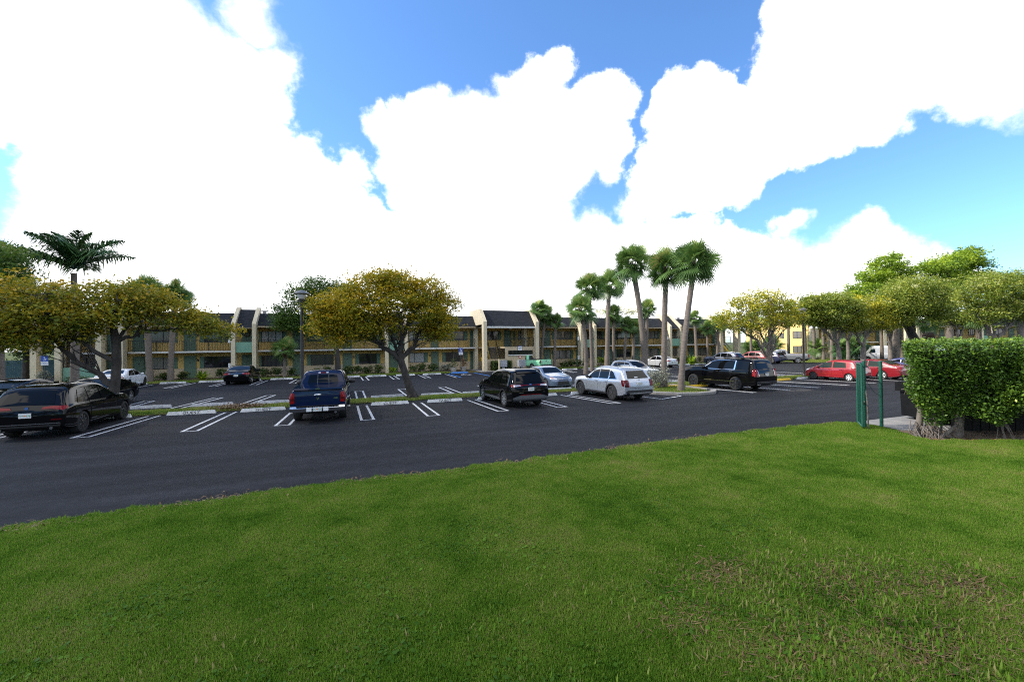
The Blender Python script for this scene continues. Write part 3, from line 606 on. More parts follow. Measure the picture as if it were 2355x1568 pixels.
# ---------------------------------------------------------------- vehicles (local +x forward, y to the left, origin on the ground at mid length)
def interp(tab, s):
    if s <= tab[0][0]: return tab[0][1]
    for (a, x), (b, y) in zip(tab, tab[1:]):
        if s <= b: return x+(y-x)*(s-a)/(b-a)
    return tab[-1][1]
TEMPL = {
 'suv': dict(top=[(0,.44),(.010,.56),(.022,.64),(.038,.70),(.072,.83),(.100,.925),(.14,.962),(.22,.988),(.36,1.0),(.48,.975),(.55,.935),(.62,.81),(.695,.665),(.73,.645),(.80,.640),(.90,.605),(.955,.565),(.982,.49),(1,.41)],
             belt=[(0,.42),(.010,.52),(.03,.58),(.1,.615),(.3,.60),(.5,.585),(.68,.575),(.8,.565),(.9,.53),(.96,.47),(1,.37)],
             plan=[(0,.93),(.012,.97),(.05,.985),(.12,1),(.8,1),(.90,.97),(.95,.92),(.98,.83),(1,.70)], bot=[(0,.22),(.04,.17),(.10,.13),(.9,.12),(.97,.14),(1,.20)]),
 'sedan': dict(top=[(0,.48),(.008,.60),(.02,.68),(.05,.725),(.13,.745),(.165,.765),(.23,.86),(.30,.955),(.37,.992),(.46,1.0),(.54,.975),(.60,.91),(.67,.775),(.725,.685),(.78,.665),(.9,.60),(.95,.55),(.98,.47),(1,.38)],
             belt=[(0,.45),(.02,.58),(.06,.65),(.2,.665),(.4,.645),(.6,.63),(.73,.62),(.86,.57),(.94,.50),(1,.35)],
             plan=[(0,.88),(.015,.94),(.06,.97),(.14,1),(.78,1),(.88,.96),(.94,.90),(.98,.78),(1,.62)], bot=[(0,.24),(.05,.17),(.1,.12),(.9,.11),(.97,.12),(1,.17)]),
 'hatch': dict(top=[(0,.42),(.012,.56),(.03,.66),(.055,.74),(.085,.88),(.115,.955),(.17,.985),(.28,1.0),(.42,1.0),(.52,.965),(.60,.88),(.68,.76),(.745,.665),(.80,.635),(.90,.555),(.955,.50),(.985,.44),(1,.36)],
             belt=[(0,.40),(.012,.50),(.04,.60),(.1,.645),(.3,.61),(.5,.58),(.74,.56),(.86,.52),(.94,.46),(1,.33)],
             plan=[(0,.90),(.02,.95),(.07,.975),(.14,1),(.78,1),(.88,.95),(.94,.88),(.98,.76),(1,.60)], bot=[(0,.24),(.05,.17),(.1,.13),(.9,.12),(.97,.13),(1,.18)]),
 'pickup': dict(top=[(0,.40),(.0015,.66),(.01,.672),(.05,.675),(.30,.675),(.398,.675),(.402,.70),(.410,.80),(.424,.93),(.45,.985),(.52,1.0),(.585,.975),(.63,.90),(.68,.79),(.73,.69),(.76,.668),(.86,.645),(.95,.60),(.978,.55),(.99,.47),(1,.40)],
             belt=[(0,.38),(.0015,.58),(.02,.60),(.3,.60),(.5,.61),(.73,.60),(.86,.58),(.95,.53),(1,.37)],
             plan=[(0,.95),(.01,.97),(.04,.985),(.40,.985),(.41,.985),(.42,.985),(.80,1),(.9,.97),(.96,.92),(.99,.85),(1,.80)], bot=[(0,.30),(.05,.27),(.1,.24),(.9,.21),(.97,.21),(1,.24)]),
 'van': dict(top=[(0,.42),(.004,.60),(.008,.80),(.014,.93),(.03,.975),(.08,1.0),(.60,1.0),(.68,.985),(.73,.94),(.79,.78),(.85,.60),(.875,.575),(.95,.52),(.985,.46),(1,.38)],
             belt=[(0,.40),(.004,.48),(.02,.53),(.8,.53),(.87,.52),(.95,.47),(1,.35)],
             plan=[(0,.93),(.01,.97),(.05,1),(.85,1),(.93,.96),(.98,.86),(1,.76)], bot=[(0,.20),(.05,.17),(.9,.16),(1,.19)]),
}
def shell(sp, lvl):
    T = TEMPL[sp['kind']]; L, W, H = sp['L'], sp['W'], sp['H']; hw = W/2
    top = sp.get('top', T['top']); belt = sp.get('belt', T['belt']); plan = sp.get('plan', T['plan']); bot = sp.get('bot', T['bot'])
    ss = sorted(set([s for s, _ in top]+[s for s, _ in plan]+[.45]))
    S2 = [ss[0]]
    for s in ss[1:]:
        if s-S2[-1] > .0012: S2.append(s)
    tum = sp.get('tum', .25); rows = []
    for s in S2:
        zt, zb, z0 = interp(top, s)*H, interp(belt, s)*H, interp(bot, s)*H; w_ = interp(plan, s)*hw
        zt = max(zt, zb+.012); gh = zt-zb
        wb = w_*.955; wt = max(wb-gh*tum-.03, .35)
        hb = zb-z0
        if gh < .12: wt = wb-.10
        P = [(0, z0), (w_*.62, z0), (w_*.90, z0+.010), (w_*.972, z0+.045), (w_*.990, z0+.24*hb), (w_, z0+.55*hb), (w_*.998, z0+.80*hb), (w_*.988, z0+.93*hb), (wb, zb), (wb-(wb-wt)*.10, zb+gh*.10), (wb-(wb-wt)*.55, zb+gh*.52), (wb-(wb-wt)*.92, zb+gh*.88), (wt-.06*min(1, gh/.3)-.03, zt-.012), (wt*.55, zt+.010), (0, zt+.018)]
        rows.append([(s*L-L/2, y, z) for y, z in P])
    m = len(rows[0]); V = []; F = []
    full = 2*m-2
    for r in rows:
        V += r+[(x, -y, z) for x, y, z in r[-2:0:-1]]
    for i in range(len(rows)-1):
        for k in range(full):
            a, c = i*full+k, i*full+(k+1) % full; F.append((a, a+full, c+full, c))
    def capf(o, flip):
        for k in range(m-1):
            a, bb = o+k, o+k+1; c = o+(full-k-1) % full; d = o+(full-k) % full
            q = [a, bb, c, d]
            if k == 0: q = [a, bb, c]
            if k == m-2: q = [a, bb, d]
            F.append(tuple(q if flip else q[::-1]))
    capf(0, False); capf((len(rows)-1)*full, True)
    me = bpy.data.meshes.new('body'); me.from_pydata(V, [], F)
    bm = bmesh.new(); bm.from_mesh(me); bmesh.ops.recalc_face_normals(bm, faces=bm.faces); bm.to_mesh(me); bm.free()
    o = bpy.data.objects.new('body', me); C.objects.link(o)
    md = o.modifiers.new('s', 'SUBSURF'); md.levels = lvl; md.render_levels = lvl
    return o
def apply_mods(o):
    bpy.context.view_layer.update()
    me = bpy.data.meshes.new_from_object(o.evaluated_get(bpy.context.evaluated_depsgraph_get()))
    o.modifiers.clear(); old = o.data; o.data = me; bpy.data.meshes.remove(old)
class Veh:
    def __init__(s, sp):
        s.sp = sp; L, W, H = sp['L'], sp['W'], sp['H']; s.L, s.W, s.H = L, W, H
        s.root = thing(sp['name'], sp['label'], sp['cat'], (sp['x'], sp['y'], 0), sp['rz'], 'cars parked in the lot')
        s.paint = sp['paint']; lvl = sp.get('lvl', 2)
        body = shell(sp, lvl); apply_mods(body)
        s.bvh = BVHTree.FromPolygons([v.co.copy() for v in body.data.vertices], [tuple(p.vertices) for p in body.data.polygons])
        r = sp.get('r', .34); s.r = r; s.xf = L/2-sp.get('fo', .19)*L; s.xr = s.xf-sp['wb']
        s.ar = r*sp.get('arch', 1.13)
        cuts = MB()
        for x in (s.xf, s.xr):
            for sg in (-1, 1):
                cuts.lathe([(s.ar, -.17), (s.ar, .35)], 32, (x, sg*(W/2-.09), r*1.02), 'y')
                if sg < 0:
                    n = 64
                    for i in range(len(cuts.v)-n, len(cuts.v)):
                        vx, vy, vz = cuts.v[i]; cy = sg*(W/2-.09); cuts.v[i] = (vx, cy-(vy-cy), vz)
        if sp.get('bed'):
            s0, s1, d = sp['bed']; hw = W/2-.16
            cuts.box(-L/2+s0, -L/2+s1, -hw, hw, d, H*.9)
        c = cuts.build('cut', M['well'])
        bm = bmesh.new(); bm.from_mesh(c.data); bmesh.ops.recalc_face_normals(bm, faces=bm.faces); bm.to_mesh(c.data); bm.free()
        md = body.modifiers.new('b', 'BOOLEAN'); md.operation = 'DIFFERENCE'; md.object = c; md.solver = 'EXACT'
        body.data.materials.clear(); body.data.materials.append(s.paint); body.data.materials.append(M['well']); body.data.materials.append(sp.get('roofmat', s.paint))
        apply_mods(body); bpy.data.objects.remove(c)
        me = body.data; me.materials.clear()
        for q in (s.paint, M['well'], sp.get('roofmat', s.paint)): me.materials.append(q)
        for p in me.polygons:
            ce = p.center; mi = 0
            for x in (s.xf, s.xr):
                d = math.hypot(ce.x-x, ce.z-r*1.02)
                if abs(ce.y) < W/2-.27+.2 and d < s.ar+.004 and ((abs(p.normal.y) > .98 and abs(ce.y) < W/2-.22) or (abs(d-s.ar) < .03 and p.normal.dot(Vector((x-ce.x, 0, r-ce.z)).normalized()) > .6)): mi = 1
            if ce.z < .16*H and p.normal.z < -.5: mi = 1
            if sp.get('bed') and -L/2+sp['bed'][0]-.01 < ce.x < -L/2+sp['bed'][1]+.01 and abs(ce.y) < W/2-.155 and ce.z < H*.66 and ce.z > .5: mi = 1
            p.material_index = mi; p.use_smooth = True
        me.set_sharp_from_angle(angle=R(38)); body.parent = s.root; s.body = body
        s.wheels()
        for f in sp.get('extra', []): f(s)
    def mb(s, b, name, m, par=None, smooth=False):
        return b.build(name, m, par or s.root, smooth)
    # -- conforming panels. side: (x,z) cast along y; rear/front: (y,z) cast along x; top: (x,y)
    def cast(s, view, a, b_, sg=1, off=.006):
        if view == 'side': o, d = Vector((a, sg*3, b_)), Vector((0, -sg, 0))
        elif view == 'rear': o, d = Vector((-6, a, b_)), Vector((1, 0, 0))
        elif view == 'front': o, d = Vector((6, a, b_)), Vector((-1, 0, 0))
        else: o, d = Vector((a, b_, 4)), Vector((0, 0, -1))
        h = s.bvh.ray_cast(o, d)
        if h[0] is None: return None
        return h[0]-d*off+(h[1] if h[1].dot(d) < 0 else -h[1])*off*.9
    def panel(s, name, view, lo, hi, m, sg=1, n=10, k=6, off=.006, par=None, label=None):
        """strip between polylines lo and hi laid on the body"""
        def res(pl):
            ds = [0]
            for p, q in zip(pl, pl[1:]): ds.append(ds[-1]+math.hypot(q[0]-p[0], q[1]-p[1]))
            outp = []
            for i in range(n+1):
                t = ds[-1]*i/n
                for j in range(len(pl)-1):
                    if t <= ds[j+1]+1e-9:
                        u = (t-ds[j])/max(ds[j+1]-ds[j], 1e-9); outp.append((pl[j][0]+(pl[j+1][0]-pl[j][0])*u, pl[j][1]+(pl[j+1][1]-pl[j][1])*u)); break
            return outp
        A_, B_ = res(lo), res(hi); V = []; F = []; last = None
        for i in range(n+1):
            for j in range(k+1):
                t = j/k; a = A_[i][0]+(B_[i][0]-A_[i][0])*t; c = A_[i][1]+(B_[i][1]-A_[i][1])*t
                h = s.cast(view, a, c, sg, off)
                if h is None:
                    if last is None: h = Vector((a, sg*s.W/2, c)) if view == 'side' else Vector((-s.L/2 if view == 'rear' else s.L/2, a, c))
                    else: h = Vector(last); h = Vector((a, last.y, c)) if view == 'side' else Vector((last.x, a, c))
                last = h; V.append(tuple(h))
        for i in range(n):
            for j in range(k):
                a = i*(k+1)+j; F.append((a, a+1, a+k+2, a+k+1))
        b = MB(); b.add(V, F); o = b.build(name, m, par or s.root, True, 180)
        # make faces look outward
        me = o.data; c0 = me.polygons[len(me.polygons)//2]; cc = c0.center
        want = {'side': Vector((0, sg, 0)), 'rear': Vector((-1, 0, 0)), 'front': Vector((1, 0, 0)), 'top': Vector((0, 0, 1))}[view]
        if c0.normal.dot(want) < 0: me.flip_normals()
        if label: o['label'] = label
        return o
    def both(s, *a, **k):
        s.panel(*a, sg=1, **k); s.panel(*a, sg=-1, **k)
    def mir(s, name, view, lo, hi, m, **k):
        s.panel(name, view, lo, hi, m, **k); s.panel(name, view, [(-a, b) for a, b in lo], [(-a, b) for a, b in hi], m, **k)
    def wheels(s):
        sp = s.sp; r = s.r; tw = sp.get('tw', .23); rim = r*sp.get('rimr', .68); m = sp.get('rim', M['rimsilver']); ns = sp.get('spokes', 10)
        t = MB(); hw = tw/2
        t.lathe([(rim*.98, -hw*.75), (rim*1.04, -hw*.98), (r*.90, -hw), (r*.975, -hw*.86), (r, -hw*.6), (r, hw*.6), (r*.975, hw*.86), (r*.90, hw), (rim*1.04, hw*.98), (rim*.98, hw*.75)], 36, (0,0,0), 'y')
        w = MB()
        w.lathe([(rim*1.0, hw*.80), (rim*.93, hw*.84), (rim*.90, hw*.55), (rim*.88, hw*.1)], 36, (0,0,0), 'y', cap=False)
        dk = sp.get('twist', 0)
        for i in range(ns):
            a = 2*math.pi*i/ns; wa = sp.get('spw', .62)*math.pi/ns
            def pt(rr, an, y): return (rr*math.cos(an), y, rr*math.sin(an))
            w.add([pt(rim*.20, a-wa*1.1, hw*.80), pt(rim*.20, a+wa*1.1, hw*.80), pt(rim*.95, a+wa*.62+dk, hw*.84), pt(rim*.95, a-wa*.62+dk, hw*.84),
                   pt(rim*.20, a-wa*1.1, hw*.5), pt(rim*.20, a+wa*1.1, hw*.5), pt(rim*.95, a+wa*.62+dk, hw*.5), pt(rim*.95, a-wa*.62+dk, hw*.5)], [(0,3,2,1),(0,4,7,3),(1,2,6,5),(3,7,6,2)])
        w.lathe([(rim*.24, hw*.5), (rim*.24, hw*.86), (rim*.16, hw*.92)], 16, (0,0,0), 'y')
        bk = MB(); bk.lathe([(rim*.97, hw*.12), (rim*.97, hw*.16)], 24, (0,0,0), 'y')
        first = None
        for x in (s.xf, s.xr):
            for sg in (1, -1):
                wm = sp.get('rimfl', m) if (x == s.xf and sg == 1) else m
                y = sg*(s.W/2-hw-.025)
                if first is None or wm is not m or first[3] is not wm:
                    e = t.build('wheel', M['tyre'], s.root, True); ri = w.build('rim', wm, e, True, 30); di = bk.build('brake_disc', M['well'], ri)
                    if first is None: first = (e, ri, di, wm)
                else:
                    e = first[0].copy(); C.objects.link(e); ri = first[1].copy(); C.objects.link(ri); ri.parent = e; di = first[2].copy(); C.objects.link(di); di.parent = ri
                e.location = (x, y, r); e.rotation_euler = (0, rnd.uniform(0, 6), 0 if sg == 1 else math.pi)
    # -- usual parts
    def glass(s, side, m=None, rear=None, front=None, seams=True):
        m = m or M['carglass']
        for lo, hi in side:
            s.both('window', 'side', lo, hi, m, n=12, k=7)
        if rear: s.panel('rear_window', 'rear', rear[0], rear[1], m, n=16, k=9)
        if front: s.panel('windshield', 'front', front[0], front[1], m, n=16, k=10)
    def plate(s, z, view='rear', y=0, chars=('ZX3','0TC'), x=None):
        h = s.cast(view, y, z, 1, .02); X = h.x if x is None else x; sg = -1 if view == 'rear' else 1
        p = s.mb(MB().box(X-.008, X+.008, y-.152, y+.152, z-.076, z+.076), 'licence_plate', M['plate'])
        Mx = Matrix.Translation((X+sg*.010, y, z-.008)) @ Matrix(((0,0,sg,0),(sg,0,0,0),(0,1,0,0),(0,0,0,1)))
        Mt = Mx @ Matrix.Translation((-.082,0,0)); textmesh('plate_number', chars[0], .075, M['plategreen'], p, Mt)
        Mt = Mx @ Matrix.Translation((.085,0,0)); textmesh('plate_number', chars[1], .075, M['plategreen'], p, Mt)
        b = MB(); b.lathe([(.024,0),(.024,.003)], 10, (0,0,0), 'y'); o = b.build('plate_emblem', M['plateorange'], p); o.location = (X+sg*.010, y, z); o.rotation_euler = (0, 0, R(90))
        return p
    def mirrors(s, x, z, m=None, big=1.0):
        h = s.cast('side', x, z, 1, 0); y0 = h.y
        for sg in (1, -1):
            b = MB(); b.ball((x, sg*(y0+.13*big), z+.02), (.075*big, .115*big, .08*big), 12); b.box(x-.03, x+.03, min(sg*(y0-.04), sg*(y0+.08)), max(sg*(y0-.04), sg*(y0+.08)), z-.05, z-.01)
            s.mb(b, 'mirror', m or s.paint, None, True)
    def doors(s, cuts, z0, ztop, hz):
        """visible gaps and handles; cuts are x positions of the gap lines"""
        for sg in (1, -1):
            for x0, x1 in zip(cuts, cuts[1:]):
                xa, xb = max(x0, s.xr+s.ar+.03), min(x1, s.xf-s.ar-.03)
                d = s.panel('door', 'side', [(xa+.006, z0), (xb-.006, z0)], [(x0+.006, ztop), (x1-.006, ztop)], s.paint, sg=sg, n=8, k=8, off=.0045)
                g = .006
                s.panel('door_gap', 'side', [(xa-g, z0), (xa+g, z0)], [(x0-g, ztop), (x0+g, ztop)], M['seam'], sg=sg, n=2, k=8, off=.0055, par=d)
                s.panel('door_gap', 'side', [(xb-g, z0), (xb+g, z0)], [(x1-g, ztop), (x1+g, ztop)], M['seam'], sg=sg, n=2, k=8, off=.0055, par=d)
                s.panel('door_gap', 'side', [(xa, z0-.008), (xb, z0-.008)], [(xa, z0+.004), (xb, z0+.004)], M['seam'], sg=sg, n=8, k=2, off=.0055, par=d)
                h = s.cast('side', x0+.16, hz, sg, .012)
                s.mb(MB().box(x0+.06, x0+.25, min(h.y, h.y+sg*.022), max(h.y, h.y+sg*.022), hz-.018, hz+.018), 'handle', s.sp.get('hmat', s.paint), d)
    def rack(s, x0, x1, y, z, m=None, bars=()):
        for sg in (1, -1):
            zs = [s.cast('top', x0+(x1-x0)*t, sg*y, 1, 0).z for t in (0,.1,.3,.5,.7,.9,1)]
            b = MB(); b.tube([(x0+(x1-x0)*t, sg*y, zz+(.04 if 0 < t < 1 else 0)) for t, zz in zip((0,.1,.3,.5,.7,.9,1), zs)], .017, 6); s.mb(b, 'roof_rail', m or M['plastic'], None, True)
        for x in bars:
            b = MB(); b.tube([(x, -y, z+.045), (x, y, z+.045)], .03, 8); b.box(x-.04, x+.04, y-.05, y+.05, z-.02, z+.06); b.box(x-.04, x+.04, -y-.05, -y+.05, z-.02, z+.06); s.mb(b, 'roof_bar', m or M['plastic'], None, True)
    def archtrim(s, m, wd=.055):
        for x in (s.xf, s.xr):
            a0, a1 = R(-8), R(188)
            lo = [(x+s.ar*math.cos(a0+(a1-a0)*i/14), s.r*1.02+s.ar*math.sin(a0+(a1-a0)*i/14)) for i in range(15)]
            hi = [(x+(s.ar+wd)*math.cos(a0+(a1-a0)*i/14), s.r*1.02+(s.ar+wd)*math.sin(a0+(a1-a0)*i/14)) for i in range(15)]
            lo = [(x+(a-x)*1.006, s.r*1.02+(c-s.r*1.02)*1.006) for a, c in lo]
            s.both('arch_trim', 'side', lo, hi, m, n=20, k=2, off=.008)
    def sill(s, m, z0, z1):
        s.both('sill_trim', 'side', [(s.xr+s.ar+.01, z0), (s.xf-s.ar-.01, z0)], [(s.xr+s.ar+.01, z1), (s.xf-s.ar-.01, z1)], m, n=10, k=3, off=.008)
    def exhaust(s, ys, z=.30):
        for y in ys:
            b = MB(); b.lathe([(.045,0),(.045,.18)], 12, (0,0,0), 'x'); o = s.mb(b, 'exhaust_pipe', M['chrome'], None, True); o.location = (-s.L/2+.0, y, z)
U = math.pi/2
BLK = mat('black_car_paint', (.003,.003,.0035), rough=.03, spec=.28)

def suv_side(L, H, a, zb, ztop, dd=(.33,.50,.68), back=.11):
    """three side windows of a wagon body from s=back to s=.66"""
    X = lambda q: q*L-L/2
    return X
# near black SUV at the left edge
def f(v):
    L, H = v.L, v.H; X = lambda q: q*L-L/2
    v.glass([([(X(.155),1.09),(X(.295),1.075)],[(X(.20),1.52),(X(.295),1.58)]), ([(X(.305),1.075),(X(.455),1.06)],[(X(.305),1.585),(X(.455),1.575)]), ([(X(.47),1.06),(X(.655),1.06)],[(X(.47),1.57),(X(.56),1.47)])],
            rear=([(-.66,1.13),(.66,1.13)],[(-.55,1.55),(.55,1.55)]), front=([(-.70,1.16),(.70,1.16)],[(-.56,1.60),(.56,1.60)]))
    v.mir('tail_lamp', 'rear', [(.36,.985),(.62,.985),(.93,.93)], [(.40,1.05),(.62,1.075),(.90,1.07)], M['lamptail'], n=10, k=3)
    v.both('tail_lamp', 'side', [(X(.012),.95),(X(.05),.99)], [(X(.015),1.06),(X(.045),1.07)], M['lamptail'], n=4, k=3)
    v.mir('reflector', 'rear', [(.62,.62),(.88,.62)], [(.62,.66),(.88,.66)], M['lampdark'], n=4, k=2)
    v.panel('bumper_strip', 'rear', [(-.85,.505),(.85,.505)], [(-.85,.53),(.85,.53)], M['chrome'], n=16, k=2)
    v.panel('bumper', 'rear', [(-.80,.30),(.80,.30)], [(-.86,.47),(.86,.47)], M['plastic'], n=16, k=3)
    v.plate(.80, chars=('PYT','078'))
    b = MB(); b.lathe([(.045,0),(.045,.012)], 16, (0,0,0), 'x'); e = v.mb(b, 'emblem', M['emblemblue']); h = v.cast('rear', 0, 1.02, 1, .012); e.location = h
    b = MB(); b.lathe([(.055,0.002),(.055,.008)], 16, (0,0,0), 'x'); o = v.mb(b, 'emblem_ring', M['chrome'], e)
    v.mirrors(X(.635), 1.09); v.doors([X(.30),X(.465),X(.665)], .42, 1.05, .96)
    v.rack(X(.17), X(.56), .60, H-.005); v.exhaust((-.62,.62), .36)
    b = MB(); b.prism([(X(.30),H),(X(.345),H),(X(.335),H+.06),(X(.30),H+.05)], 'y', -.02, .02); v.mb(b, 'antenna', v.paint)
Veh(dict(name='parked_car', label='glossy black SUV seen from behind at the near left edge, black spoked wheels, white plate', cat='car', kind='suv', x=-9.72, y=20.95, rz=U, L=4.92, W=2.0, H=1.75, wb=2.975, fo=.178, r=.375, tw=.27, rimr=.72, rim=M['rimblack'], spokes=10, spw=.45, paint=BLK, hmat=BLK, extra=[f]))
# black saloon facing it over the median
def sedan_parts(mirz=.95, plate=None, glassm=None, rearlamp='std', frontlamp='std', grille=True):
    def f(v):
        L, H = v.L, v.H; X = lambda q: q*L-L/2; z0 = .655*H+.01; zt = .94*H; w_ = v.W/2
        v.glass([([(X(.225),z0),(X(.43),z0-.01)],[(X(.295),.90*H),(X(.43),zt)]), ([(X(.445),z0-.01),(X(.665),z0-.01)],[(X(.445),zt),(X(.575),.885*H)])], m=glassm,
                rear=([(-.62,.775*H),(.62,.775*H)],[(-.50,.945*H),(.50,.945*H)]), front=([(-.68,.715*H),(.68,.715*H)],[(-.52,.935*H),(.52,.935*H)]))
        v.mirrors(X(.655), z0+.02); v.doors([X(.25),X(.44),X(.67)], .24, z0-.03, z0-.10)
        v.mir('tail_lamp', 'rear', [(.42,.56*H),(w_*.90,.53*H)], [(.42,.635*H),(w_*.87,.64*H)], M['lamptail'], n=8, k=3)
        v.both('tail_lamp', 'side', [(X(.012),.54*H),(X(.06),.57*H)], [(X(.014),.63*H),(X(.045),.635*H)], M['lamptail'], n=4, k=3)
        v.mir('headlamp', 'front', [(w_*.48,.455*H),(w_*.86,.49*H)], [(w_*.50,.50*H),(w_*.84,.555*H)], M['lamphead'], n=8, k=3)
        v.both('headlamp', 'side', [(X(.925),.485*H),(X(.975),.44*H)], [(X(.92),.54*H),(X(.972),.485*H)], M['lamphead'], n=4, k=3)
        if grille: v.panel('grille', 'front', [(-w_*.52,.20*H),(w_*.52,.20*H)], [(-w_*.42,.385*H),(w_*.42,.385*H)], M['plastic'], n=12, k=4)
        v.panel('bumper', 'rear', [(-w_*.75,.19*H),(w_*.75,.19*H)], [(-w_*.8,.27*H),(w_*.8,.27*H)], M['plastic'], n=12, k=2)
        if plate: v.plate(.50*H, chars=plate)
    return f
Veh(dict(name='parked_car', label='black saloon nose showing over the hood of the near black SUV, across the median', cat='car', kind='sedan', x=-12.1, y=28.3, rz=-U, L=4.8, W=1.85, H=1.45, wb=2.8, fo=.19, r=.33, paint=BLK, extra=[sedan_parts()]))
Veh(dict(name='parked_car', label='black saloon facing the camera at the far left edge, clouds mirrored in its windshield', cat='car', kind='sedan', x=-15.6, y=28.9, rz=-U-.04, L=4.95, W=1.88, H=1.46, wb=2.85, fo=.19, r=.34, paint=BLK, rim=M['rimblack'], extra=[sedan_parts()]))
Veh(dict(name='parked_car', label='white saloon parked by the motel, left of the two straight palm trunks', cat='car', kind='sedan', x=-16.1, y=41.15, rz=U, L=4.6, W=1.8, H=1.44, wb=2.7, fo=.19, r=.325, paint=paint('white_car_paint', (.72,.73,.75)), rim=M['rimblack'], extra=[sedan_parts()]))
def f(v):
    v.panel('trunk_trim', 'rear', [(-.55,.60*v.H),(.55,.60*v.H)], [(-.55,.618*v.H),(.55,.618*v.H)], M['chrome'], n=12, k=2)
    b = MB(); b.lathe([(.045,0),(.045,.012)], 14, (0,0,0), 'x'); e = v.mb(b, 'emblem', M['emblemblue']); e.location = v.cast('rear', 0, .655*v.H, 1, .012)
Veh(dict(name='parked_car', label='black saloon seen from behind by the motel, chrome strip across its trunk', cat='car', kind='sedan', x=-8.25, y=41.6, rz=U, L=4.9, W=1.87, H=1.47, wb=2.93, fo=.175, r=.34, paint=BLK, rim=M['rimsilver'], spokes=7, extra=[sedan_parts(plate=('78K','92C')), f]))
Veh(dict(name='parked_car', label='dark blue saloon half hidden in front of the dark blue pickup cab', cat='car', kind='sedan', x=-.95, y=28.0, rz=-U, L=4.8, W=1.86, H=1.47, wb=2.8, fo=.19, r=.33, paint=paint('dark_blue_car_paint', (.010,.014,.035)), extra=[sedan_parts()]))
# dark blue pickup
def f(v):
    L, H, W = v.L, v.H, v.W; X = lambda q: q*L-L/2
    v.glass([([(X(.435),1.20),(X(.525),1.20)],[(X(.455),1.68),(X(.525),1.72)]), ([(X(.535),1.20),(X(.70),1.19)],[(X(.535),1.725),(X(.605),1.66)])],
        rear=([(-.62,1.33),(.62,1.33)],[(-.53,1.70),(.53,1.70)]), front=([(-.74,1.27),(.74,1.27)],[(-.60,1.72),(.60,1.72)]))
    v.panel('window_bar', 'rear', [(-.235,1.32),(-.215,1.32)], [(-.225,1.70),(-.205,1.70)], M['greyplastic'], n=2, k=6, off=.012); v.panel('window_bar', 'rear', [(.215,1.32),(.235,1.32)], [(.205,1.70),(.225,1.70)], M['greyplastic'], n=2, k=6, off=.012)
    v.panel('brake_lamp', 'rear', [(-.11,1.765),(.11,1.765)], [(-.11,1.81),(.11,1.81)], M['lampdark'], n=4, k=2); v.mir('cargo_lamp', 'rear', [(.115,1.765),(.20,1.765)], [(.115,1.81),(.20,1.81)], M['lamphead'], n=3, k=2)
    # tonneau lid
    b = MB(); b.prism([(-L/2-.01,1.285),(-L/2+.0,1.345),(-L/2+1.0,1.375),(-L/2+2.28,1.38),(-L/2+2.29,1.285)], 'y', -.86, .86); v.mb(b, 'bed_cover', v.paint)
    v.mb(MB().box(-L/2-.03, -L/2-.008, -.08, .08, 1.305, 1.335), 'bed_cover_latch', M['chrome'])
    v.mir('tail_lamp', 'rear', [(.80,.80),(.945,.78)], [(.80,1.17),(.93,1.18)], M['lamptail'], n=5, k=6, off=.012)
    v.both('tail_lamp', 'side', [(X(.0025),.80),(X(.022),.80)], [(X(.0025),1.18),(X(.018),1.18)], M['lamptail'], n=3, k=6)
    for sg in (1, -1): v.panel('reverse_lamp', 'rear', [(sg*.82,.90),(sg*.93,.90)], [(sg*.82,.97),(sg*.93,.97)], M['lampdark'], n=3, k=2, off=.018)
    tg = v.panel('tailgate', 'rear', [(-.775,.70),(.775,.70)], [(-.775,1.235),(.775,1.235)], v.paint, n=16, k=6, off=.012)
    v.mb(MB().box(-L/2-.03, -L/2-.011, -.775, .775, 1.237, 1.262), 'tailgate_gap', M['seam'], tg)
    b = MB(); b.ball((-L/2-.02, 0, 1.085), (.03,.135,.045), 14); v.mb(b, 'tailgate_handle', M['chrome'], tg, True)
    b = MB(); b.prism([(-.05,.98),(0,.885),(.05,.98),(.025,.985),(0,.95),(-.025,.985)], 'x', -L/2-.028, -L/2-.014); v.mb(b, 'emblem', M['chrome'], tg)
    for y0, y1, zz, h in ((.30,.62,.87,.03),(.48,.62,.81,.03),(-.70,-.56,.93,.035)): v.mb(MB().box(-L/2-.02, -L/2-.013, y0, y1, zz, zz+h), 'badge', M['chrome'], tg)
    # chrome step bumper
    b = MB(); b.prism([(-L/2-.02,.44),(-L/2-.17,.47),(-L/2-.19,.60),(-L/2-.16,.675),(-L/2+.02,.675),(-L/2+.02,.44)], 'y', -.95, .95)
    for i, (x, y, z) in enumerate(b.v): b.v[i] = (x+.10*(abs(y) > .9 and x < -L/2-.1), y, z)
    o = v.mb(b, 'rear_bumper', M['chrome']); v.mb(MB().box(-L/2-.165, -L/2-.0, -.74, .74, .676, .69), 'bumper_step', M['plastic'], o)
    v.plate(.57, x=-L/2-.20, chars=('Z63','0TC'))
    for sg in (1, -1): v.mb(MB().box(-L/2-.196, -L/2-.18, sg*.29-.09, sg*.29+.09, .49, .645), 'bumper_insert', M['signwhite'], o)
    v.mirrors(X(.685), 1.27, M['plastic'], 1.45); v.doors([X(.43),X(.53),X(.71)], .55, 1.17, 1.08); v.exhaust((-.62,), .40)
    v.mir('headlamp', 'front', [(.62,.88),(.92,.88)], [(.62,1.08),(.90,1.08)], M['lamphead'], n=5, k=3); v.panel('grille', 'front', [(-.55,.78),(.55,.78)], [(-.55,1.12),(.55,1.12)], M['chrome'], n=10, k=4)
    b = MB(); b.box(-L/2+.1, L/2-.2, -.62, .62, .38, .55); v.mb(b, 'chassis', M['well'])
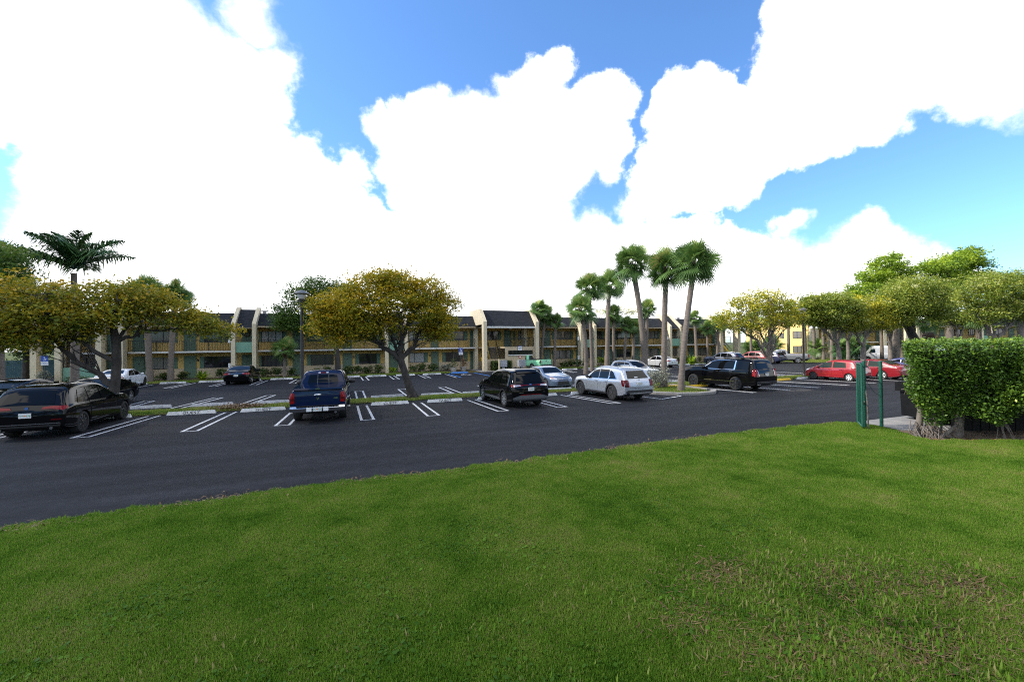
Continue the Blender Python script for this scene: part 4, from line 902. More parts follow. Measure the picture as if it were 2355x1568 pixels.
Veh(dict(name='parked_pickup', label='dark blue pickup seen from behind with bed cover and chrome bumper', cat='pickup', kind='pickup', x=-1.0, y=20.75, rz=U-.035, L=5.75, W=2.02, H=1.90, wb=3.56, fo=.165, r=.39, tw=.28, tum=.22, paint=mat('blue_pickup_paint', (.004,.011,.042), rough=.035, spec=.3), rim=M['chrome'], extra=[f]))
# black SUV with silver wheels
def f(v):
    L, H = v.L, v.H; X = lambda q: q*L-L/2
    v.glass([([(X(.14),1.10),(X(.30),1.075)],[(X(.215),1.50),(X(.30),1.56)]), ([(X(.31),1.075),(X(.475),1.06)],[(X(.31),1.565),(X(.475),1.56)]), ([(X(.49),1.06),(X(.665),1.06)],[(X(.49),1.555),(X(.575),1.46)])],
        rear=([(-.70,1.165),(.70,1.165)],[(-.55,1.53),(.55,1.53)]), front=([(-.70,1.16),(.70,1.16)],[(-.56,1.60),(.56,1.60)]))
    v.mir('tail_lamp', 'rear', [(.36,1.035),(.50,1.0),(.90,.965)], [(.36,1.06),(.55,1.085),(.88,1.10)], M['lamptail'], n=10, k=3, off=.008)
    v.mir('reverse_lamp', 'rear', [(.48,1.02),(.85,.985)], [(.52,1.065),(.84,1.075)], M['lamphead'], n=8, k=3, off=.014)
    v.both('tail_lamp', 'side', [(X(.012),.97),(X(.055),1.03)], [(X(.016),1.09),(X(.055),1.06)], M['lamptail'], n=4, k=3)
    v.panel('light_strip', 'rear', [(-.40,1.035),(.40,1.035)], [(-.40,1.06),(.40,1.06)], M['lamptail'], n=12, k=2)
    v.panel('bumper', 'rear', [(-.84,.26),(.84,.26)], [(-.90,.50),(-.55,.60),(.55,.60),(.90,.50)], M['greyplastic'], n=18, k=5, off=.01)
    v.panel('bumper_strip', 'rear', [(-.52,.612),(.52,.612)], [(-.52,.632),(.52,.632)], M['lamptail'], n=12, k=2, off=.01)
    v.plate(.87, chars=('4Y5','IMK')); v.mirrors(X(.655), 1.09); v.doors([X(.31),X(.485),X(.675)], .40, 1.04, .95)
    b = MB(); b.ball((0,0,0), (.012,.075,.032), 14); e = v.mb(b, 'emblem', M['emblemblue'], None, True); e.location = v.cast('rear', 0, 1.06, 1, .014)
    for y0, y1 in ((.38,.62), (-.72,-.62)): v.panel('badge', 'rear', [(y0,.715),(y1,.715)], [(y0,.735),(y1,.735)], M['chrome'], n=4, k=1, off=.009)
    v.panel('spoiler', 'top', [(X(.085),-.52),(X(.085),.52)], [(X(.16),-.54),(X(.16),.54)], v.paint, n=10, k=4, off=.03)
    v.archtrim(M['plastic']); v.sill(M['greyplastic'], .29, .42); v.exhaust((-.55,.55), .33)
    b = MB(); b.prism([(X(.33),H),(X(.37),H),(X(.36),H+.07),(X(.335),H+.06)], 'y', -.02, .02); v.mb(b, 'antenna', M['plastic'])
Veh(dict(name='parked_car', label='black SUV with silver wheels, grey lower bumper and a red strip joining its tail lamps', cat='car', kind='suv', x=7.62, y=20.35, rz=U+.06, L=4.78, W=1.93, H=1.745, wb=2.85, fo=.19, r=.365, tw=.25, rimr=.70, rim=M['rimsilver'], spokes=10, paint=BLK, extra=[f]))
# blue grey saloon
def f(v):
    L, H = v.L, v.H
    v.panel('emblem', 'front', [(-.07,.47*H),(.07,.47*H)], [(-.06,.50*H),(.06,.50*H)], M['chrome'], n=4, k=2); v.mir('indicator', 'front', [(.62,.49*H),(.74,.50*H)], [(.70,.55*H),(.77,.56*H)], M['lampamber'], n=3, k=2, off=.009)
    v.panel('grille_bar', 'front', [(-.35,.425*H),(.35,.425*H)], [(-.33,.448*H),(.33,.448*H)], M['plastic'], n=8, k=2)
    v.panel('splitter', 'front', [(-.72,.13*H),(.72,.13*H)], [(-.74,.165*H),(.74,.165*H)], M['plastic'], n=12, k=2)
Veh(dict(name='parked_car', label='blue grey saloon facing the camera between the black and silver SUVs, wide black grille', cat='car', kind='sedan', x=12.72, y=26.75, rz=-U+.05, L=4.63, W=1.76, H=1.40, wb=2.70, fo=.19, r=.325, paint=paint('blue_grey_car_paint', (.115,.155,.225), metal=.35), spokes=10, extra=[sedan_parts(), f]))
# silver SUV
def f(v):
    L, H = v.L, v.H; X = lambda q: q*L-L/2
    v.glass([([(X(.15),1.10),(X(.275),1.06)],[(X(.225),1.44),(X(.275),1.52)]), ([(X(.29),1.055),(X(.45),1.04)],[(X(.29),1.525),(X(.45),1.54)]), ([(X(.462),1.04),(X(.655),1.04)],[(X(.462),1.54),(X(.565),1.44)])],
        rear=([(-.66,1.13),(.66,1.13)],[(-.54,1.50),(.54,1.50)]), front=([(-.70,1.14),(.70,1.14)],[(-.56,1.56),(.56,1.56)]))
    v.both('window_trim', 'side', [(X(.15),1.068),(X(.655),1.02)], [(X(.15),1.088),(X(.655),1.034)], M['chrome'], n=14, k=1, off=.008)
    v.both('window_trim', 'side', [(X(.275),1.06),(X(.292),1.06)], [(X(.258),1.22),(X(.264),1.22)], M['chrome'], n=2, k=4, off=.012)
    v.both('window_trim', 'side', [(X(.148),1.10),(X(.223),1.45),(X(.29),1.535),(X(.46),1.55)], [(X(.142),1.10),(X(.218),1.465),(X(.29),1.555),(X(.46),1.568)], M['chrome'], n=16, k=1, off=.008)
    for a, b_ in ((.68,.76), (.79,.885)): v.mir('tail_lamp', 'rear', [(a,.74),(b_,.745)], [(a,1.06),(b_,1.06)], M['lamptail' if a < .7 else 'lampdark'], n=3, k=6, off=.010)
    v.mir('tail_lamp_housing', 'rear', [(.655,.72),(.91,.73)], [(.655,1.075),(.90,1.075)], M['plastic'], n=5, k=6, off=.005)
    v.both('tail_lamp', 'side', [(X(.012),.76),(X(.045),.78)], [(X(.018),1.06),(X(.075),1.075)], M['lampdark'], n=4, k=5)
    v.panel('bumper', 'rear', [(-.84,.24),(.84,.24)], [(-.92,.44),(-.80,.56),(.80,.56),(.92,.44)], M['plastic'], n=18, k=5, off=.008)
    v.panel('skid_plate', 'rear', [(-.62,.34),(.62,.34)], [(-.70,.44),(.70,.44)], M['rimsilver'], n=14, k=3, off=.022)
    v.panel('bumper_crease_shade', 'rear', [(-.60,.66),(.60,.66)], [(-.60,.675),(.60,.675)], M['seam'], n=12, k=1, off=.004)  # flat near-black strip painted for the shade in the bumper crease
    v.plate(.88, chars=('R31','K7U')); v.mirrors(X(.645), 1.08, M['plastic']); v.doors([X(.285),X(.457),X(.665)], .40, 1.015, .93)
    h = v.cast('rear', 0, 1.06, 1, .008); textmesh('emblem', 'KIA', .075, M['greyplastic'], v.root, Matrix.Translation(h) @ Matrix(((0,0,-1,0),(-1,0,0,0),(0,1,0,0),(0,0,0,1))))
    v.panel('window_sticker', 'rear', [(.02,1.165),(.22,1.165)], [(.02,1.20),(.22,1.20)], M['signwhite'], n=4, k=1, off=.009)
    v.archtrim(M['plastic'], .06); v.sill(M['plastic'], .28, .37); v.rack(X(.18), X(.55), .60, H-.01, M['rimsilver'])
    v.both('fender_badge', 'side', [(X(.67),.99),(X(.73),.985)], [(X(.67),1.02),(X(.73),1.01)], M['chrome'], n=4, k=1)
    b = MB(); b.prism([(X(.16),H-.01),(X(.205),H),(X(.175),H+.055),(X(.16),H+.05)], 'y', -.02, .02); v.mb(b, 'antenna', v.paint)
    v.panel('sunroof', 'top', [(X(.30),-.42),(X(.30),.42)], [(X(.53),-.40),(X(.53),.40)], M['carglass'], n=8, k=6)
Veh(dict(name='parked_car', label='light silver grey SUV with black arches and dark twin tail lamps, beside the palm island', cat='car', kind='suv', x=13.42, y=20.15, rz=U+.07, L=4.81, W=1.90, H=1.70, wb=2.815, fo=.19, r=.375, tw=.25, rimr=.70, rim=mat('machined_dark_rim', (.10,.10,.105), rough=.3, metal=.6), spokes=5, spw=.50, paint=paint('silver_car_paint', (.40,.43,.48), metal=.55, rough=.3), extra=[f]))
# grey blue compact SUV
def f(v):
    L, H = v.L, v.H; X = lambda q: q*L-L/2
    v.glass([([(X(.12),1.06),(X(.25),1.04)],[(X(.17),1.42),(X(.25),1.47)]), ([(X(.26),1.04),(X(.44),1.02)],[(X(.26),1.475),(X(.44),1.48)]), ([(X(.455),1.02),(X(.665),1.02)],[(X(.455),1.48),(X(.56),1.40)])],
        rear=([(-.58,1.05),(.58,1.05)],[(-.48,1.42),(.48,1.42)]), front=([(-.66,1.10),(.66,1.10)],[(-.54,1.52),(.54,1.52)]))
    v.panel('grille', 'front', [(-.50,.60),(.50,.60)], [(-.46,.86),(.46,.86)], M['plastic'], n=12, k=5)
    for zz in (.66,.73,.80): v.panel('grille_bar', 'front', [(-.48,zz),(.48,zz)], [(-.48,zz+.025),(.48,zz+.025)], M['rimsilver'], n=10, k=1, off=.012)
    v.mir('headlamp', 'front', [(.50,.78),(.82,.82)], [(.50,.92),(.80,.96)], M['lamphead'], n=6, k=3); v.mir('indicator', 'front', [(.66,.80),(.82,.82)], [(.68,.87),(.81,.89)], M['lampamber'], n=3, k=2, off=.010)
    v.mir('fog_lamp', 'front', [(.52,.42),(.72,.44)], [(.50,.58),(.74,.58)], M['lamphead'], n=4, k=3); v.panel('bumper', 'front', [(-.6,.24),(.6,.24)], [(-.7,.38),(.7,.38)], M['plastic'], n=12, k=3)
    v.mirrors(X(.655), 1.05); v.doors([X(.255),X(.448),X(.67)], .38, 1.0, .92); v.archtrim(M['plastic']); v.rack(X(.14), X(.54), .56, H-.01)
Veh(dict(name='parked_car', label='grey blue compact SUV facing the camera behind the palm trunks and pale shrub', cat='car', kind='suv', x=20.3, y=27.2, rz=-U+.08, L=4.1, W=1.77, H=1.62, wb=2.52, fo=.2, r=.345, paint=paint('steel_blue_paint', (.15,.185,.24), metal=.4), spokes=8, extra=[f]))
# mint green pickup
def f(v):
    L, H = v.L, v.H; X = lambda q: q*L-L/2
    v.glass([([(X(.43),1.10),(X(.68),1.08)],[(X(.45),1.56),(X(.60),1.52)])], m=M['carglasspale'], rear=([(-.64,1.19),(.64,1.19)],[(-.55,1.58),(.55,1.58)]), front=([(-.70,1.20),(.70,1.20)],[(-.56,1.60),(.56,1.60)]))
    v.mir('tail_lamp', 'rear', [(.83,.72),(.93,.72)], [(.83,1.12),(.92,1.13)], M['lampdark'], n=3, k=6, off=.012); v.both('tail_lamp', 'side', [(X(.003),.74),(X(.022),.74)], [(X(.003),1.13),(X(.022),1.13)], M['plastic'], n=3, k=5)
    tg = v.panel('tailgate', 'rear', [(-.80,.66),(.80,.66)], [(-.80,1.145),(.80,1.145)], v.paint, n=12, k=4, off=.01); v.panel('tailgate_handle', 'rear', [(-.11,1.0),(.11,1.0)], [(-.11,1.06),(.11,1.06)], M['plastic'], n=3, k=2, off=.02, par=tg)
    b = MB(); b.box(-L/2-.12, -L/2+.05, -.88, .88, .46, .62); v.mb(b, 'rear_bumper', M['plastic'])
    v.panel('brake_lamp', 'rear', [(-.1,1.655),(.1,1.655)], [(-.1,1.69),(.1,1.69)], M['lampdark'], n=3, k=1)
    v.mirrors(X(.675), 1.17, M['plastic'], 1.3); v.doors([X(.425),X(.70)], .50, 1.07, 1.0)
    b = MB(); b.box(-L/2+.1, L/2-.2, -.6, .6, .34, .5); v.mb(b, 'chassis', M['well'])
    for sg in (1, -1): v.mb(MB().box(X(.012), X(.395), sg*.84-.05, sg*.84+.05, 1.17*1.0, 1.215), 'bed_rail_cap', M['plastic'])
Veh(dict(name='parked_pickup', label='mint green regular cab pickup with open bed beside the stair tower', cat='pickup', kind='pickup', x=19.85, y=46.2, rz=U+.36, L=5.3, W=1.98, H=1.76, wb=3.02, fo=.18, r=.36, tum=.22, bed=(.10,2.06,.72), paint=paint('mint_green_paint', (.26,.66,.38), coat=.5), rim=M['rimsilver'], extra=[f]))
Veh(dict(name='parked_car', label='old silver saloon by the motel, seen from behind right of a palm trunk', cat='car', kind='sedan', x=35.0, y=42.0, rz=U+.1, L=4.4, W=1.69, H=1.38, wb=2.46, fo=.19, r=.30, paint=paint('pale_silver_paint', (.50,.51,.52), metal=.4), rim=M['rimwhite'], extra=[sedan_parts(plate=('J19','4ZL'))]))
# large black SUV
def f(v):
    L, H = v.L, v.H; X = lambda q: q*L-L/2
    v.glass([([(X(.055),1.27),(X(.235),1.26)],[(X(.10),1.72),(X(.215),1.73)]), ([(X(.275),1.25),(X(.44),1.25)],[(X(.275),1.74),(X(.44),1.75)]), ([(X(.452),1.25),(X(.64),1.25)],[(X(.452),1.75),(X(.555),1.66)])],
        rear=([(-.72,1.28),(.72,1.28)],[(-.62,1.73),(.62,1.73)]), front=([(-.74,1.32),(.74,1.32)],[(-.62,1.76),(.62,1.76)]))
    v.both('window_trim', 'side', [(X(.265),1.215),(X(.64),1.215)], [(X(.265),1.24),(X(.64),1.24)], M['chrome'], n=12, k=1, off=.009); v.both('window_trim', 'side', [(X(.25),1.22),(X(.268),1.22)], [(X(.246),1.76),(X(.258),1.76)], M['chrome'], n=2, k=6, off=.009)
    v.both('window_trim', 'side', [(X(.25),1.765),(X(.45),1.775),(X(.55),1.70),(X(.66),1.30)], [(X(.25),1.785),(X(.45),1.795),(X(.553),1.72),(X(.668),1.31)], M['chrome'], n=16, k=1, off=.009)
    v.mir('tail_lamp', 'rear', [(.74,.86),(.95,.86)], [(.76,1.30),(.92,1.30)], M['lamptail'], n=4, k=8, off=.009); v.mir('reverse_lamp', 'rear', [(.705,.88),(.745,.88)], [(.72,1.24),(.755,1.24)], M['lamphead'], n=2, k=6, off=.012)
    v.both('tail_lamp', 'side', [(X(.008),.87),(X(.045),.92)], [(X(.014),1.30),(X(.036),1.30)], M['lamptail'], n=3, k=6)
    v.panel('bumper_strip', 'rear', [(-.92,.535),(.92,.535)], [(-.92,.565),(.92,.565)], M['chrome'], n=14, k=1, off=.012); v.panel('bumper', 'rear', [(-.86,.32),(.86,.32)], [(-.92,.5),(.92,.5)], M['plastic'], n=14, k=3)
    v.panel('trunk_crease_shade', 'rear', [(-.6,.86),(.6,.86)], [(-.6,.875),(.6,.875)], M['seam'], n=10, k=1, off=.005)  # crease shade on the tailgate painted as a flat dark strip
    v.plate(.98, y=0, chars=('B82','N6A')); v.mirrors(X(.645), 1.28, BLK, 1.3); v.doors([X(.27),X(.447),X(.655)], .50, 1.2, 1.12)
    v.both('sill_trim', 'side', [(X(.27),.52),(X(.655),.52)], [(X(.27),.55),(X(.655),.55)], M['chrome'], n=10, k=1, off=.012)
    v.rack(X(.10), X(.56), .68, H+.0, M['plastic'], bars=(X(.20), X(.42))); v.exhaust((.62,.74,-.62,-.74), .40)
    v.mir('headlamp', 'front', [(.66,.88),(.92,.88)], [(.66,1.08),(.90,1.10)], M['lamphead'], n=4, k=3); v.both('side_marker', 'side', [(X(.955),.80),(X(.975),.80)], [(X(.955),.88),(X(.972),.88)], M['lamptail'], n=2, k=2)
Veh(dict(name='parked_car', label='large black SUV with roof bars and chrome strips, right of the palm island', cat='car', kind='suv', x=22.55, y=20.75, rz=U+.10, L=5.35, W=2.06, H=1.90, wb=3.07, fo=.178, r=.41, tw=.28, rimr=.72, rim=M['rimblack'], spokes=6, tum=.24, paint=BLK, hmat=M['chrome'],
  top=[(0,.44),(.008,.56),(.018,.64),(.03,.70),(.05,.86),(.07,.955),(.10,.985),(.2,1.0),(.36,1.0),(.48,.98),(.55,.945),(.60,.87),(.675,.725),(.71,.71),(.82,.70),(.92,.675),(.965,.64),(.985,.56),(1,.46)], belt=[(0,.44),(.010,.54),(.03,.62),(.1,.655),(.5,.64),(.68,.635),(.8,.63),(.9,.605),(.96,.55),(1,.42)], plan=[(0,.95),(.008,.985),(.03,.995),(.1,1),(.88,1),(.94,.97),(.975,.92),(1,.84)], extra=[f]))
# distant cars by the end of the motel
def suv_plain(plate=None, rl='lamptail'):
    def f(v):
        L, H = v.L, v.H; X = lambda q: q*L-L/2; z = .62*H
        v.glass([([(X(.13),z+.03),(X(.28),z)],[(X(.19),.85*H),(X(.28),.90*H)]), ([(X(.29),z),(X(.46),z)],[(X(.29),.905*H),(X(.46),.905*H)]), ([(X(.475),z),(X(.66),z)],[(X(.475),.90*H),(X(.565),.84*H)])],
            rear=([(-.62,.655*H),(.62,.655*H)],[(-.50,.88*H),(.50,.88*H)]), front=([(-.66,.67*H),(.66,.67*H)],[(-.54,.92*H),(.54,.92*H)]))
        v.mir('tail_lamp', 'rear', [(.70,.50*H),(.86,.50*H)], [(.60,.80*H),(.70,.80*H)], M[rl], n=3, k=6, off=.01); v.mirrors(X(.65), z+.03); v.doors([X(.285),X(.468),X(.67)], .38, z-.04, z-.12)
        if plate: v.plate(.52*H, chars=plate)
    return f
Veh(dict(name='parked_car', label='dark grey blue SUV by the motel showing above the large black SUV', cat='car', kind='suv', x=44.1, y=41.0, rz=U+.22, L=4.6, W=1.85, H=1.68, wb=2.66, fo=.2, r=.35, paint=paint('slate_paint', (.035,.045,.075), metal=.3), extra=[suv_plain(('L05','3WT'))]))
Veh(dict(name='parked_car', label='red SUV half hidden behind the grey tree trunk by the motel', cat='car', kind='suv', x=49.6, y=41.6, rz=U+.2, L=4.5, W=1.84, H=1.66, wb=2.66, fo=.2, r=.35, paint=paint('bright_red_paint', (.26,.012,.010)), extra=[suv_plain()]))
Veh(dict(name='parked_car', label='dark blue SUV right behind the grey tree trunk, left of the silver pickup', cat='car', kind='suv', x=52.6, y=42.0, rz=U+.2, L=4.5, W=1.84, H=1.64, wb=2.66, fo=.2, r=.35, paint=paint('navy_paint', (.02,.025,.06)), extra=[suv_plain()]))
# silver pickup
def f(v):
    L, H = v.L, v.H; X = lambda q: q*L-L/2
    v.glass([([(X(.44),1.16),(X(.525),1.16)],[(X(.45),1.62),(X(.525),1.65)]), ([(X(.54),1.16),(X(.70),1.15)],[(X(.54),1.66),(X(.61),1.58)])], rear=([(-.64,1.24),(.64,1.24)],[(-.55,1.66),(.55,1.66)]), front=([(-.72,1.25),(.72,1.25)],[(-.58,1.68),(.58,1.68)]))
    v.mir('tail_lamp', 'rear', [(.83,.76),(.95,.76)], [(.83,1.16),(.93,1.16)], M['lamptail'], n=3, k=5, off=.012); v.both('tail_lamp', 'side', [(X(.003),.78),(X(.02),.78)], [(X(.003),1.17),(X(.02),1.17)], M['lamptail'], n=3, k=5)
    v.panel('tailgate', 'rear', [(-.80,.70),(.80,.70)], [(-.80,1.20),(.80,1.20)], M['greyplastic'], n=12, k=4, off=.01); v.mb(MB().box(-L/2-.14, -L/2+.04, -.92, .92, .50, .66), 'rear_bumper', M['greyplastic'])
    v.mirrors(X(.69), 1.22, M['plastic'], 1.3); v.doors([X(.43),X(.532),X(.715)], .52, 1.13, 1.05); v.mb(MB().box(-L/2+.1, L/2-.2, -.6, .6, .36, .52), 'chassis', M['well'])
    v.plate(.58, x=-L/2-.15, chars=('K40','7RH'))
Veh(dict(name='parked_pickup', label='silver grey extended cab pickup parked by the far lawn, seen from its left side', cat='pickup', kind='pickup', x=54.4, y=40.9, rz=U+.78, L=5.8, W=2.0, H=1.86, wb=3.64, fo=.165, r=.37, tum=.22, bed=(.10,2.26,.76), paint=paint('pickup_silver', (.27,.275,.28), metal=.45), rim=M['rimsilver'], spokes=5, extra=[f]))
# red hatchback
def f(v):
    L, H = v.L, v.H; X = lambda q: q*L-L/2
    v.glass([([(X(.205),.955),(X(.435),.93)],[(X(.225),1.31),(X(.435),1.37)]), ([(X(.46),.93),(X(.735),.91)],[(X(.46),1.375),(X(.60),1.28)])], m=M['carglasspale'], rear=([(-.52,1.0),(.52,1.0)],[(-.44,1.33),(.44,1.33)]), front=([(-.62,1.0),(.62,1.0)],[(-.50,1.40),(.50,1.40)]))
    v.both('tail_lamp', 'side', [(X(.03),.83),(X(.10),.87)], [(X(.035),.94),(X(.135),1.0)], M['lamptail'], n=5, k=3); v.mir('tail_lamp', 'rear', [(.50,.86),(.74,.84)], [(.50,.97),(.70,.98)], M['lamptail'], n=5, k=3)
    v.both('headlamp', 'side', [(X(.90),.72),(X(.97),.64)], [(X(.875),.82),(X(.962),.735)], M['lamphead'], n=5, k=3); v.mir('headlamp', 'front', [(.42,.62),(.70,.66)], [(.42,.72),(.68,.78)], M['lamphead'], n=5, k=3)
    v.mirrors(X(.70), .96, v.paint); v.doors([X(.25),X(.445),X(.725)], .26, .90, .82); v.both('indicator', 'side', [(X(.805),.73),(X(.83),.73)], [(X(.805),.755),(X(.83),.755)], M['lampamber'], n=2, k=1)
    v.both('sill_trim', 'side', [(X(.24),.20),(X(.72),.20)], [(X(.24),.23),(X(.72),.23)], M['greyplastic'], n=8, k=1, off=.008); v.both('side_crease_shade', 'side', [(X(.26),.40),(X(.70),.36)], [(X(.26),.408),(X(.70),.366)], M['lampdark'], n=8, k=1, off=.0065)  # shade line of the door crease painted as a dark red strip
    v.panel('bumper', 'rear', [(-.6,.3),(.6,.3)], [(-.66,.42),(.66,.42)], M['plastic'], n=10, k=2); v.plate(.66, chars=('H53','2QD'))
Veh(dict(name='parked_car', label='bright red hatchback in side view beside the lamp post, white rear hubcap, black front wheel', cat='car', kind='hatch', x=33.75, y=21.15, rz=U+.02, L=3.84, W=1.67, H=1.50, wb=2.45, fo=.205, r=.285, tw=.18, paint=paint('red_hatch_paint', (.27,.005,.011)), rim=M['rimwhite'], rimfl=M['steel'], spokes=7, spw=.8, extra=[f]))
def f(v):
    L, H = v.L, v.H; X = lambda q: q*L-L/2
    v.both('window_trim', 'side', [(X(.215),.655*H-.02),(X(.67),.655*H-.03)], [(X(.215),.655*H),(X(.67),.655*H-.012)], M['chrome'], n=12, k=1, off=.008)
Veh(dict(name='parked_car', label='dark red saloon behind the green gate posts, five spoke alloy wheels', cat='car', kind='sedan', x=37.35, y=20.95, rz=U+.02, L=4.8, W=1.83, H=1.47, wb=2.71, fo=.19, r=.33, paint=paint('dark_red_paint', (.20,.006,.012)), rim=M['rimwhite'], spokes=5, spw=.6, extra=[sedan_parts(plate=('T77','1EB'), glassm=M['carglasspale']), f]))
def f(v):
    L, H = v.L, v.H; X = lambda q: q*L-L/2
    cov = mat('car_cover_blue', (.055,.065,.17), (.045,.05,.14), rough=.8, scale=6, bump=.6, bscale=9)
    v.panel('car_cover', 'top', [(X(.10),-.72),(X(.10),.72)], [(X(.66),-.72),(X(.66),.72)], cov, n=20, k=20, off=.02)
    v.both('car_cover', 'side', [(X(.12),.84),(X(.66),.84)], [(X(.20),.70*H),(X(.60),.86*H)], cov, n=16, k=6, off=.02)
Veh(dict(name='parked_car', label='white saloon under a blue cover, beyond the dark red saloon', cat='car', kind='sedan', x=40.9, y=20.7, rz=U+.02, L=4.6, W=1.8, H=1.45, wb=2.7, fo=.19, r=.33, paint=paint('white_covered_paint', (.70,.71,.73)), rim=M['rimsilver'], extra=[sedan_parts(), f]))
Veh(dict(name='parked_car', label='white saloon, only its roof showing over the blue car cover', cat='car', kind='sedan', x=43.9, y=21.0, rz=U+.02, L=4.7, W=1.8, H=1.5, wb=2.7, fo=.19, r=.33, paint=paint('white_saloon_paint', (.70,.71,.72)), extra=[sedan_parts()]))
# white vans
def van(doors_open):
    def f(v):
        L, H = v.L, v.H; X = lambda q: q*L-L/2
        v.glass([([(X(.66),1.22),(X(.80),1.20)],[(X(.66),1.75),(X(.745),1.70)])], front=([(-.75,1.28),(.75,1.28)],[(-.62,1.85),(.62,1.85)]), rear=None if doors_open else ([(-.66,1.2),(.66,1.2)],[(-.62,1.72),(.62,1.72)]))
        v.mir('tail_lamp', 'rear', [(.84,1.15),(.93,1.15)], [(.82,1.60),(.90,1.60)], M['lamptail'], n=2, k=5, off=.01); v.mirrors(X(.79), 1.25, M['plastic'], 1.4); v.doors([X(.64),X(.83)], .45, 1.18, 1.1)
        v.mb(MB().box(-L/2-.12, -L/2+.05, -.9, .9, .42, .56), 'rear_bumper', M['plastic'])
        if doors_open:
            v.panel('cargo_shade_panel', 'rear', [(-.78,.6),(.78,.6)], [(-.72,1.85),(.72,1.85)], M['well'], n=6, k=6)  # flat black panel painted for the shade inside the open van
            for sg in (1, -1):
                d = v.mb(MB().box(-L/2-.80, -L/2-.02, sg*.90-.03, sg*.90+.03, .58, 1.92), 'cargo_door', v.paint)
                v.mb(MB().box(-L/2-.68, -L/2-.16, sg*.90-.036, sg*.90+.036, 1.2, 1.75), 'window', M['carglass'], d)
    return f
WV = paint('white_van_paint', (.74,.75,.76), coat=.4)
Veh(dict(name='parked_van', label='white van with its rear doors open behind the slim palm trunks on the right', cat='van', kind='van', x=67.0, y=36.5, rz=U+1.0, L=5.6, W=2.0, H=2.1, wb=3.4, fo=.17, r=.36, tum=.12, paint=WV, extra=[van(True)]))
Veh(dict(name='parked_van', label='white van showing just above the left end of the clipped hedge', cat='van', kind='van', x=72.0, y=34.3, rz=U+1.28, L=5.7, W=2.0, H=2.15, wb=3.4, fo=.17, r=.36, tum=.12, paint=WV, extra=[van(False)]))
# ---------------------------------------------------------------- vegetation
M['bark'] = mat('grey_bark', (.026,.022,.019), (.055,.049,.044), rough=.95, scale=6, bump=1.0, bscale=18, stretch=(1,1,.5))
M['barkpale'] = mat('pale_bark', (.20,.17,.145), (.11,.09,.075), rough=.95, scale=5, bump=.8, bscale=18, stretch=(1,1,.5))
M['palmtrunk'] = mat('palm_trunk', (.20,.165,.135), (.115,.092,.075), rough=.95, scale=9, bump=1, bscale=14, stretch=(.4,.4,3.5))
M['palmboot'] = mat('palm_boots', (.12,.065,.035), (.05,.03,.018), rough=.95, scale=10, bump=1, bscale=20)
M['twig'] = mat('twigs', (.20,.18,.16), rough=.95)
LM = {
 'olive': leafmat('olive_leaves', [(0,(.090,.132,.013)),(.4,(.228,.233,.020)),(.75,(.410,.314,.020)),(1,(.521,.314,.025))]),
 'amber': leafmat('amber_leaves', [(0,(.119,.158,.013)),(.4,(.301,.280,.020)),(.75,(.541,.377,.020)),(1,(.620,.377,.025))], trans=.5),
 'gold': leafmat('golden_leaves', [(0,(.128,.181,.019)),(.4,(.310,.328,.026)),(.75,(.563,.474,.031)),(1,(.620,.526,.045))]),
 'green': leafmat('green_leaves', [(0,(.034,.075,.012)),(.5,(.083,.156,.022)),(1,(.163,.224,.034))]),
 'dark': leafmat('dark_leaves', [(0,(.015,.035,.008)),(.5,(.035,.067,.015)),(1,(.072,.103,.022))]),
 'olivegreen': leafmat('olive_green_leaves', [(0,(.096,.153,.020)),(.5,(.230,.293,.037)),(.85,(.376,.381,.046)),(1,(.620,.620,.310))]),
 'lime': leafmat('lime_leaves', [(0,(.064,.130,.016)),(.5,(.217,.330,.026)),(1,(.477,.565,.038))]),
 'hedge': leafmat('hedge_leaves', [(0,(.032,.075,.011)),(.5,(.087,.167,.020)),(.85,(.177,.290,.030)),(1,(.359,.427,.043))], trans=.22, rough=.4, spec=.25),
 'palm': leafmat('palm_leaves', [(0,(.053,.103,.027)),(.5,(.117,.208,.053)),(.9,(.220,.311,.070)),(1,(.416,.338,.117))], trans=.2, rough=.4),
 'royal': leafmat('royal_palm_leaves', [(0,(.033,.088,.030)),(.6,(.077,.162,.050)),(1,(.211,.269,.064))], trans=.2, rough=.4),
 'pale': leafmat('pale_shrub_leaves', [(0,(.120,.128,.096)),(.5,(.239,.248,.184)),(1,(.383,.383,.303))], trans=.15),
 'bush': leafmat('shrub_leaves', [(0,(.025,.047,.013)),(.5,(.064,.106,.022)),(.85,(.135,.167,.035)),(1,(.191,.128,.047))], trans=.2),
 'bright': leafmat('bright_plant_leaves', [(0,(.112,.208,.024)),(1,(.319,.447,.032))]),
 'grey': leafmat('greyish_far_leaves', [(0,(.144,.160,.120)),(1,(.303,.303,.239))]),
 'brown': leafmat('dry_leaves', [(0,(.069,.036,.013)),(.5,(.150,.082,.030)),(1,(.253,.166,.067))], trans=.1),
}
def unit(v): return v/np.maximum(np.linalg.norm(v, axis=-1, keepdims=True), 1e-9)
def leaves(P, size, g, asp=.5, upb=.5, D=None, var=.35):
    """diamond leaves at points P"""
    n = len(P); d = g.normal(size=(n, 3)); d[:, 2] *= .6
    d = unit(d) if D is None else unit(D+.55*unit(d))
    nm = g.normal(size=(n, 3)); nm[:, 2] += upb*2; s_ = unit(np.cross(d, unit(nm)))
    l = size*(1+var*g.uniform(-1, 1, (n, 1))); a = d*l*.5; w_ = s_*l*.5*asp
    V = np.stack([P-a, P+w_, P+a, P-w_], 1).reshape(-1, 3); F = np.arange(4*n).reshape(n, 4)
    return V, F
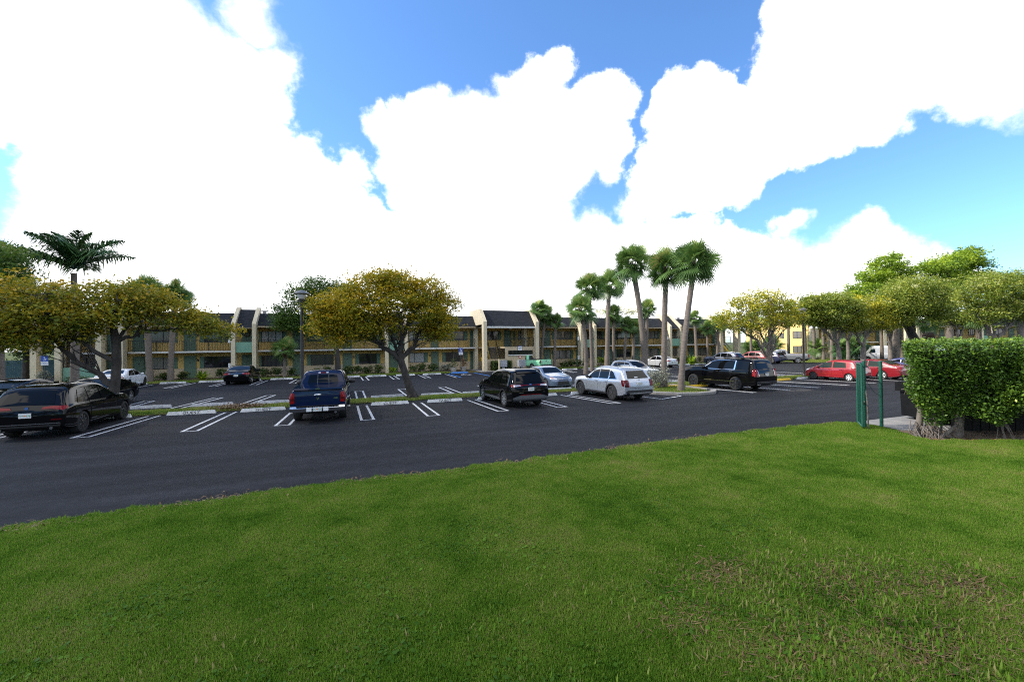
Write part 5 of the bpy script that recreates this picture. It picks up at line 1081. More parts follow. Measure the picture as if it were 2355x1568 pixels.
def ell_pts(c, r, n, g, shell=.55):
    d = unit(g.normal(size=(n, 3))); rad = (shell+(1-shell)*g.uniform(0, 1, (n, 1))**.6)
    return np.array(c)+d*np.array(r)*rad
def crown(par, clumps, nl, size, lm, g, per=10, sig=.22, name='crown', asp=.5, shell=.3):
    vol = np.array([c[3]*c[4]+c[4]*c[5]+c[3]*c[5] for c in clumps]); vol = vol/vol.sum(); VV = []; TT = []
    for c, f_ in zip(clumps, vol):
        per2 = per*2; k = max(3, int(nl*f_/per2)); Cn = ell_pts(c[:3], c[3:6], k, g, shell); far = g.uniform(0, 1, (k, 1)) < .13
        Cn = np.where(far, np.array(c[:3])+(Cn-np.array(c[:3]))*g.uniform(1.05, 1.32, (k, 1)), Cn); Cn[:, 2] -= np.where(g.uniform(0, 1, k) < .16, g.uniform(0, .9, k)*min(1, c[5]), 0)
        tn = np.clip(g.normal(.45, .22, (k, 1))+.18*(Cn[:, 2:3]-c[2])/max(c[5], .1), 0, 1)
        P = (Cn[:, None, :]+g.normal(size=(k, per2, 3))*np.array([sig, sig, sig*.55])*g.uniform(.6, 1.35, (k, 1, 1))).reshape(-1, 3)
        VV.append(P); TT.append(np.clip((tn+g.normal(0, .13, (k, per2))).ravel(), 0, 1))
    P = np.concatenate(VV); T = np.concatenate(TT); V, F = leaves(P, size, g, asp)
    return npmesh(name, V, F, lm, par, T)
def wig(p, q, n, amp, g, sag=0):
    p, q = np.array(p, float), np.array(q, float); out = []
    for i in range(n+1):
        t = i/n; v = p+(q-p)*t
        if 0 < i < n: v = v+g.normal(size=3)*amp
        v[2] += sag*math.sin(math.pi*t); out.append(tuple(v))
    return out
def tree(name, label, x, y, trunk, limbs, clumps, nl, size, lm, bark, seed, twigs=60, group=None, per=10, sig=.22, cat='tree', asp=.5, shell=.3):
    """trunk: [(dx,dy,z,r)]; limbs: [(i0, (dx,dy,z), r0, r1)] from trunk joint i0; clumps relative to base"""
    g = np.random.default_rng(seed); t = thing(name, label, cat, (x, y, 0), 0, group)
    b = MB(); b.tube([p[:3] for p in trunk], [p[3] for p in trunk], 10); ends = []
    x0, y0, z0, r0 = trunk[0]
    for k in range(5):
        a = 2*math.pi*k/5+seed; b.tube([(x0+math.cos(a)*r0*1.9, y0+math.sin(a)*r0*1.9, -.05), (x0+math.cos(a)*r0*1.1, y0+math.sin(a)*r0*1.1, .1), (x0, y0, .45)], [r0*.22, r0*.32, r0*.4], 6)
    for i0, e, ra, rb in limbs:
        p = trunk[i0][:3] if isinstance(i0, int) else i0
        pts = wig(p, e, 5, .09*np.linalg.norm(np.array(e)-np.array(p))/3, g, .12)
        b.tube(pts, list(np.linspace(ra, rb, 6)), 7); ends.append((pts, rb))
    b.build('trunk', bark, t, True, 60)
    if twigs:
        b = MB()
        for k in range(twigs):
            pts, rb = ends[int(g.integers(len(ends)))] if ends else ([trunk[-1][:3]]*2, .05)
            s_ = np.array(pts[int(g.integers(2, len(pts)))]) if len(pts) > 2 else np.array(pts[0])
            # nearest clumps
            c = clumps[int(np.argmin([np.linalg.norm((np.array(q[:3])-s_)/1.0)+g.uniform(0, 2.2) for q in clumps]))]
            e = ell_pts(c[:3], c[3:6], 1, g, .7)[0]; L_ = np.linalg.norm(e-s_)
            if L_ > 4: e = s_+(e-s_)*4/L_
            b.tube(wig(s_, e, 4, .10, g), [.028, .022, .016, .011, .006], 4, cap=False)
        b.build('branches', M['twig'] if bark is not M['bark'] else bark, t)
    crown(t, clumps, nl, size, lm, g, per, sig, asp=asp, shell=shell)
    return t
# big spreading tree over the left of the lot (on the median)
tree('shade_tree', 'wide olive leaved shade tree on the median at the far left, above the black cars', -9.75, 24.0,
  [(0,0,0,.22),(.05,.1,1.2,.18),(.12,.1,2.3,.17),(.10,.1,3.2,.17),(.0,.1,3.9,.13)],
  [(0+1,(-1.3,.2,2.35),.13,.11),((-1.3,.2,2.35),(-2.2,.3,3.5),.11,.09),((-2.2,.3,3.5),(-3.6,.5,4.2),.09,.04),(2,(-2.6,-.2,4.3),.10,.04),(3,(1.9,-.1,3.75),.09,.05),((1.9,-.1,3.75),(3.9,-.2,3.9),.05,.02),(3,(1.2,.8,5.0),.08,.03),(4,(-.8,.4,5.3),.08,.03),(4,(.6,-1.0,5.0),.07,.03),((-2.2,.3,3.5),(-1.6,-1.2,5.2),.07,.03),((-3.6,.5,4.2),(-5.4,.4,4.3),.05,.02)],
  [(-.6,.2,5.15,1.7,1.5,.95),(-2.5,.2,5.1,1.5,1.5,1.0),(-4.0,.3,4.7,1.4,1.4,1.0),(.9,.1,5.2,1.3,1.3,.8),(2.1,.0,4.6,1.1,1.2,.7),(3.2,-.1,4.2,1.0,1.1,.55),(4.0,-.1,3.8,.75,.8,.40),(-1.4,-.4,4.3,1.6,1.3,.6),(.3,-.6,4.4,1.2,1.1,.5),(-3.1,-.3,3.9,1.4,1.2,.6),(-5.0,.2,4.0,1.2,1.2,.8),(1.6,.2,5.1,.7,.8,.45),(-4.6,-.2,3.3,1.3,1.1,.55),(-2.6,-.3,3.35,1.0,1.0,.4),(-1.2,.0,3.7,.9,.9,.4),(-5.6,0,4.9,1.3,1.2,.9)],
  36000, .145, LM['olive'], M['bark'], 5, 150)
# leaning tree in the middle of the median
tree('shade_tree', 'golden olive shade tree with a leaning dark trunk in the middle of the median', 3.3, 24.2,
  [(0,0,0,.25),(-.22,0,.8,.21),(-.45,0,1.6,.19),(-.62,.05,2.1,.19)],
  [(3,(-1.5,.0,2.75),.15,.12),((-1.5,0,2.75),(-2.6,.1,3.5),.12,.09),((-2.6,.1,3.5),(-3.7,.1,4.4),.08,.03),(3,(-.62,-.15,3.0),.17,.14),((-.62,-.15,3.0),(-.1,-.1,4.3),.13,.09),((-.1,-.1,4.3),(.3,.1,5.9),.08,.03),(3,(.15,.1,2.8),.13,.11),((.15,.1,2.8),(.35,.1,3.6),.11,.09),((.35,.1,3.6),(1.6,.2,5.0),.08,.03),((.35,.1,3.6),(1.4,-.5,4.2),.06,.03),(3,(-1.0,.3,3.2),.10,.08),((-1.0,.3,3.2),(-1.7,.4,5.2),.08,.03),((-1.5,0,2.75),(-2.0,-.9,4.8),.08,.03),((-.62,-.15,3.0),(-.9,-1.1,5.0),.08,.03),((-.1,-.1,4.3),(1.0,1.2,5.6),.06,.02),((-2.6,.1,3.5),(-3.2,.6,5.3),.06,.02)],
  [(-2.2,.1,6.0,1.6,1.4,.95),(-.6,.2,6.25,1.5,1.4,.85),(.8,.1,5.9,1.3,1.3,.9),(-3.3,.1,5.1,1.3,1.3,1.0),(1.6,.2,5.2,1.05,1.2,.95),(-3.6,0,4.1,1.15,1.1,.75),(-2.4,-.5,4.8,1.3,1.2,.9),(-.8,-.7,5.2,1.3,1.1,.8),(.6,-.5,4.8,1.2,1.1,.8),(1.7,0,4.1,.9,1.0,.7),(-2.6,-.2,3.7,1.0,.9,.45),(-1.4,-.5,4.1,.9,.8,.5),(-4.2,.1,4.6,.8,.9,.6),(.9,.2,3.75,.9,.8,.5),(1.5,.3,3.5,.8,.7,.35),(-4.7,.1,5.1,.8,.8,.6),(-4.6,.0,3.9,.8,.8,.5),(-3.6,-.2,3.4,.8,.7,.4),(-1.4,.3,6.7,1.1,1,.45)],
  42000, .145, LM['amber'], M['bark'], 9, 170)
# greener tree by the motel behind the lamp
tree('shade_tree', 'dark green leafy tree by the motel behind the tall lamp post', -1.0, 46.2,
  [(0,0,0,.30),(0,0,1.5,.26),(-.2,0,3.4,.22),(-.6,0,5.0,.18)],
  [(2,(-3,0,6.2),.14,.05),(3,(-1.5,.3,8.5),.12,.04),(3,(1.0,0,8),.1,.04),(2,(-4.4,0,5.5),.1,.04),(3,(-3.5,.2,8.2),.1,.03)],
  [(-3.4,0,7.6,1.7,1.6,1.5),(-1.8,0,8.8,1.6,1.5,1.1),(-4.5,0,6.0,1.5,1.4,1.1),(-3,-.2,5.2,1.6,1.3,.9),(-1.2,0,6.8,1.8,1.6,1.5),(.2,0,8.6,1.6,1.5,1.0),(-4.9,.1,5.0,.8,.8,.5),(.4,0,6.6,1.5,1.5,1.3),(-1.2,-.3,5.2,1.5,1.2,.8)],
  26000, .19, LM['green'], M['bark'], 13, 90, sig=.3)
# trees on the right
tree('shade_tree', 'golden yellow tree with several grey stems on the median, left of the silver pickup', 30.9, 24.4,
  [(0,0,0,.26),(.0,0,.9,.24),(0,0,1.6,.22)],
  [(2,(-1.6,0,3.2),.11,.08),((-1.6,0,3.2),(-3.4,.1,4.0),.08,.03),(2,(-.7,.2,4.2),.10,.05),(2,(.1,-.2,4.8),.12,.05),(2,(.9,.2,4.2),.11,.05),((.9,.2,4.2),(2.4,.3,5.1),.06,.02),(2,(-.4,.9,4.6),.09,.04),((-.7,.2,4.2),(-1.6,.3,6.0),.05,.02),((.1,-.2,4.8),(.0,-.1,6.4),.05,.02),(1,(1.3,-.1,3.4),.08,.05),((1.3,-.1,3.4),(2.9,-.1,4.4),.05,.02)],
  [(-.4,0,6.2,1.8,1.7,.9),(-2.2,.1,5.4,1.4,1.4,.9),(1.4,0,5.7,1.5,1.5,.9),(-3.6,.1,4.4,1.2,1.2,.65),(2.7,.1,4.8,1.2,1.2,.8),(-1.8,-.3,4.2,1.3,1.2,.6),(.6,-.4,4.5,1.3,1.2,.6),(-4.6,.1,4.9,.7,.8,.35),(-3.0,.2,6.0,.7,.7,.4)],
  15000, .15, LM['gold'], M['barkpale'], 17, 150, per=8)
tree('shade_tree', 'greener tree right of the second lamp post, above the silver pickup', 39.7, 24.6,
  [(0,0,0,.20),(.0,0,1.6,.18),(-.2,0,2.6,.16)], [(2,(-1.9,0,3.7),.09,.05),(2,(.7,0,4.0),.10,.05),(2,(-.5,.2,5.0),.1,.04),((-1.9,0,3.7),(-3.2,.2,4.9),.05,.02),((.7,0,4.0),(1.5,.2,5.4),.05,.02)],
  [(-1.2,0,6.1,1.7,1.6,1.0),(-2.9,.1,5.3,1.4,1.4,1.0),(.6,0,5.7,1.5,1.5,1.0),(-1.6,-.2,4.8,1.6,1.4,.7),(.9,0,4.5,1.2,1.2,.7),(-3.6,0,6.0,1.0,1,.8)],
  32000, .17, LM['olivegreen'], M['barkpale'], 19, 90)
tree('shade_tree', 'bright golden tree with a forked grey trunk above the dark red saloon', 42.9, 24.6,
  [(0,0,0,.24),(.05,0,1.4,.21),(.1,0,2.3,.20)], [(2,(-1.1,0,3.6),.13,.08),((-1.1,0,3.6),(-2.5,.2,4.8),.08,.03),(2,(1.1,0,3.8),.13,.08),((1.1,0,3.8),(2.3,.2,5.0),.07,.03),((-1.1,0,3.6),(-.3,.3,5.6),.07,.03),((1.1,0,3.8),(.7,-.3,5.6),.06,.02)],
  [(0,0,6.0,1.9,1.7,1.0),(-2.0,.1,5.4,1.5,1.5,1.0),(1.9,.1,5.5,1.5,1.5,1.0),(-.9,-.4,4.6,1.4,1.2,.7),(1.2,-.4,4.6,1.3,1.2,.7),(2.7,0,4.5,1.0,1.1,.6),(-2.7,0,4.4,1.0,1.1,.6)],
  21000, .15, LM['gold'], M['barkpale'], 23, 100)
tree('shade_tree', 'broad dull olive tree with a thick dark bent trunk above the clipped hedge', 50.5, 24.2,
  [(.4,0,0,.52),(.3,0,1.4,.48),(-.2,0,2.3,.42),(-1.0,0,3.3,.34),(-1.9,0,4.4,.28)], [(4,(-3.1,0,5.6),.18,.06),(3,(-.3,.2,5.4),.17,.07),(4,(-1.9,.2,6.6),.15,.05),((-.3,.2,5.4),(1.4,0,6.8),.1,.04),((-3.1,0,5.6),(-4.6,.2,6.0),.08,.03),((-.3,.2,5.4),(2.6,.1,5.7),.08,.03)],
  [(-1.2,0,7.8,2.3,2.0,1.2),(-3.4,.1,6.8,2.0,1.8,1.2),(1.2,0,7.6,2.1,1.9,1.3),(3.0,0,6.6,1.7,1.7,1.2),(-2.4,-.4,5.8,1.9,1.6,.9),(.2,-.4,6.0,1.9,1.6,.9),(-4.9,0,5.8,1.3,1.3,.9),(2.2,-.3,5.4,1.3,1.3,.8),(-3.4,-.3,4.7,1.2,1.1,.5)],
  32000, .17, LM['olivegreen'], M['bark'], 29, 150, sig=.28)
MB().tube([(0,0,0),(0,0,2.2),(.05,0,3.3),(.0,0,3.45)], [.5,.46,.48,.40], 10).build('stump_tmp', M['palmboot'])
st = bpy.data.objects['stump_tmp']; st.name = 'tree_stump'; st.location = (51.6, 24.0, 0); tag(st, 'thick dark brown cut stump beside the bent trunk above the clipped hedge', 'stump')
tree('shade_tree', 'dull green tree with pale leaning limbs at the right edge above the hedge', 48.8, 18.4,
  [(0,0,0,.32),(-.1,0,1.5,.28),(-.15,0,2.4,.26)], [(2,(-1.2,.2,4.4),.20,.10),((-1.2,.2,4.4),(-1.9,.3,6.0),.1,.04),(2,(1.6,-.2,3.9),.17,.10),((1.6,-.2,3.9),(3.0,-.4,5.3),.10,.04),(2,(.3,.3,5.0),.12,.05),((.3,.3,5.0),(.5,.2,7.0),.05,.02),((1.6,-.2,3.9),(2.0,-.2,6.2),.06,.02)],
  [(0,0,7.2,2.2,2.0,1.2),(-2.0,.2,6.6,1.8,1.7,1.2),(2.2,-.2,7.0,2.0,1.9,1.3),(-1.6,-.1,5.0,1.5,1.4,.9),(.8,-.3,5.4,1.7,1.5,.9),(3.8,-.4,6.0,1.7,1.6,1.2),(2.8,-.4,4.9,1.4,1.3,.7),(3.2,-.2,8.0,1.2,1.2,.6)],
  28000, .16, LM['olivegreen'], M['barkpale'], 31, 150, sig=.26)
# tall lime green trees behind
tree('almond_tree', 'tall bright lime green tree rising behind the golden tree on the right', 64.0, 33.0,
  [(0,0,0,.4),(0,0,4,.34),(.2,0,8,.25),(.2,0,10.5,.15)], [(2,(-4,0,9.6),.14,.04),(2,(4,0,10),.14,.04),(3,(-2.5,0,12.2),.1,.03),(3,(3,0,12.5),.1,.03),(2,(-5,0,8),.1,.03)],
  [(-1.5,0,12.2,2.3,2,.9),(-4.2,0,10.8,2.2,1.8,.8),(1.0,0,11.2,2.4,2,.9),(-5.8,0,9.0,2.2,1.8,.8),(-2.4,0,9.8,2.6,2.0,1.0),(2.6,0,9.6,2.2,2,1.0),(-7.6,0,8.0,1.6,1.5,.7),(-.5,0,13.3,1.2,1.2,.5),(.5,0,8.6,2.4,2,1.0)],
  19000, .27, LM['lime'], M['barkpale'], 37, 40, sig=.32, group='tall lime green trees behind the lot')
tree('almond_tree', 'tall bright lime green tree behind the broad dull olive tree on the right', 66.6, 29.0,
  [(0,0,0,.4),(0,0,4,.34),(.2,0,8,.25),(.2,0,10.5,.15)], [(2,(-4,0,9.6),.14,.04),(2,(4,0,10),.14,.04),(3,(-2.5,0,12.2),.1,.03),(3,(3,0,12.5),.1,.03),(2,(5,0,11),.1,.03)],
  [(0,0,11.8,2.6,2,1.0),(-3.0,0,11.2,2.3,1.8,.9),(3.0,0,12.6,2.3,2,.9),(5.4,0,12.0,1.8,1.8,.7),(-1.0,0,9.6,2.8,2.0,1.2),(3.4,0,10.2,2.8,2,1.2),(6.8,0,10.8,1.6,1.5,.7),(4.4,0,13.6,1.4,1.2,.5)],
  19000, .27, LM['lime'], M['barkpale'], 41, 40, sig=.32, group='tall lime green trees behind the lot')
for l, x, y, lm, sd, h in (('yellow green tree on the far lawn behind the bright golden tree', 56.5, 34.0, 'olivegreen', 52, 9.2), ('yellow green tree on the far lawn between the golden and the dull olive trees', 57.5, 30.2, 'gold', 53, 8.8), ('olive tree on the far lawn filling the gap above the hedge centre', 60.5, 25.6, 'olivegreen', 54, 9.0)):
    gg = np.random.default_rng(sd); cc = [(gg.uniform(-2.6,2.6), gg.uniform(-1,1), h*gg.uniform(.55,.86), gg.uniform(1.2,1.9), 1.4, gg.uniform(.6,1.0)) for k in range(10)]
    tree('shade_tree', l, x, y, [(0,0,0,.24),(.1,0,1.6,.2),(0,0,2.8,.17)], [(2,(-1.6,0,h*.6),.1,.04),(2,(1.7,.2,h*.6),.1,.04),(2,(.2,.1,h*.75),.1,.03)], cc, 12000, .17, LM[lm], M['barkpale'], sd, 60, sig=.3)
# trees behind the motel roof and at the far left
tree('background_tree', 'greyish feathery tree rising behind the motel roof left of the stair tower', 13.0, 70, [(0,0,0,.3),(0,0,6,.25),(0,0,9,.15)], [(2,(-2.5,0,10.5),.08,.03),(2,(2.5,0,10.3),.08,.03)],
  [(-2.4,0,10.4,1.9,1.6,1.1),(0,0,10.2,1.8,1.5,1.0),(2.6,0,10.6,2.0,1.6,1.1),(4.6,0,9.6,1.4,1.4,.8),(-4.0,0,9.4,1.4,1.4,.9)], 4200, .17, LM['grey'], M['barkpale'], 43, 60, per=6)
tree('background_tree', 'thin yellowish tree behind the motel roof, between the tall palm trunks', 46.5, 66, [(0,0,0,.3),(0,0,6,.25),(0,0,8,.15)], [(2,(-3,0,8.8),.08,.03),(2,(3,0,8.6),.08,.03)],
  [(-3.4,0,8.6,2.2,1.6,.8),(0,0,9.0,2.0,1.5,.8),(3.2,0,8.7,2.2,1.6,.8)], 2600, .17, LM['gold'], M['barkpale'], 47, 60, per=5)
for i, (x, y, h, sp, lm, l) in enumerate(((-25.8,49.0,8.6,3.4,'dark','dark green tree behind the first black saloon at the far left'), (-31.5,60,9.5,4.0,'dark','tall dark tree by the blue green fence, second from the left edge'), (-20.9,34.5,9.6,3.2,'green','green tree crown cut off by the left edge of the picture'), (-36.5,70,11,5.0,'dark','distant dark tree beyond the blue green fence, furthest left'), (-31.0,64,9.0,4.2,'green','mid green tree beyond the fence left of the tall motel column'), (-38,80,10,5,'green','far green tree beyond the fence, behind the tall motel column'), (-27,70,8,3.6,'dark','low dark tree seen between the tall column and the yellow side wall'))):
    g = np.random.default_rng(60+i); cl_ = [(g.uniform(-.6,.6)*sp, g.uniform(-.4,.4)*sp, h*g.uniform(.55,.92), sp*g.uniform(.35,.5), sp*.4, h*g.uniform(.10,.16)) for k in range(9)]+[(g.uniform(-.5,.5)*sp, 0, h*.38, sp*.5, sp*.4, h*.12) for k in range(3)]
    tree('background_tree', l, x, y, [(0,0,0,.24),(.1,0,h*.3,.2),(0,0,h*.6,.14)], [(2,(-sp*.4,0,h*.75),.1,.03),(2,(sp*.4,0,h*.75),.1,.03),(1,(sp*.5,0,h*.55),.1,.03)], cl_, 8000, .2, LM[lm], M['bark'], 70+i, 30, 'trees at the far left edge', sig=.35)
# ---------------------------------------------------------------- palms
def fan_palm(label, x, y, zc, tx=0, ty=0, r0=.19, cr=1.35, nf=30, seed=1, boots=.8, name='sabal_palm', group=None, bend=0, lm='palm', parts=True, z0=-.05):
    """trunk from (x,y) to crown centre (x+tx, y+ty, zc)"""
    cr *= 1.14; zc -= .3*(cr > 1.5); g = np.random.default_rng(seed); t = thing(name, label, 'palm', (x, y, 0), 0, group)
    n = 26; pts = []; rad = []
    for i in range(n+1):
        u = i/n; pts.append((tx*(u**1.4)+bend*math.sin(math.pi*u), ty*u, z0+(zc-z0-.15)*u)); rad.append(r0*(1.22-.30*u if u < .12 else 1.0-.08*u)*(1+.045*(i % 2)))
    MB().tube(pts, rad, 10).build('trunk', M['palmtrunk'], t, True, 60)
    # leaf bases under the crown
    b = MB(); zb = zc-.15
    for k in range(26):
        u = k/26; a = k*2.4; z = zb-boots+boots*1.05*u; j = min(n, max(0, int((z-z0)/(zc-z0-.15)*n))); cx, cy = pts[j][0], pts[j][1]; rr = r0*.9
        b.tube([(cx+math.cos(a)*rr*.8, cy+math.sin(a)*rr*.8, z-.12), (cx+math.cos(a)*(rr+.07), cy+math.sin(a)*(rr+.07), z+.10), (cx+math.cos(a)*(rr+.15), cy+math.sin(a)*(rr+.15), z+.28)], [.07, .055, .02], 5)
    b.build('leaf_bases', M['palmboot'], t)
    V = []; F = []; T = []; O = np.array([tx, ty, zc])
    nf = int(nf*1.1)
    for k in range(nf):
        u = (k+.5)/nf; el = R(84-140*u+g.uniform(-12, 12)); az = k*2.39996+g.uniform(-.25, .25)
        d = np.array([math.cos(el)*math.cos(az), math.cos(el)*math.sin(az), math.sin(el)]); sd = np.array([-math.sin(az), math.cos(az), 0]); nn = np.cross(d, sd)*-1; ro = g.normal(0, .75); sd, nn = sd*math.cos(ro)+nn*math.sin(ro), nn*math.cos(ro)-sd*math.sin(ro)
        pet = cr*g.uniform(.42, .56)*(.45 if k % 3 == 1 else 1); fl = cr*g.uniform(.52, .64); dro = .16+.25*u
        e = O+d*pet-np.array([0, 0, dro*pet*.25]); tone = np.clip(.85-.7*u+g.normal(0, .12), 0, .93)
        i0 = len(V); w_ = .018
        V += [O+sd*w_, O-sd*w_, e-sd*w_, e+sd*w_]; F.append((i0, i0+1, i0+2, i0+3)); T.append(tone)
        ns = 25
        for q in range(ns):
            a = R(-112+224*q/(ns-1)); f_ = fl*(.62+.38*math.cos(a*.62)); dd = d*math.cos(a)+sd*math.sin(a)+nn*(.12*abs(math.sin(a))); dd = unit(dd[None])[0]
            side = unit(np.cross(dd, nn)[None])[0]; wl = cr*.020
            m1 = e+dd*f_*.55-np.array([0, 0, dro*f_*.10]); m2 = e+dd*f_*g.uniform(.9, 1.05)-np.array([0, 0, f_*(dro*.55+g.uniform(0, .10))])
            i0 = len(V); V += [e+side*wl*.5, e-side*wl*.5, m1-side*wl, m1+side*wl, m2-side*wl*.15, m2+side*wl*.15]
            F += [(i0, i0+1, i0+2, i0+3), (i0+3, i0+2, i0+4, i0+5)]; tt = np.clip(tone+g.normal(0, .08), 0, 1) ; T += [tt, tt]
    npmesh('crown', np.array(V), np.array(F), LM[lm], t, T)
    return t
GP = 'sabal palms around the lot'
for a in (('tall palm nearest on the kerbed island, leaning right, rightmost of the tall trio', 18.25,20.05,8.05,1.2,.0,.17,1.42,38,101),
    ('tall straight palm of the trio, rising from the pale shrub on the island', 18.9,22.25,8.1,.28,0,.18,1.42,36,102),
    ('tall palm leaning left, leftmost of the tall trio, behind the silver SUV', 27.0,34.5,11.0,-1.3,0,.26,2.0,34,103),
    ('palm left of the tall trio, slightly shorter, with a straight trunk', 30.3,46,10.6,.45,0,.28,2.1,30,104),
    ('palm with a slim straight trunk behind the left roof edge of the silver SUV', 23.85,39,9.0,-.25,0,.19,1.75,32,105),
    ('shorter palm just left of the slim straight one, drooping crown', 21.3,36,6.55,-.35,0,.19,1.55,30,106),
    ('small palm by the motel right of the close pair of palms', 23.2,46.5,5.7,.25,0,.17,1.1,24,107),
    ('palm right of the stair tower with a curved trunk, nearer of the close pair', 21.5,46.8,6.7,.75,0,.19,1.35,30,108),
    ('palm right beside the stair tower, half hidden by its curved neighbour', 21.0,46.4,7.1,.35,.3,.2,1.3,28,109),
    ('round crowned palm by the motel standing left of the leftmost tall trunk', 31.6,46.5,7.0,.1,0,.2,1.4,30,110),
    ('low palm before the motel roof, left of the leaning tall trunk', 33.0,46.2,5.3,.45,0,.17,1.25,24,111),
    ('low palm in front of the motel roof, behind the leaning tall trunk', 34.6,46.5,5.0,.2,0,.17,1.25,24,112),
    ('round crowned palm by the motel between the leaning and the straight tall trunks', 36.7,46.5,7.7,.25,0,.22,1.45,30,113),
    ('pale trunked palm by the motel right of the tall trio', 44.9,46.2,6.3,-.3,0,.2,1.1,24,114),
    ('thin palm by the motel second to the right of the tall trio', 47.1,46.5,4.9,.1,0,.17,1.2,24,115),
    ('palm with a dark curved trunk at the right end of the motel wing', 48.3,46,5.6,.5,0,.22,1.3,28,116),
    ('left one of the two straight palms by the motel at the left', -16.3,46.5,8.3,-.3,0,.24,1.6,28,117),
    ('palm by the motel left of the roof fins, its crown clear against the cloud', -14.9,46.8,8.1,.4,0,.22,1.5,32,118),
    ('palm crown at the far left edge of the picture', -20.2,36.2,8.3,-.2,0,.24,1.9,36,119)):
    l, x, y, zc, tx, ty, r0, cr, nf, sd = a; fan_palm(l, x, y, zc, tx, ty, r0, cr, nf, sd, group=GP, bend=.12 if sd in (103, 106) else 0, lm='palm')
# palms along the far lawn on the right: (picture order left to right)
for k, (px, dep, zc, r0, cr, l) in enumerate(((2200,62,6.2,.22,1.6,'palm behind the grey tree fork, left of the silver pickup'),(2258,72,7.6,.25,1.8,'palm in front of the pale end wall, directly behind the golden tree'),(2310,70,8.2,.26,1.9,'slim palm in front of the pale end wall windows'),(2358,68,7.4,.26,1.9,'palm just right of the second lamp post by the end wall'),(2385,66,7.2,.26,1.8,'palm at the corner of the second wing'),(2412,65,6.8,.26,1.8,'palm one to the right of the corner palm, over the fan palm bush'),(2437,62,6.6,.27,1.8,'pale trunked palm on the far lawn behind the red hatchback roof'),(2454,60,6.8,.22,1.7,'thin pale palm trunk just right of the pale trunked palm'),(2510,62,6.8,.24,1.8,'palm behind the dark fan palm cluster'),(2583,56,6.4,.24,1.8,'palm crossing the open doors of the white van'),(2609,55,6.2,.34,1.9,'thick pale palm trunk right of the open white van'),(2641,56,6.6,.28,1.9,'pale palm trunk left of the clipped hedge corner'),(2704,58,6.0,.32,2.0,'palm with fan fronds over the second wing roof, above the hedge end'),(2868,56,6.5,.34,2.0,'pale palm trunk above the hedge near the right edge'),(2990,52,6.6,.36,2.1,'thick pale palm trunk at the right edge of the picture'))):
    u = (px-1500)/1256; x, y = (.3567+.9342*u)*dep, (.9342-.3567*u)*dep
    fan_palm(l, x, y, zc, 0, 0, r0*.82, cr, 20, 130+k, group=GP)
# low fan palms without much trunk
GB = 'low fan palms'
for l, x, y, zc, cr, sd in (('small blue green fan palm in the motel bed left of the lamp post', -5.7,46,2.75,1.55,151),('broad bushy fan palm in front of the pale end wall', 64.7,50.2,2.5,1.9,152),('second bushy fan palm left of the broad one by the end wall', 59.9,49.9,2.1,1.6,153),('fan palm bush between the pale trunks on the far lawn', 67.5,44.9,2.2,1.4,154),('dark fan palm bush beside the open white van', 62,36.3,2.4,1.6,155),('dark fan palm bush left of the other dark one', 62.3,38.2,2.2,1.4,156)):
    fan_palm(l, x, y, zc, .0, 0, .14 if sd != 151 else .13, cr*(.8 if sd == 151 else 1), 20 if sd == 151 else 34, sd, boots=.5, name='fan_palm', group=GB, lm='royal' if sd > 154 else 'palm')
# royal palm on the left
def royal(label, x, y, zc, nf, fl, seed):
    g = np.random.default_rng(seed); t = thing('royal_palm', label, 'palm', (x, y, 0))
    MB().tube([(0,0,-.05),(.05,0,zc*.4),(0,0,zc-.3)], [.26,.24,.17], 12).build('trunk', M['palmtrunk'], t, True)
    V = []; F = []; T = []; fr = MB()
    for k in range(nf):
        az = k*2.39996+.5; el = R(90-74*((k+.3)/nf)**.85); d = np.array([math.cos(el)*math.cos(az), math.cos(el)*math.sin(az), math.sin(el)]); L = fl*g.uniform(.9, 1.08)
        S = [np.array([0, 0, zc])+d*L*u+np.array([math.cos(az), math.sin(az), 0])*L*.20*u*u-np.array([0, 0, 1])*L*(.25*u**2.3) for u in np.linspace(0, 1, 24)]
        fr.tube([tuple(p) for p in S[::3]]+[tuple(S[-1])], list(np.linspace(.035, .008, 9)), 5); tone = np.clip(g.normal(.5, .15), 0, 1)
        for i in range(3, 24):
            tg = unit((S[i]-S[i-1])[None])[0]; sd = unit(np.cross(tg, [0, 0, 1])[None])[0]; u = i/23; ll = fl*.34*(math.sin(math.pi*min(1, .18+u*.80))+.15)
            for sgn in (-1, 1):
                for q in range(4):
                    b0 = S[i-1]+(S[i]-S[i-1])*(q/4); dd = unit((sd*sgn*.8+tg*.55+g.normal(0, .12, 3)+np.array([0, 0, .28 if q != 1 else -.1]))[None])[0]
                    e1 = b0+dd*ll*.55; e2 = b0+dd*ll-np.array([0, 0, ll*g.uniform(.25, .5)]); wd = np.cross(dd, [0, 0, 1])*.05
                    i0 = len(V); V += [b0-wd, b0+wd, e1+wd, e1-wd, e2+wd*.2, e2-wd*.2]; F += [(i0, i0+1, i0+2, i0+3), (i0+3, i0+2, i0+4, i0+5)]; T += [np.clip(tone+g.normal(0, .1), 0, 1)]*2
    fr.build('frond_stems', M['greenpipe'], t); npmesh('crown', np.array(V), np.array(F), LM['royal'], t, T)
royal('tall royal palm with feathery dark fronds against the cloud at the left', -18.4, 40, 8.7, 13, 3.7, 161)
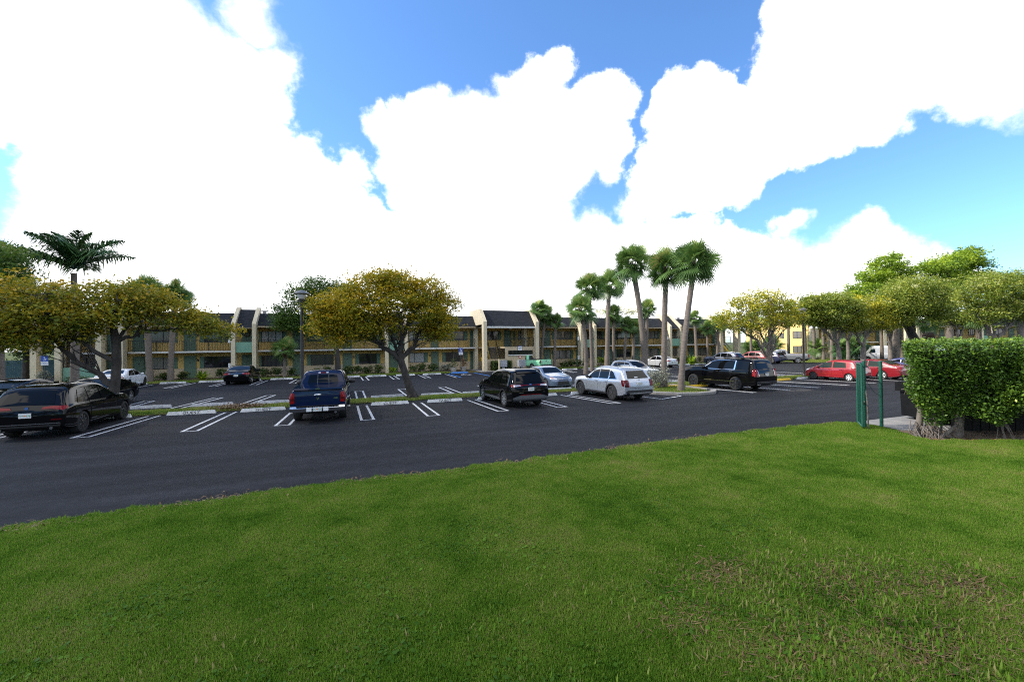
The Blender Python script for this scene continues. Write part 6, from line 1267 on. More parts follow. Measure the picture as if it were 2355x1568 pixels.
# ---------------------------------------------------------------- shrubs
def shrub(label, x, y, rx, ry, h, lm='bush', n=900, size=.10, seed=1, group='shrubs in the motel flower beds', name='shrub', cat='shrub', z0=.0, shell=.35):
    g = np.random.default_rng(seed); t = thing(name, label, cat, (x, y, 0), 0, group)
    b = MB()
    for k in range(6): b.tube(wig((g.uniform(-.1,.1), g.uniform(-.1,.1), 0), (g.uniform(-.7,.7)*rx, g.uniform(-.7,.7)*ry, h*g.uniform(.6,.9)), 3, .04, g), [.02,.016,.012,.006], 4)
    b.build('stems', M['twig'], t)
    cl_ = [(g.uniform(-.55,.55)*rx, g.uniform(-.5,.5)*ry, z0+h*g.uniform(.35,.72), rx*g.uniform(.4,.6), ry*.6, h*.30) for k in range(6)]
    crown(t, cl_, n, size, LM[lm], g, 8, .10, name='foliage', asp=.55, shell=shell); return t
g = random.Random(77); k = 0
for x, rx, h, lm, l in ((-17.7,.55,.85,'bush','low shrub under the ground floor door left of the motel palms'),(-16.9,.5,.6,'green','low bright shrub at the foot of the nearer left motel palm'),(-15.6,.7,.9,'bush','dense shrub between the two left motel palms'),(-14.0,.6,.8,'bush','dark shrub right of the second left motel palm'),(-11.0,.75,1.0,'bush','tall dense shrub behind the black saloon by the motel'),(-9.6,.5,.9,'bush','shrub by the left roof fin behind the black saloon'),
    (-7.6,.7,1.0,'bush','shrub between the black saloon and the small fan palm'),(-6.5,.6,.95,'bush','shrub just left of the small fan palm trunk'),(-5.2,.5,.9,'bush','shrub just right of the small fan palm trunk'),(-3.0,.5,.7,'green','yellow green low shrub right of the concrete path'),(-2.1,.6,.9,'bush','shrub under the ground floor window left of the green tree trunk'),(-.2,.6,.95,'bush','shrub just right of the green tree trunk'),(.8,.65,1.0,'bush','shrub under the door between green tree and roof fins'),(1.9,.7,1.0,'bush','shrub under the window left of the middle roof fins'),(3.0,.6,1.0,'bush','shrub at the left one of the middle roof fins'),(4.4,.55,.6,'lime','yellowish low shrub behind the leaning tree trunk'),
    (6.6,.55,.9,'bush','shrub just right of the middle roof fins'),(7.6,.6,1.0,'bush','shrub under the window with the pale blind'),(8.7,.6,.95,'bush','shrub left of the first slim palm trunk'),(10.2,.7,.85,'pale','twiggy grey shrub between the two slim palm trunks'),
    (25.0,.7,.95,'bush','shrub right of the small palm by the tower'),(26.3,.7,1.0,'bush','shrub under the curtained window right of the tower'),(27.7,.6,.95,'bush','shrub at the fin right of the curtained window'),(30.3,.8,1.15,'lime','bright leafy shrub left of the round crowned palm'),(32.4,.7,1.1,'bush','leafy shrub right of the round crowned palm'),(36.0,.5,.8,'bush','small shrub behind the silver SUV roof by the motel'),(37.8,.6,.9,'bush','shrub right of the round crowned palm between tall trunks'),(42.6,.7,1.0,'bush','shrub right of the old silver saloon'),(44.3,.6,1.0,'bush','dark shrub right of the rightmost tall trunk'),(46.3,.7,.9,'bush','shrub between the pale and the thin motel palms'),(48.9,.7,.9,'bush','shrub at the right end of the motel bed')):
    k += 1; shrub(l, x, 47.6+g.uniform(-.25,.25), rx, .5, h*1.0, lm, int(900*rx/.6), .13, 300+k)
# spiky bright plants
def spiky(label, x, y, h, n, lm, seed):
    q = np.random.default_rng(seed); t = thing('spiky_plant', label, 'plant', (x, y, 0), 0, 'arching bright green plants'); V = []; F = []; T = []
    for k in range(n):
        az = q.uniform(0, 6.28); el = R(q.uniform(25, 80)); d = np.array([math.cos(el)*math.cos(az), math.cos(el)*math.sin(az), math.sin(el)]); L = h*q.uniform(.8, 1.2); sd = np.array([-math.sin(az), math.cos(az), 0])*h*.05; p = None
        for u in np.linspace(0, 1, 6):
            c = d*L*u-np.array([0, 0, L*.4*u*u]); w_ = sd*(math.sin(math.pi*min(.97, u+.1))+.1); V += [c-w_, c+w_]
            if p is not None: F.append((p, p+1, p+3, p+2)); T.append(q.uniform(0, 1))
            p = len(V)-2
    npmesh('leaves', np.array(V), np.array(F), LM[lm], t, T)
    MB().tube([(0,0,0),(0,0,h*.25)], [.05,.03], 6).build('stem', M['twig'], t)
spiky('arching green plant under the window left of the black saloon by the motel', -12.5, 46.6, 1.5, 46, 'lime', 401)
spiky('bright lime plant by the motel beside the pale palm right of the tall trio', 44.0, 46.3, 2.0, 40, 'bright', 402)
# pale shrub on the island
shrub('pale grey green twiggy shrub at the foot of the straight palm on the island', 18.35, 22.0, 1.15, .8, 1.35, 'pale', 2600, .085, 411, None)
shrub('low green shrub on the lawn by the mint balcony wall at the left', -21.6, 46.9, 1.1, .5, .8, 'bush', 900, .12, 412)
shrub('pale shrub below the accessible sign at the far left', -23.3, 46.6, .6, .5, 1.3, 'pale', 900, .13, 413)
# clipped box hedge by the stair tower
def box_hedge(label, x0, x1, y0, y1, z0, z1, n, size, lm, seed, name='clipped_hedge', jit=.05, core=True):
    q = np.random.default_rng(seed); t = thing(name, label, 'hedge', ((x0+x1)/2, (y0+y1)/2, 0)); cx, cy = (x0+x1)/2, (y0+y1)/2
    if core: MB().box(x0-cx+.12, x1-cx-.12, y0-cy+.12, y1-cy-.12, z0+.1, z1-.12).build('dark_core', M['well'], t)  # solid black box added inside the leaves, darkens the gaps
    A_ = [(x1-x0)*(z1-z0)]*2+[(y1-y0)*(z1-z0)]*2+[(x1-x0)*(y1-y0)]; A_ = np.array(A_)/sum(A_); f_ = q.choice(5, n, p=A_); P = q.uniform(0, 1, (n, 3))*np.array([x1-x0, y1-y0, z1-z0])+np.array([x0-cx, y0-cy, z0])
    P[f_ == 0, 1] = y0-cy; P[f_ == 1, 1] = y1-cy; P[f_ == 2, 0] = x0-cx; P[f_ == 3, 0] = x1-cx; P[f_ == 4, 2] = z1
    P += q.normal(0, jit, (n, 3)); V, F = leaves(P, size, q, .55, .6)
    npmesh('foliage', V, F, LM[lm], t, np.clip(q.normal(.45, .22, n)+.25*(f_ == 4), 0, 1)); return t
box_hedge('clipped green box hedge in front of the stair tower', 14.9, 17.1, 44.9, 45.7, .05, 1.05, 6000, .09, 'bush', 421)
# ---------------------------------------------------------------- big clipped hedge by the dumpster pad
def big_hedge():
    q = np.random.default_rng(431); P0 = np.array([16.19, 7.13]); dv = unit(np.array([[2.3, -1.12]]))[0]; nv = np.array([-dv[1], dv[0]])   # nv points away from the viewer
    t = thing('clipped_hedge', 'big glossy ficus hedge with bare trunks and roots hiding the black dumpster', 'hedge', (P0[0], P0[1], 0))
    L, D, H = 7.5, 2.2, 2.80; n = 60000
    u = q.uniform(-1.0, L, n); which = q.choice(4, n, p=[.56, .20, .10, .14]); v = q.uniform(0, D, n); z = q.uniform(0, 1, n)
    low = .40+.26*np.sin(u*1.7+.8)**2+.08*np.exp(-((u-.35)/.45)**2)+np.where(u > 1.3, .30*np.clip((u-1.3)/.5, 0, 1), 0); low = low+np.where(u < -.55, 1.0*np.clip((-.55-u)/.6, 0, 1), 0)
    bul = .22*np.sin(u*2.1+1)*np.sin(z*5)+.12*np.sin(u*5.3)*np.sin(z*9+u)
    zz = low+(H-low)*z; f = -.10+bul*.6+q.normal(0, .09, n); f = np.where(z > .93, f+(z-.93)*3.0, f)
    X = np.where(which == 0, u, u); Y = np.where(which == 0, f, v); Z = np.where(which == 1, H+q.normal(0, .05, n)-.06*np.sin(u*3)*np.cos(v*4), zz)
    end = which == 2; X = np.where(end, -1.0+q.normal(0, .10, n)+.15*np.sin(zz*4), X)
    inn = which == 3; Y = np.where(inn, q.uniform(0, 1.0, n), Y)
    tap = .60*np.clip((1.55-Z)/1.15, 0, 1); X = np.where(end, X+np.maximum(Y, 0)*.85+tap, X); ok = X > -1.2+np.maximum(Y, 0)*.85+tap
    X, Y, Z, u, which, n = X[ok], Y[ok], Z[ok], u[ok], which[ok], int(ok.sum())
    P = np.stack([dv[0]*X+nv[0]*Y, dv[1]*X+nv[1]*Y, Z], 1)
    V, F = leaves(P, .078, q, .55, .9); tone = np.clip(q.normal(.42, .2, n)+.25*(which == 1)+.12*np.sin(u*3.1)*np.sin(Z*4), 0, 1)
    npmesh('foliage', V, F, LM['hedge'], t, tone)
    b = MB()
    W_ = lambda a, c, z: (dv[0]*(a-.42)+nv[0]*c, dv[1]*(a-.42)+nv[1]*c, z)
    for a, c, r in ((.0,.45,.09),(.42,.4,.08),(.62,.5,.07),(1.0,.35,.11),(1.2,.5,.08)):
        MB().tube([W_(a-.05, c, -.05), W_(a, c, .25), W_(a+.06, c, .8), W_(a+q.uniform(-.3,.3), c+.3, 1.7)], [r*1.5, r, r*.85, r*.4], 8).build('trunk', M['barkpale'], t, True, 60)
    b.tube([W_(.25,.1,0), W_(.55,.1,.22), W_(.95,.3,.42)], [.05,.045,.03], 6)
    for k in range(34): a = q.normal(.15, .28); b.tube([W_(a+q.normal(0,.2), q.uniform(-.15,.2), -.02), W_(a, q.uniform(.1,.4), q.uniform(.15,.3)), W_(a*.6+.1, .45, q.uniform(.3,.55))], [.012,.014,.01], 4)
    for k in range(9): a = q.normal(2.0, .12); b.tube([W_(a+q.normal(0,.1), .0, .0), W_(a, .1, .3), W_(2.0, .3, .9)], [.008,.011,.012], 4)
    for k in range(60):
        a, z = q.uniform(-.6, 6), q.uniform(.8, 2.6); b.tube(wig(W_(a, .3, z), W_(a+q.uniform(-.5,.5), -.12, z+q.uniform(-.1,.5)), 3, .03, q), [.014,.011,.009,.005], 4)
    b.add([W_(x_, c_, z_) for x_ in (-.7, 1.5) for c_ in (-.1, .6) for z_ in (-.06, .012)], [(0,1,3,2),(4,6,7,5),(0,4,5,1),(2,3,7,6),(1,5,7,3),(0,2,6,4)]); b.build('roots', M['barkpale'], t, True, 60)
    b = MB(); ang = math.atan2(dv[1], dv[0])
    o = b.prism([(-.50,.42),(7.4,.42),(7.4,1.5),(.45,1.5)], 'z', .95, 2.55).build('dark_core', M['well'], t); o.rotation_euler = (0, 0, ang)  # black core added behind the leaves to close and darken the gaps
    return ang, dv, nv, P0
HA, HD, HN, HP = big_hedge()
def rel(a, c): return (HP[0]+HD[0]*a+HN[0]*c, HP[1]+HD[1]*a+HN[1]*c)
# dumpster behind the hedge
x, y = 18.62, 8.42
d = thing('dumpster', 'black steel dumpster behind the left end of the big hedge', 'dumpster', (x, y, 0), HA)
b = MB(); b.prism([(0,.10),(1.55,.10),(1.6,1.0),(-.03,1.0)], 'x', 0, 3.4); b.build('body', M['dumpster'], d)
b = MB(); b.box(-.10,3.5,-.14,1.70,1.0,1.32); b.build('rim', M['dumpster'], d); MB().box(-.04,3.44,-.1,1.66,1.322,1.36).build('lid', M['dumpster'], d)
b = MB()
for xx in (.3, 3.1):
    for yy in (.2, 1.3): b.lathe([(.08,-.03),(.08,.03)], 12, (xx, yy, .08), 'x')
b.build('wheels', M['tyre'], d)
x, y = rel(1.3, 1.3)
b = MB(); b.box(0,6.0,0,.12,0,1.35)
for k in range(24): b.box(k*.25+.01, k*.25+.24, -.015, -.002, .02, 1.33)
o = b.build('enclosure_wall', M['dumpster']); o.location = (x, y, 0); o.rotation_euler = (0,0,HA); tag(o, 'enclosure wall under the right part of the big hedge, shade put into its black colour', 'wall')  # wall coloured black to stand in for the shade under the hedge
sheet('mulch', jag([rel(-.6,-.35), rel(.3,-.62), rel(1.5,-.6), rel(3.5,-.5), rel(8,-.4), rel(8,1.2), rel(-.5,1.2)], .2, .05, 9), .028, M['soil'])
# dry leaf pile on the median and loose litter
def litter(name, label, pts, size, lm, seed, kind='stuff'):
    q = np.random.default_rng(seed); V, F = leaves(np.array(pts), size, q, .6, 1.2); return tag(npmesh(name, V, F, LM[lm], None, q.uniform(0, 1, len(pts))), label, None, None, kind)
q = np.random.default_rng(441)
litter('leaf_pile', None, np.stack([q.normal(-4.9,.55,1500), q.normal(24.0,.35,1500), .03+np.abs(q.normal(0,.06,1500))*1.2], 1), .10, 'brown', 442)
a_ = np.abs(q.normal(0,.5,700)); ux = q.uniform(-.6, 6, 700)
litter('leaf_litter', None, np.concatenate([np.stack([HP[0]+HD[0]*ux-HN[0]*(.1+a_*.6), HP[1]+HD[1]*ux-HN[1]*(.1+a_*.6), np.full(700,.045)], 1), np.stack([q.uniform(-12, 15, 260), q.uniform(23.1, 24.9, 260), np.full(260,.06)], 1)]), .07, 'brown', 443)
# ---------------------------------------------------------------- lamps, signs, mailboxes, gate, fence
def lamp(label, x, y, h):
    t = thing('street_lamp', label, 'street lamp', (x, y, 0), 0, 'black lamp posts on the median')
    MB().lathe([(.16,0),(.16,.10),(.10,.16),(.085,.3),(.078,h*.5),(.068,h-.75)], 14).build('pole', M['lampblack'], t, True)
    hd = MB().lathe([(.085,h-.95),(.09,h-.78),(.14,h-.52),(.15,h-.45)], 16).build('lamp_holder', M['lampblack'], t, True)
    MB().lathe([(.15,h-.449),(.20,h-.30),(.19,h-.22)], 18).build('lamp_lens', M['lampglass'], hd, True)
    MB().lathe([(.20,h-.22),(.38,h-.19),(.375,h-.17),(.20,h-.06),(.06,h)], 22).build('lamp_cap', M['lampcap'], t, True)
lamp('tall black lamp post left of the dark blue pickup, with a flared cap', -2.2, 24.2, 5.8)
lamp('black lamp post at the nose of the red hatchback, its head in the leaves', 34.55, 24.1, 5.6)
def access_sign(label, x, y, z):
    t = thing('parking_sign', label, 'sign', (x, y, 0), 0, 'accessible parking signs')
    MB().box(-.03,.03,-.02,.02,0,z).build('pole', M['post'], t)
    s_ = MB().box(-.23,.23,-.035,-.022,z-.30,z+.15).build('sign_panel', M['signblue'], t)
    b = MB()
    for k in range(10):
        a0, a1 = -2.6+k*.36, -2.6+(k+1)*.36; b.add([(.11*math.cos(a),-.039,z-.13+.11*math.sin(a)) for a in (a0, a1)]+[(.08*math.cos(a),-.039,z-.13+.08*math.sin(a)) for a in (a1, a0)], [(0,1,2,3)])
    b.box(-.035,-.005,-.042,-.037,z-.12,z+.03); b.lathe([(.028,-.042),(.028,-.037)], 10, (-.02,0,z+.075), 'y'); b.box(-.02,.08,-.042,-.037,z-.12,z-.09); b.box(.065,.09,-.042,-.037,z-.2,z-.09)
    b.build('wheelchair_symbol', M['signwhite'], s_)
    p = MB().box(-.23,.23,-.034,-.022,z-.60,z-.31).build('sign_panel', M['signwhite'], t)
    for i, tx in enumerate(('PARKING BY', 'DISABLED PERMIT', 'ONLY')): textmesh('sign_lettering', tx, .06, M['signblue'], p, Matrix.Translation((0,-.036,z-.39-i*.07)) @ Matrix.Rotation(R(90), 4, 'X'))
access_sign('accessible parking sign with blue symbol between the two potted plants', 11.6, 46.3, 2.45)
access_sign('accessible parking sign at the far left in front of the yellow side wall', -22.9, 45.8, 2.3)
# potted plants
for l, x, y, lm, sd in (('potted plant left of the accessible sign by the motel', 10.75, 46.2, 'bush', 501), ('potted plant with reddish leaves right of the accessible sign by the motel', 11.95, 46.6, 'brown', 502)):
    t = thing('potted_plant', l, 'potted plant', (x, y, 0), 0, 'potted plants by the motel entrance'); MB().lathe([(.24,0),(.26,.05),(.36,.42),(.40,.44),(.40,.50),(.33,.50),(.31,.44)], 18).build('pot', M['pot'], t, True)
    crown(t, [(0,0,.85,.45,.4,.35),(.1,0,1.2,.3,.3,.3)], 500, .11, LM[lm], np.random.default_rng(sd), 8, .1, 'foliage'); MB().tube([(0,0,.4),(.02,0,1.0),(.05,0,2.0)], [.02,.015,.006], 5).build('stem', M['twig'], t)
# cluster mailboxes
for i, (x, y, rz, l) in enumerate(((15.75,43.9,-.35,'grey cluster mailbox turned away, left of the mint green pickup'), (17.75,43.65,.1,'grey cluster mailbox facing the lot, right next to the mint green pickup'))):
    t = thing('mailbox', l, 'mailbox', (x, y, 0), rz, 'grey cluster mailboxes')
    MB().box(-.14,.14,-.14,.14,0,.62).build('pedestal', M['galv'], t); t.scale = (1, 1, .84)
    c = MB().box(-.40,.40,-.24,.24,.62,1.42).build('cabinet', M['galv'], t); b = MB()
    for r_ in range(4):
        for q_ in range(3): b.box(-.38+q_*.255,-.145+q_*.255,-.252,-.241,.66+r_*.185,.83+r_*.185)
    b.build('compartment_doors', M['galv'], c); MB().box(-.42,.42,-.26,.26,1.421,1.45).build('roof', M['galv'], c)
MB().box(-.07,.07,-.07,.07,0,1.35).build('mail_post_tmp', M['cream']); o = bpy.data.objects['mail_post_tmp']; o.name = 'bollard_post'; o.location = (15.2,43.75,0); tag(o, 'cream square post between the box hedge and the grey mailboxes', 'post')
# folded chain link gate and its posts
t = thing('chain_link_gate', 'folded green chain link gate leaf tied to its post at the lawn corner', 'gate', (15.72, 9.0, 0), R(36))
b = MB(); hgt = 2.22
b.tube([(0,0,0),(0,0,hgt)], .05, 10); b.tube([(.55,.12,.15),(.55,.12,hgt-.1)], .028, 8); b.tube([(-.42,.10,.15),(-.42,.10,hgt-.05)], .028, 8); b.tube([(-.42,.10,.15),(.55,.12,.15)], .025, 8); b.tube([(-.42,.10,hgt-.08),(.55,.12,hgt-.1)], .025, 8)
b.build('gate_frame', M['greenpipe'], t, True)
b = MB(); b.tube([(-.30,-.06,0),(-.16,-.06,.9),(.25,-.02,1.9)], .022, 7); b.tube([(-.42,.05,.95),(.3,-.02,.72)], .02, 7); b.build('brace', M['rustpipe'], t, True)
b = MB(); s_ = .055
for k in range(-40, 60):
    for sg in (1, -1):
        x0 = k*s_; pts = [(x0+sg*u, u) for u in (0, 2.0)]
        a0, a1 = (-.42-x0)/sg, (.55-x0)/sg; lo, hi = max(0, min(a0, a1)), min(2.0, max(a0, a1))
        if hi > lo+.02: b.tube([(x0+sg*lo, .11, .17+lo), (x0+sg*hi, .11, .17+hi)], .0045, 3, cap=False)
b.build('chain_link', M['mesh'], t)
b = MB(); b.tube([(0,0,0),(0,0,.06)], .06, 10); o = b.build('post_cap', M['rustpipe'], t); o.location = (0,0,hgt)
t = thing('gate_post', 'single green vinyl gate post standing right of the folded gate', 'post', (16.6, 9.0, 0))
MB().tube([(0,0,-.05),(0,0,2.18)], .052, 12).build('post', M['greenpipe'], t, True); MB().ball((0,0,2.18), (.056,.056,.03), 12).build('post_cap', M['greenpipe'], t, True); MB().lathe([(.058,0),(.058,.04)], 12, (0,0,1.02)).build('hinge_band', M['greenpipe'], t)
b = MB(); b.tube([(-.02,0,1.04),(-.25,.05,1.15),(-.5,.12,1.5)], .006, 4); b.build('tie_wire', M['greenpipe'], t)
# blue green fence at the far left
t = thing('board_fence', 'blue green board fence behind the palms at the far left', 'fence', (-42, 60, 0), R(13))
b = MB()
for k in range(150): b.box(k*.16, k*.16+.15, 0, .025, .05, 1.85)
b.build('boards', M['bluefence'], t); b = MB(); b.box(0,24,.026,.07,.4,.5); b.box(0,24,.026,.07,1.4,1.5); b.build('rails', M['bluefence'], t)
for k in range(11): MB().box(k*2.4-.05, k*2.4+.05, .071, .16, 0, 1.95).build('post', M['bluefence'], t)
# ---------------------------------------------------------------- grass
GM = bpy.data.materials.new('grass_blades'); GM.use_nodes = True; T_ = GM.node_tree; bs = T_.nodes['Principled BSDF']; om = T_.nodes['Material Output']
ge = T_.nodes.new('ShaderNodeNewGeometry'); n1 = T_.nodes.new('ShaderNodeTexNoise'); n1.inputs['Scale'].default_value = .55; n1.inputs['Detail'].default_value = 6; n1.inputs['Roughness'].default_value = .65; T_.links.new(ge.outputs['Position'], n1.inputs['Vector'])
at_ = T_.nodes.new('ShaderNodeAttribute'); at_.attribute_name = 'tone'
n2 = T_.nodes.new('ShaderNodeTexNoise'); n2.inputs['Scale'].default_value = 2.6; n2.inputs['Detail'].default_value = 5; T_.links.new(ge.outputs['Position'], n2.inputs['Vector'])
mm = T_.nodes.new('ShaderNodeMath'); mm.operation = 'MULTIPLY_ADD'; T_.links.new(n1.outputs[0], mm.inputs[0]); mm.inputs[1].default_value = 1.25; mm.inputs[2].default_value = -.42
m0 = T_.nodes.new('ShaderNodeMath'); m0.operation = 'MULTIPLY_ADD'; T_.links.new(n2.outputs[0], m0.inputs[0]); m0.inputs[1].default_value = .5; T_.links.new(mm.outputs[0], m0.inputs[2])
m1 = T_.nodes.new('ShaderNodeMath'); m1.operation = 'MULTIPLY_ADD'; T_.links.new(at_.outputs['Fac'], m1.inputs[0]); m1.inputs[1].default_value = .45; T_.links.new(m0.outputs[0], m1.inputs[2])
r_ = T_.nodes.new('ShaderNodeValToRGB'); el = r_.color_ramp.elements; el.new(.5); el.new(.5)
for e, (p, c) in zip(el, ((.36,(.055,.132,.011)),(.58,(.122,.242,.019)),(.86,(.215,.310,.042)),(1.0,(.32,.28,.11)))): e.position = p; e.color = (*c, 1)
T_.links.new(m1.outputs[0], r_.inputs[0]); T_.links.new(r_.outputs[0], bs.inputs['Base Color']); bs.inputs['Roughness'].default_value = .6; bs.inputs['Specular IOR Level'].default_value = .12
tr = T_.nodes.new('ShaderNodeBsdfTranslucent'); T_.links.new(r_.outputs[0], tr.inputs[0]); mxg = T_.nodes.new('ShaderNodeMixShader'); mxg.inputs[0].default_value = .4; T_.links.new(bs.outputs[0], mxg.inputs[1]); T_.links.new(tr.outputs[0], mxg.inputs[2]); T_.links.new(mxg.outputs[0], om.inputs[0])
def blades(name, n, hh, ww, seed, half=.30, lean=.95, dry=.06):
    q = np.random.default_rng(seed); P = np.stack([q.uniform(-half, half, n), q.uniform(-half, half, n), np.zeros(n)], 1)
    az = q.uniform(0, 6.283, n); le = np.abs(q.normal(0, lean, n)).clip(0, 1.35); h = hh*q.uniform(.55, 1.25, n); d = np.stack([np.cos(az)*np.sin(le), np.sin(az)*np.sin(le), np.cos(le)], 1)
    sd = np.stack([-np.sin(az+q.normal(0,.6,n)), np.cos(az), np.zeros(n)], 1); w_ = (ww*q.uniform(.6, 1.3, n))[:, None]*.5
    m_ = P+d*h[:, None]*.55+np.array([0, 0, .004]); e = P+d*h[:, None]-np.stack([np.zeros(n), np.zeros(n), h*.18*le], 1); e[:, 2] = np.maximum(e[:, 2], .004)
    V = np.stack([P-sd*w_, P+sd*w_, m_+sd*w_*.9, m_-sd*w_*.9, e+sd*w_*.12, e-sd*w_*.12], 1).reshape(-1, 3); k = np.arange(n)*6
    F = np.concatenate([np.stack([k, k+1, k+2, k+3], 1), np.stack([k+3, k+2, k+4, k+5], 1)]); t_ = np.clip(q.normal(.45, .2, n), 0, 1); t_ = np.where(q.uniform(0, 1, n) < dry, 1.25, t_)
    return npmesh(name, V, F, GM, None, np.concatenate([t_, t_]))
def clover(name, n, seed, half=.2):
    q = np.random.default_rng(seed); V = []; F = []; T = []
    for k in range(n):
        c = np.array([q.normal(0, half), q.normal(0, half), q.uniform(.02, .055)]); r = q.uniform(.010, .021); nm = unit((np.array([q.normal(0,.35), q.normal(0,.35), 1]))[None])[0]; u = unit(np.cross(nm, [1, .2, 0])[None])[0]; v = np.cross(nm, u); i0 = len(V)
        V += [c+(u*math.cos(a)+v*math.sin(a))*r for a in np.linspace(0, 2*math.pi, 7)[:-1]]; F.append(tuple(range(i0, i0+6))); T.append(q.uniform(-.5, .1))
    return npmesh(name, np.array(V), np.array(F), GM, None, T)
gcol = bpy.data.collections.new('grass_sources'); ccol_ = bpy.data.collections.new('clover_sources'); fcol = bpy.data.collections.new('strip_sources')
for i in range(3):
    for o, c_ in ((blades('grass_tuft', 1500, .060, .0085, 600+i), gcol), (clover('clover_patch', 60, 620+i), ccol_), (blades('strip_tuft', 420, .055, .014, 640+i, .45, .9, .45), fcol)):
        C.objects.unlink(o); c_.objects.link(o)
def scatter(name, pts, scl, col, seed):
    q = np.random.default_rng(seed); me = bpy.data.meshes.new(name); me.vertices.add(len(pts)); me.vertices.foreach_set('co', np.asarray(pts, np.float32).ravel())
    a = me.attributes.new('scl', 'FLOAT', 'POINT'); a.data.foreach_set('value', np.asarray(scl, np.float32)); a = me.attributes.new('rotz', 'FLOAT', 'POINT'); a.data.foreach_set('value', q.uniform(0, 6.283, len(pts)).astype(np.float32))
    o = bpy.data.objects.new(name, me); C.objects.link(o); tag(o, kind='stuff')
    ng = bpy.data.node_groups.new(name, 'GeometryNodeTree'); ng.interface.new_socket('Geometry', in_out='INPUT', socket_type='NodeSocketGeometry'); ng.interface.new_socket('Geometry', in_out='OUTPUT', socket_type='NodeSocketGeometry')
    gi = ng.nodes.new('NodeGroupInput'); go = ng.nodes.new('NodeGroupOutput'); ip = ng.nodes.new('GeometryNodeInstanceOnPoints'); ci = ng.nodes.new('GeometryNodeCollectionInfo'); ci.inputs[0].default_value = col; ci.inputs[1].default_value = True; ci.inputs[2].default_value = True
    na = ng.nodes.new('GeometryNodeInputNamedAttribute'); na.data_type = 'FLOAT'; na.inputs[0].default_value = 'scl'; nb = ng.nodes.new('GeometryNodeInputNamedAttribute'); nb.data_type = 'FLOAT'; nb.inputs[0].default_value = 'rotz'; cx = ng.nodes.new('ShaderNodeCombineXYZ')
    L_ = ng.links.new; L_(gi.outputs[0], ip.inputs[0]); L_(ci.outputs[0], ip.inputs['Instance']); ip.inputs['Pick Instance'].default_value = True; L_(na.outputs[0], ip.inputs['Scale']); L_(nb.outputs[0], cx.inputs[2]); L_(cx.outputs[0], ip.inputs['Rotation']); L_(ip.outputs[0], go.inputs[0])
    md = o.modifiers.new('scatter', 'NODES'); md.node_group = ng; return o
q = np.random.default_rng(701)
ex = np.array([p[0] for p in LAWN_EDGE]); ey = np.array([p[1] for p in LAWN_EDGE])
def seen(x, y, m=.8):                                   # stay inside what the lens could plausibly show, with a margin
    dx, dy = x*fw.x+y*fw.y, x*rt0.x+y*rt0.y; return (dx > 2.6) & (np.abs(dy) < dx*1.25+m+.8)
gx = q.uniform(-9, 25, 26000); gy = q.uniform(.5, 10.2, 26000)
edge = np.interp(gx, ex[:-4], ey[:-4]); edge = np.where(gx > 16.6, np.minimum(edge, 7.75-(gx-16.6)*.42), edge)
pd = np.stack([gx, gy], 1); bare = np.zeros(len(gx))
for bx, by, br in ((4.3,4.0,.7),(5.4,3.35,.8),(6.5,2.85,.8),(3.9,2.9,.55),(5.0,2.4,.6),(3.3,3.5,.4)): bare = np.maximum(bare, 1-np.hypot(gx-bx, (gy-by)*1.6)/br)
keep = (gy < edge-.16) & seen(gx, gy) & (q.uniform(0, 1, len(gx)) > bare*1.5) & (q.uniform(0, 1, len(gx)) > np.clip((gy-(edge-.7))*.75, 0, .7))
hx = (gx-HP[0])*HD[0]+(gy-HP[1])*HD[1]; hy = (gx-HP[0])*HN[0]+(gy-HP[1])*HN[1]; keep &= ~((hx > -1.0) & (hy > -.55))
gx, gy = gx[keep], gy[keep]; n = len(gx)
scatter('grass', np.stack([gx, gy, np.full(n, .022)], 1), q.uniform(.75, 1.2, n), gcol, 702)
xcol = bpy.data.collections.new('coarse_sources')
for i in range(2):
    o = blades('coarse_tuft', 55, .105, .014, 660+i, .22, 1.5, .10); C.objects.unlink(o); xcol.objects.link(o)
xx = np.concatenate([q.normal(4.9, 1.0, 330), q.uniform(-2, 5, 120)]); xy = np.concatenate([q.normal(2.9, .75, 330), q.uniform(2.2, 5, 120)]); kx = seen(xx, xy)
scatter('coarse_grass', np.stack([xx[kx], xy[kx], np.full(int(kx.sum()), .03)], 1), q.uniform(.7, 1.2, int(kx.sum())), xcol, 707)
cxs, cys = [], []
for k in range(34):
    x, y = q.uniform(-3, 6, 1)[0], q.uniform(1.5, 6.5, 1)[0]
    if not seen(np.array([x]), np.array([y]))[0]: continue
    m_ = int(q.integers(3, 9)); cxs += list(q.normal(x, .22, m_)); cys += list(q.normal(y, .22, m_))
scatter('clover', np.stack([cxs, cys, np.full(len(cxs), .030)], 1), q.uniform(.8, 1.3, len(cxs)), ccol_, 703)
sx, sy = q.uniform(-24, 48, 2300), q.uniform(23.6, 24.55, 2300); k2 = ~((sx > 15.6) & (sx < 20.5) & (sy < 23.4))
sx2, sy2 = q.uniform(16.8, 19.4, 110), q.uniform(19.6, 22.4, 110); sx3, sy3 = np.concatenate([q.uniform(-30, 9.8, 2200), q.uniform(21.4, 56, 1800)]), q.uniform(44.5, 46.7, 4000); sx4, sy4 = q.uniform(57.5, 80, 1500), q.uniform(39.2, 52, 1500)
PX = np.concatenate([sx[k2], sx2, sx3, sx4]); PY = np.concatenate([sy[k2], sy2, sy3, sy4]); PZ = np.concatenate([np.full(k2.sum(), .02), np.full(110, .06), np.full(4000, .02), np.full(1500, .02)])
scatter('strip_grass', np.stack([PX, PY, PZ], 1), q.uniform(.7, 1.25, len(PX)), fcol, 704)
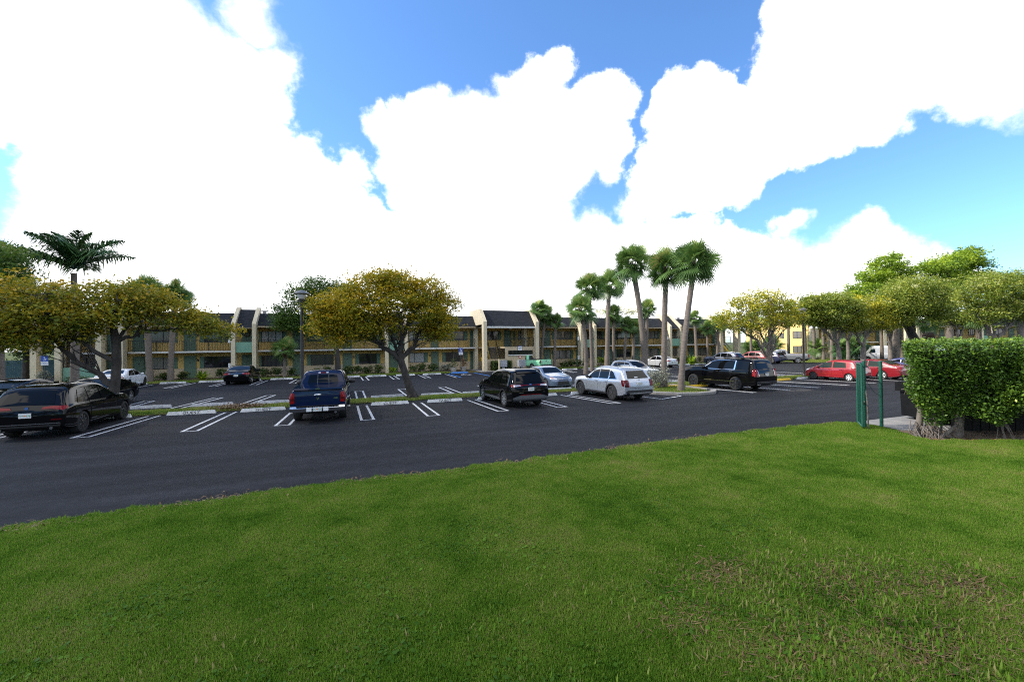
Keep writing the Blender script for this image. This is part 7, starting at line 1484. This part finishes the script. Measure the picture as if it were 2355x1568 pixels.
def thatch(name, X, Y, z, size, lm, seed, asp=.14):
    g_ = np.random.default_rng(seed); V, F = leaves(np.stack([X, Y, z+np.abs(g_.normal(0, .012, len(X)))], 1), size, g_, asp, 4.0, D=np.stack([g_.normal(size=len(X)), g_.normal(size=len(X)), np.zeros(len(X))], 1)); tag(npmesh(name, V, F, LM[lm], None, g_.uniform(.1, 1, len(X))), kind='stuff')
tx, ty = [], []
for bx, by, br, k in ((4.3,4.0,.45,1300),(5.4,3.35,.5,2200),(6.5,2.85,.5,1700),(3.9,2.9,.4,1200),(5.0,2.4,.45,1400),(3.3,3.5,.3,500),(6.0,2.2,.5,1100)): tx.append(q.normal(bx, br, k)); ty.append(q.normal(by, br*.55, k))
thatch('dry_thatch', np.concatenate(tx), np.concatenate(ty), .060, .095, 'brown', 705)
ux = q.uniform(-6.5, 16, 3600); thatch('edge_litter', ux, np.interp(ux, ex, ey)-.16+q.normal(0, .16, 3600)+.08*np.sin(ux*2.1), .045, .095, 'brown', 706, .3)
# ---------------------------------------------------------------- the passing cloud that shades the left half of the lot
def cloud():
    mid = Vector((-26, 28, 0)); c = mid+sdir*420
    bm = bmesh.new(); q = random.Random(5)
    for k in range(26):
        a, b_ = q.uniform(-1, 1), q.uniform(-1, 1); r = q.uniform(16, 27)
        Mx = Matrix.Translation((a*34, b_*48, q.uniform(-3, 7))) @ Matrix.Diagonal((r, r, r*.45, 1)); bmesh.ops.create_icosphere(bm, subdivisions=3, radius=1, matrix=Mx)
    me = bpy.data.meshes.new('cloud'); bm.to_mesh(me); bm.free(); me.polygons.foreach_set('use_smooth', [True]*len(me.polygons))
    m = bpy.data.materials.new('cloud_vapour'); m.use_nodes = True; t = m.node_tree; bs = t.nodes['Principled BSDF']; bs.inputs['Base Color'].default_value = (.9,.9,.92,1); bs.inputs['Roughness'].default_value = 1; bs.inputs['Specular IOR Level'].default_value = 0
    lw = t.nodes.new('ShaderNodeLayerWeight'); lw.inputs[0].default_value = .5; mr = t.nodes.new('ShaderNodeMapRange'); mr.inputs[1].default_value = .25; mr.inputs[2].default_value = .95; mr.inputs[3].default_value = .20; mr.inputs[4].default_value = .0
    t.links.new(lw.outputs['Facing'], mr.inputs[0]); t.links.new(mr.outputs[0], bs.inputs['Alpha'])
    me.materials.append(m); o = bpy.data.objects.new('cloud', me); C.objects.link(o); o.location = c; tag(o, kind='structure')
cloud()


# ---------------------------------------------------------------- trees behind the viewer (mirrored in paint and glass)
for i, (x, y, h, sp) in enumerate(((-23,-6,13,6.5),(-12,-10,14,7),(1,-12,15,7),(13,-11,14,7),(25,-9,14,7),(38,-9,14,7))):
    g = np.random.default_rng(900+i); cl_ = [(g.uniform(-.8,.8)*sp, g.uniform(-.4,.4)*sp, h*g.uniform(.35,.9), sp*g.uniform(.35,.5), sp*.4, h*.16) for k in range(9)]+[(g.uniform(-.8,.8)*sp, 0, h*.16, sp*.5, sp*.3, h*.14) for k in range(5)]
    tree('background_tree', 'dark dense tree in the row behind the photographer, mirrored in the cars', x, y, [(0,0,0,.24),(.1,0,h*.3,.2),(0,0,h*.6,.14)], [(2,(-sp*.4,0,h*.75),.1,.03),(2,(sp*.4,0,h*.75),.1,.03)], cl_, 3500, .55, LM['dark'], M['bark'], 910+i, 0, 'trees behind the photographer', sig=.5)

# small wall fittings on the motel
for x, z in ((-18.3,4.1),(-13.7,4.2),(-4.4,4.2),(.55,4.2),(8.85,4.2),(24.6,4.2),(33.05,4.2),(47.0,4.2),(-13.7,1.75),(-4.4,1.75),(.55,1.75),(8.85,1.75),(24.6,1.75),(33.05,1.75),(47.0,1.75)):
    b = MB(); b.box(x-.06, x+.06, -.12, -.002, z-.09, z+.09); b.box(x-.08, x+.08, -.14, -.0015, z+.091, z+.11); b.build('wall_lamp', M['rail'], A)
for x, z in ((-10.6,3.75),(-10.6,1.35),(27.3,3.7),(27.3,1.3),(41.4,3.7)): MB().box(x-.10, x+.10, -2.2, -2.05, z-.35, z+.1).build('meter_box', M['signwhite'], A)
b = MB()
for k in range(16):
    a = 2*math.pi*k/16; b.ball((-9.52+.22*math.cos(a), -.10, 4.25+.22*math.sin(a)), .06, 6)
b.build('door_wreath', M['palmboot'], A)
MB().box(7.0, 7.7, -.30, -.066, 3.52, 3.9).build('air_conditioner', M['galv'], A)
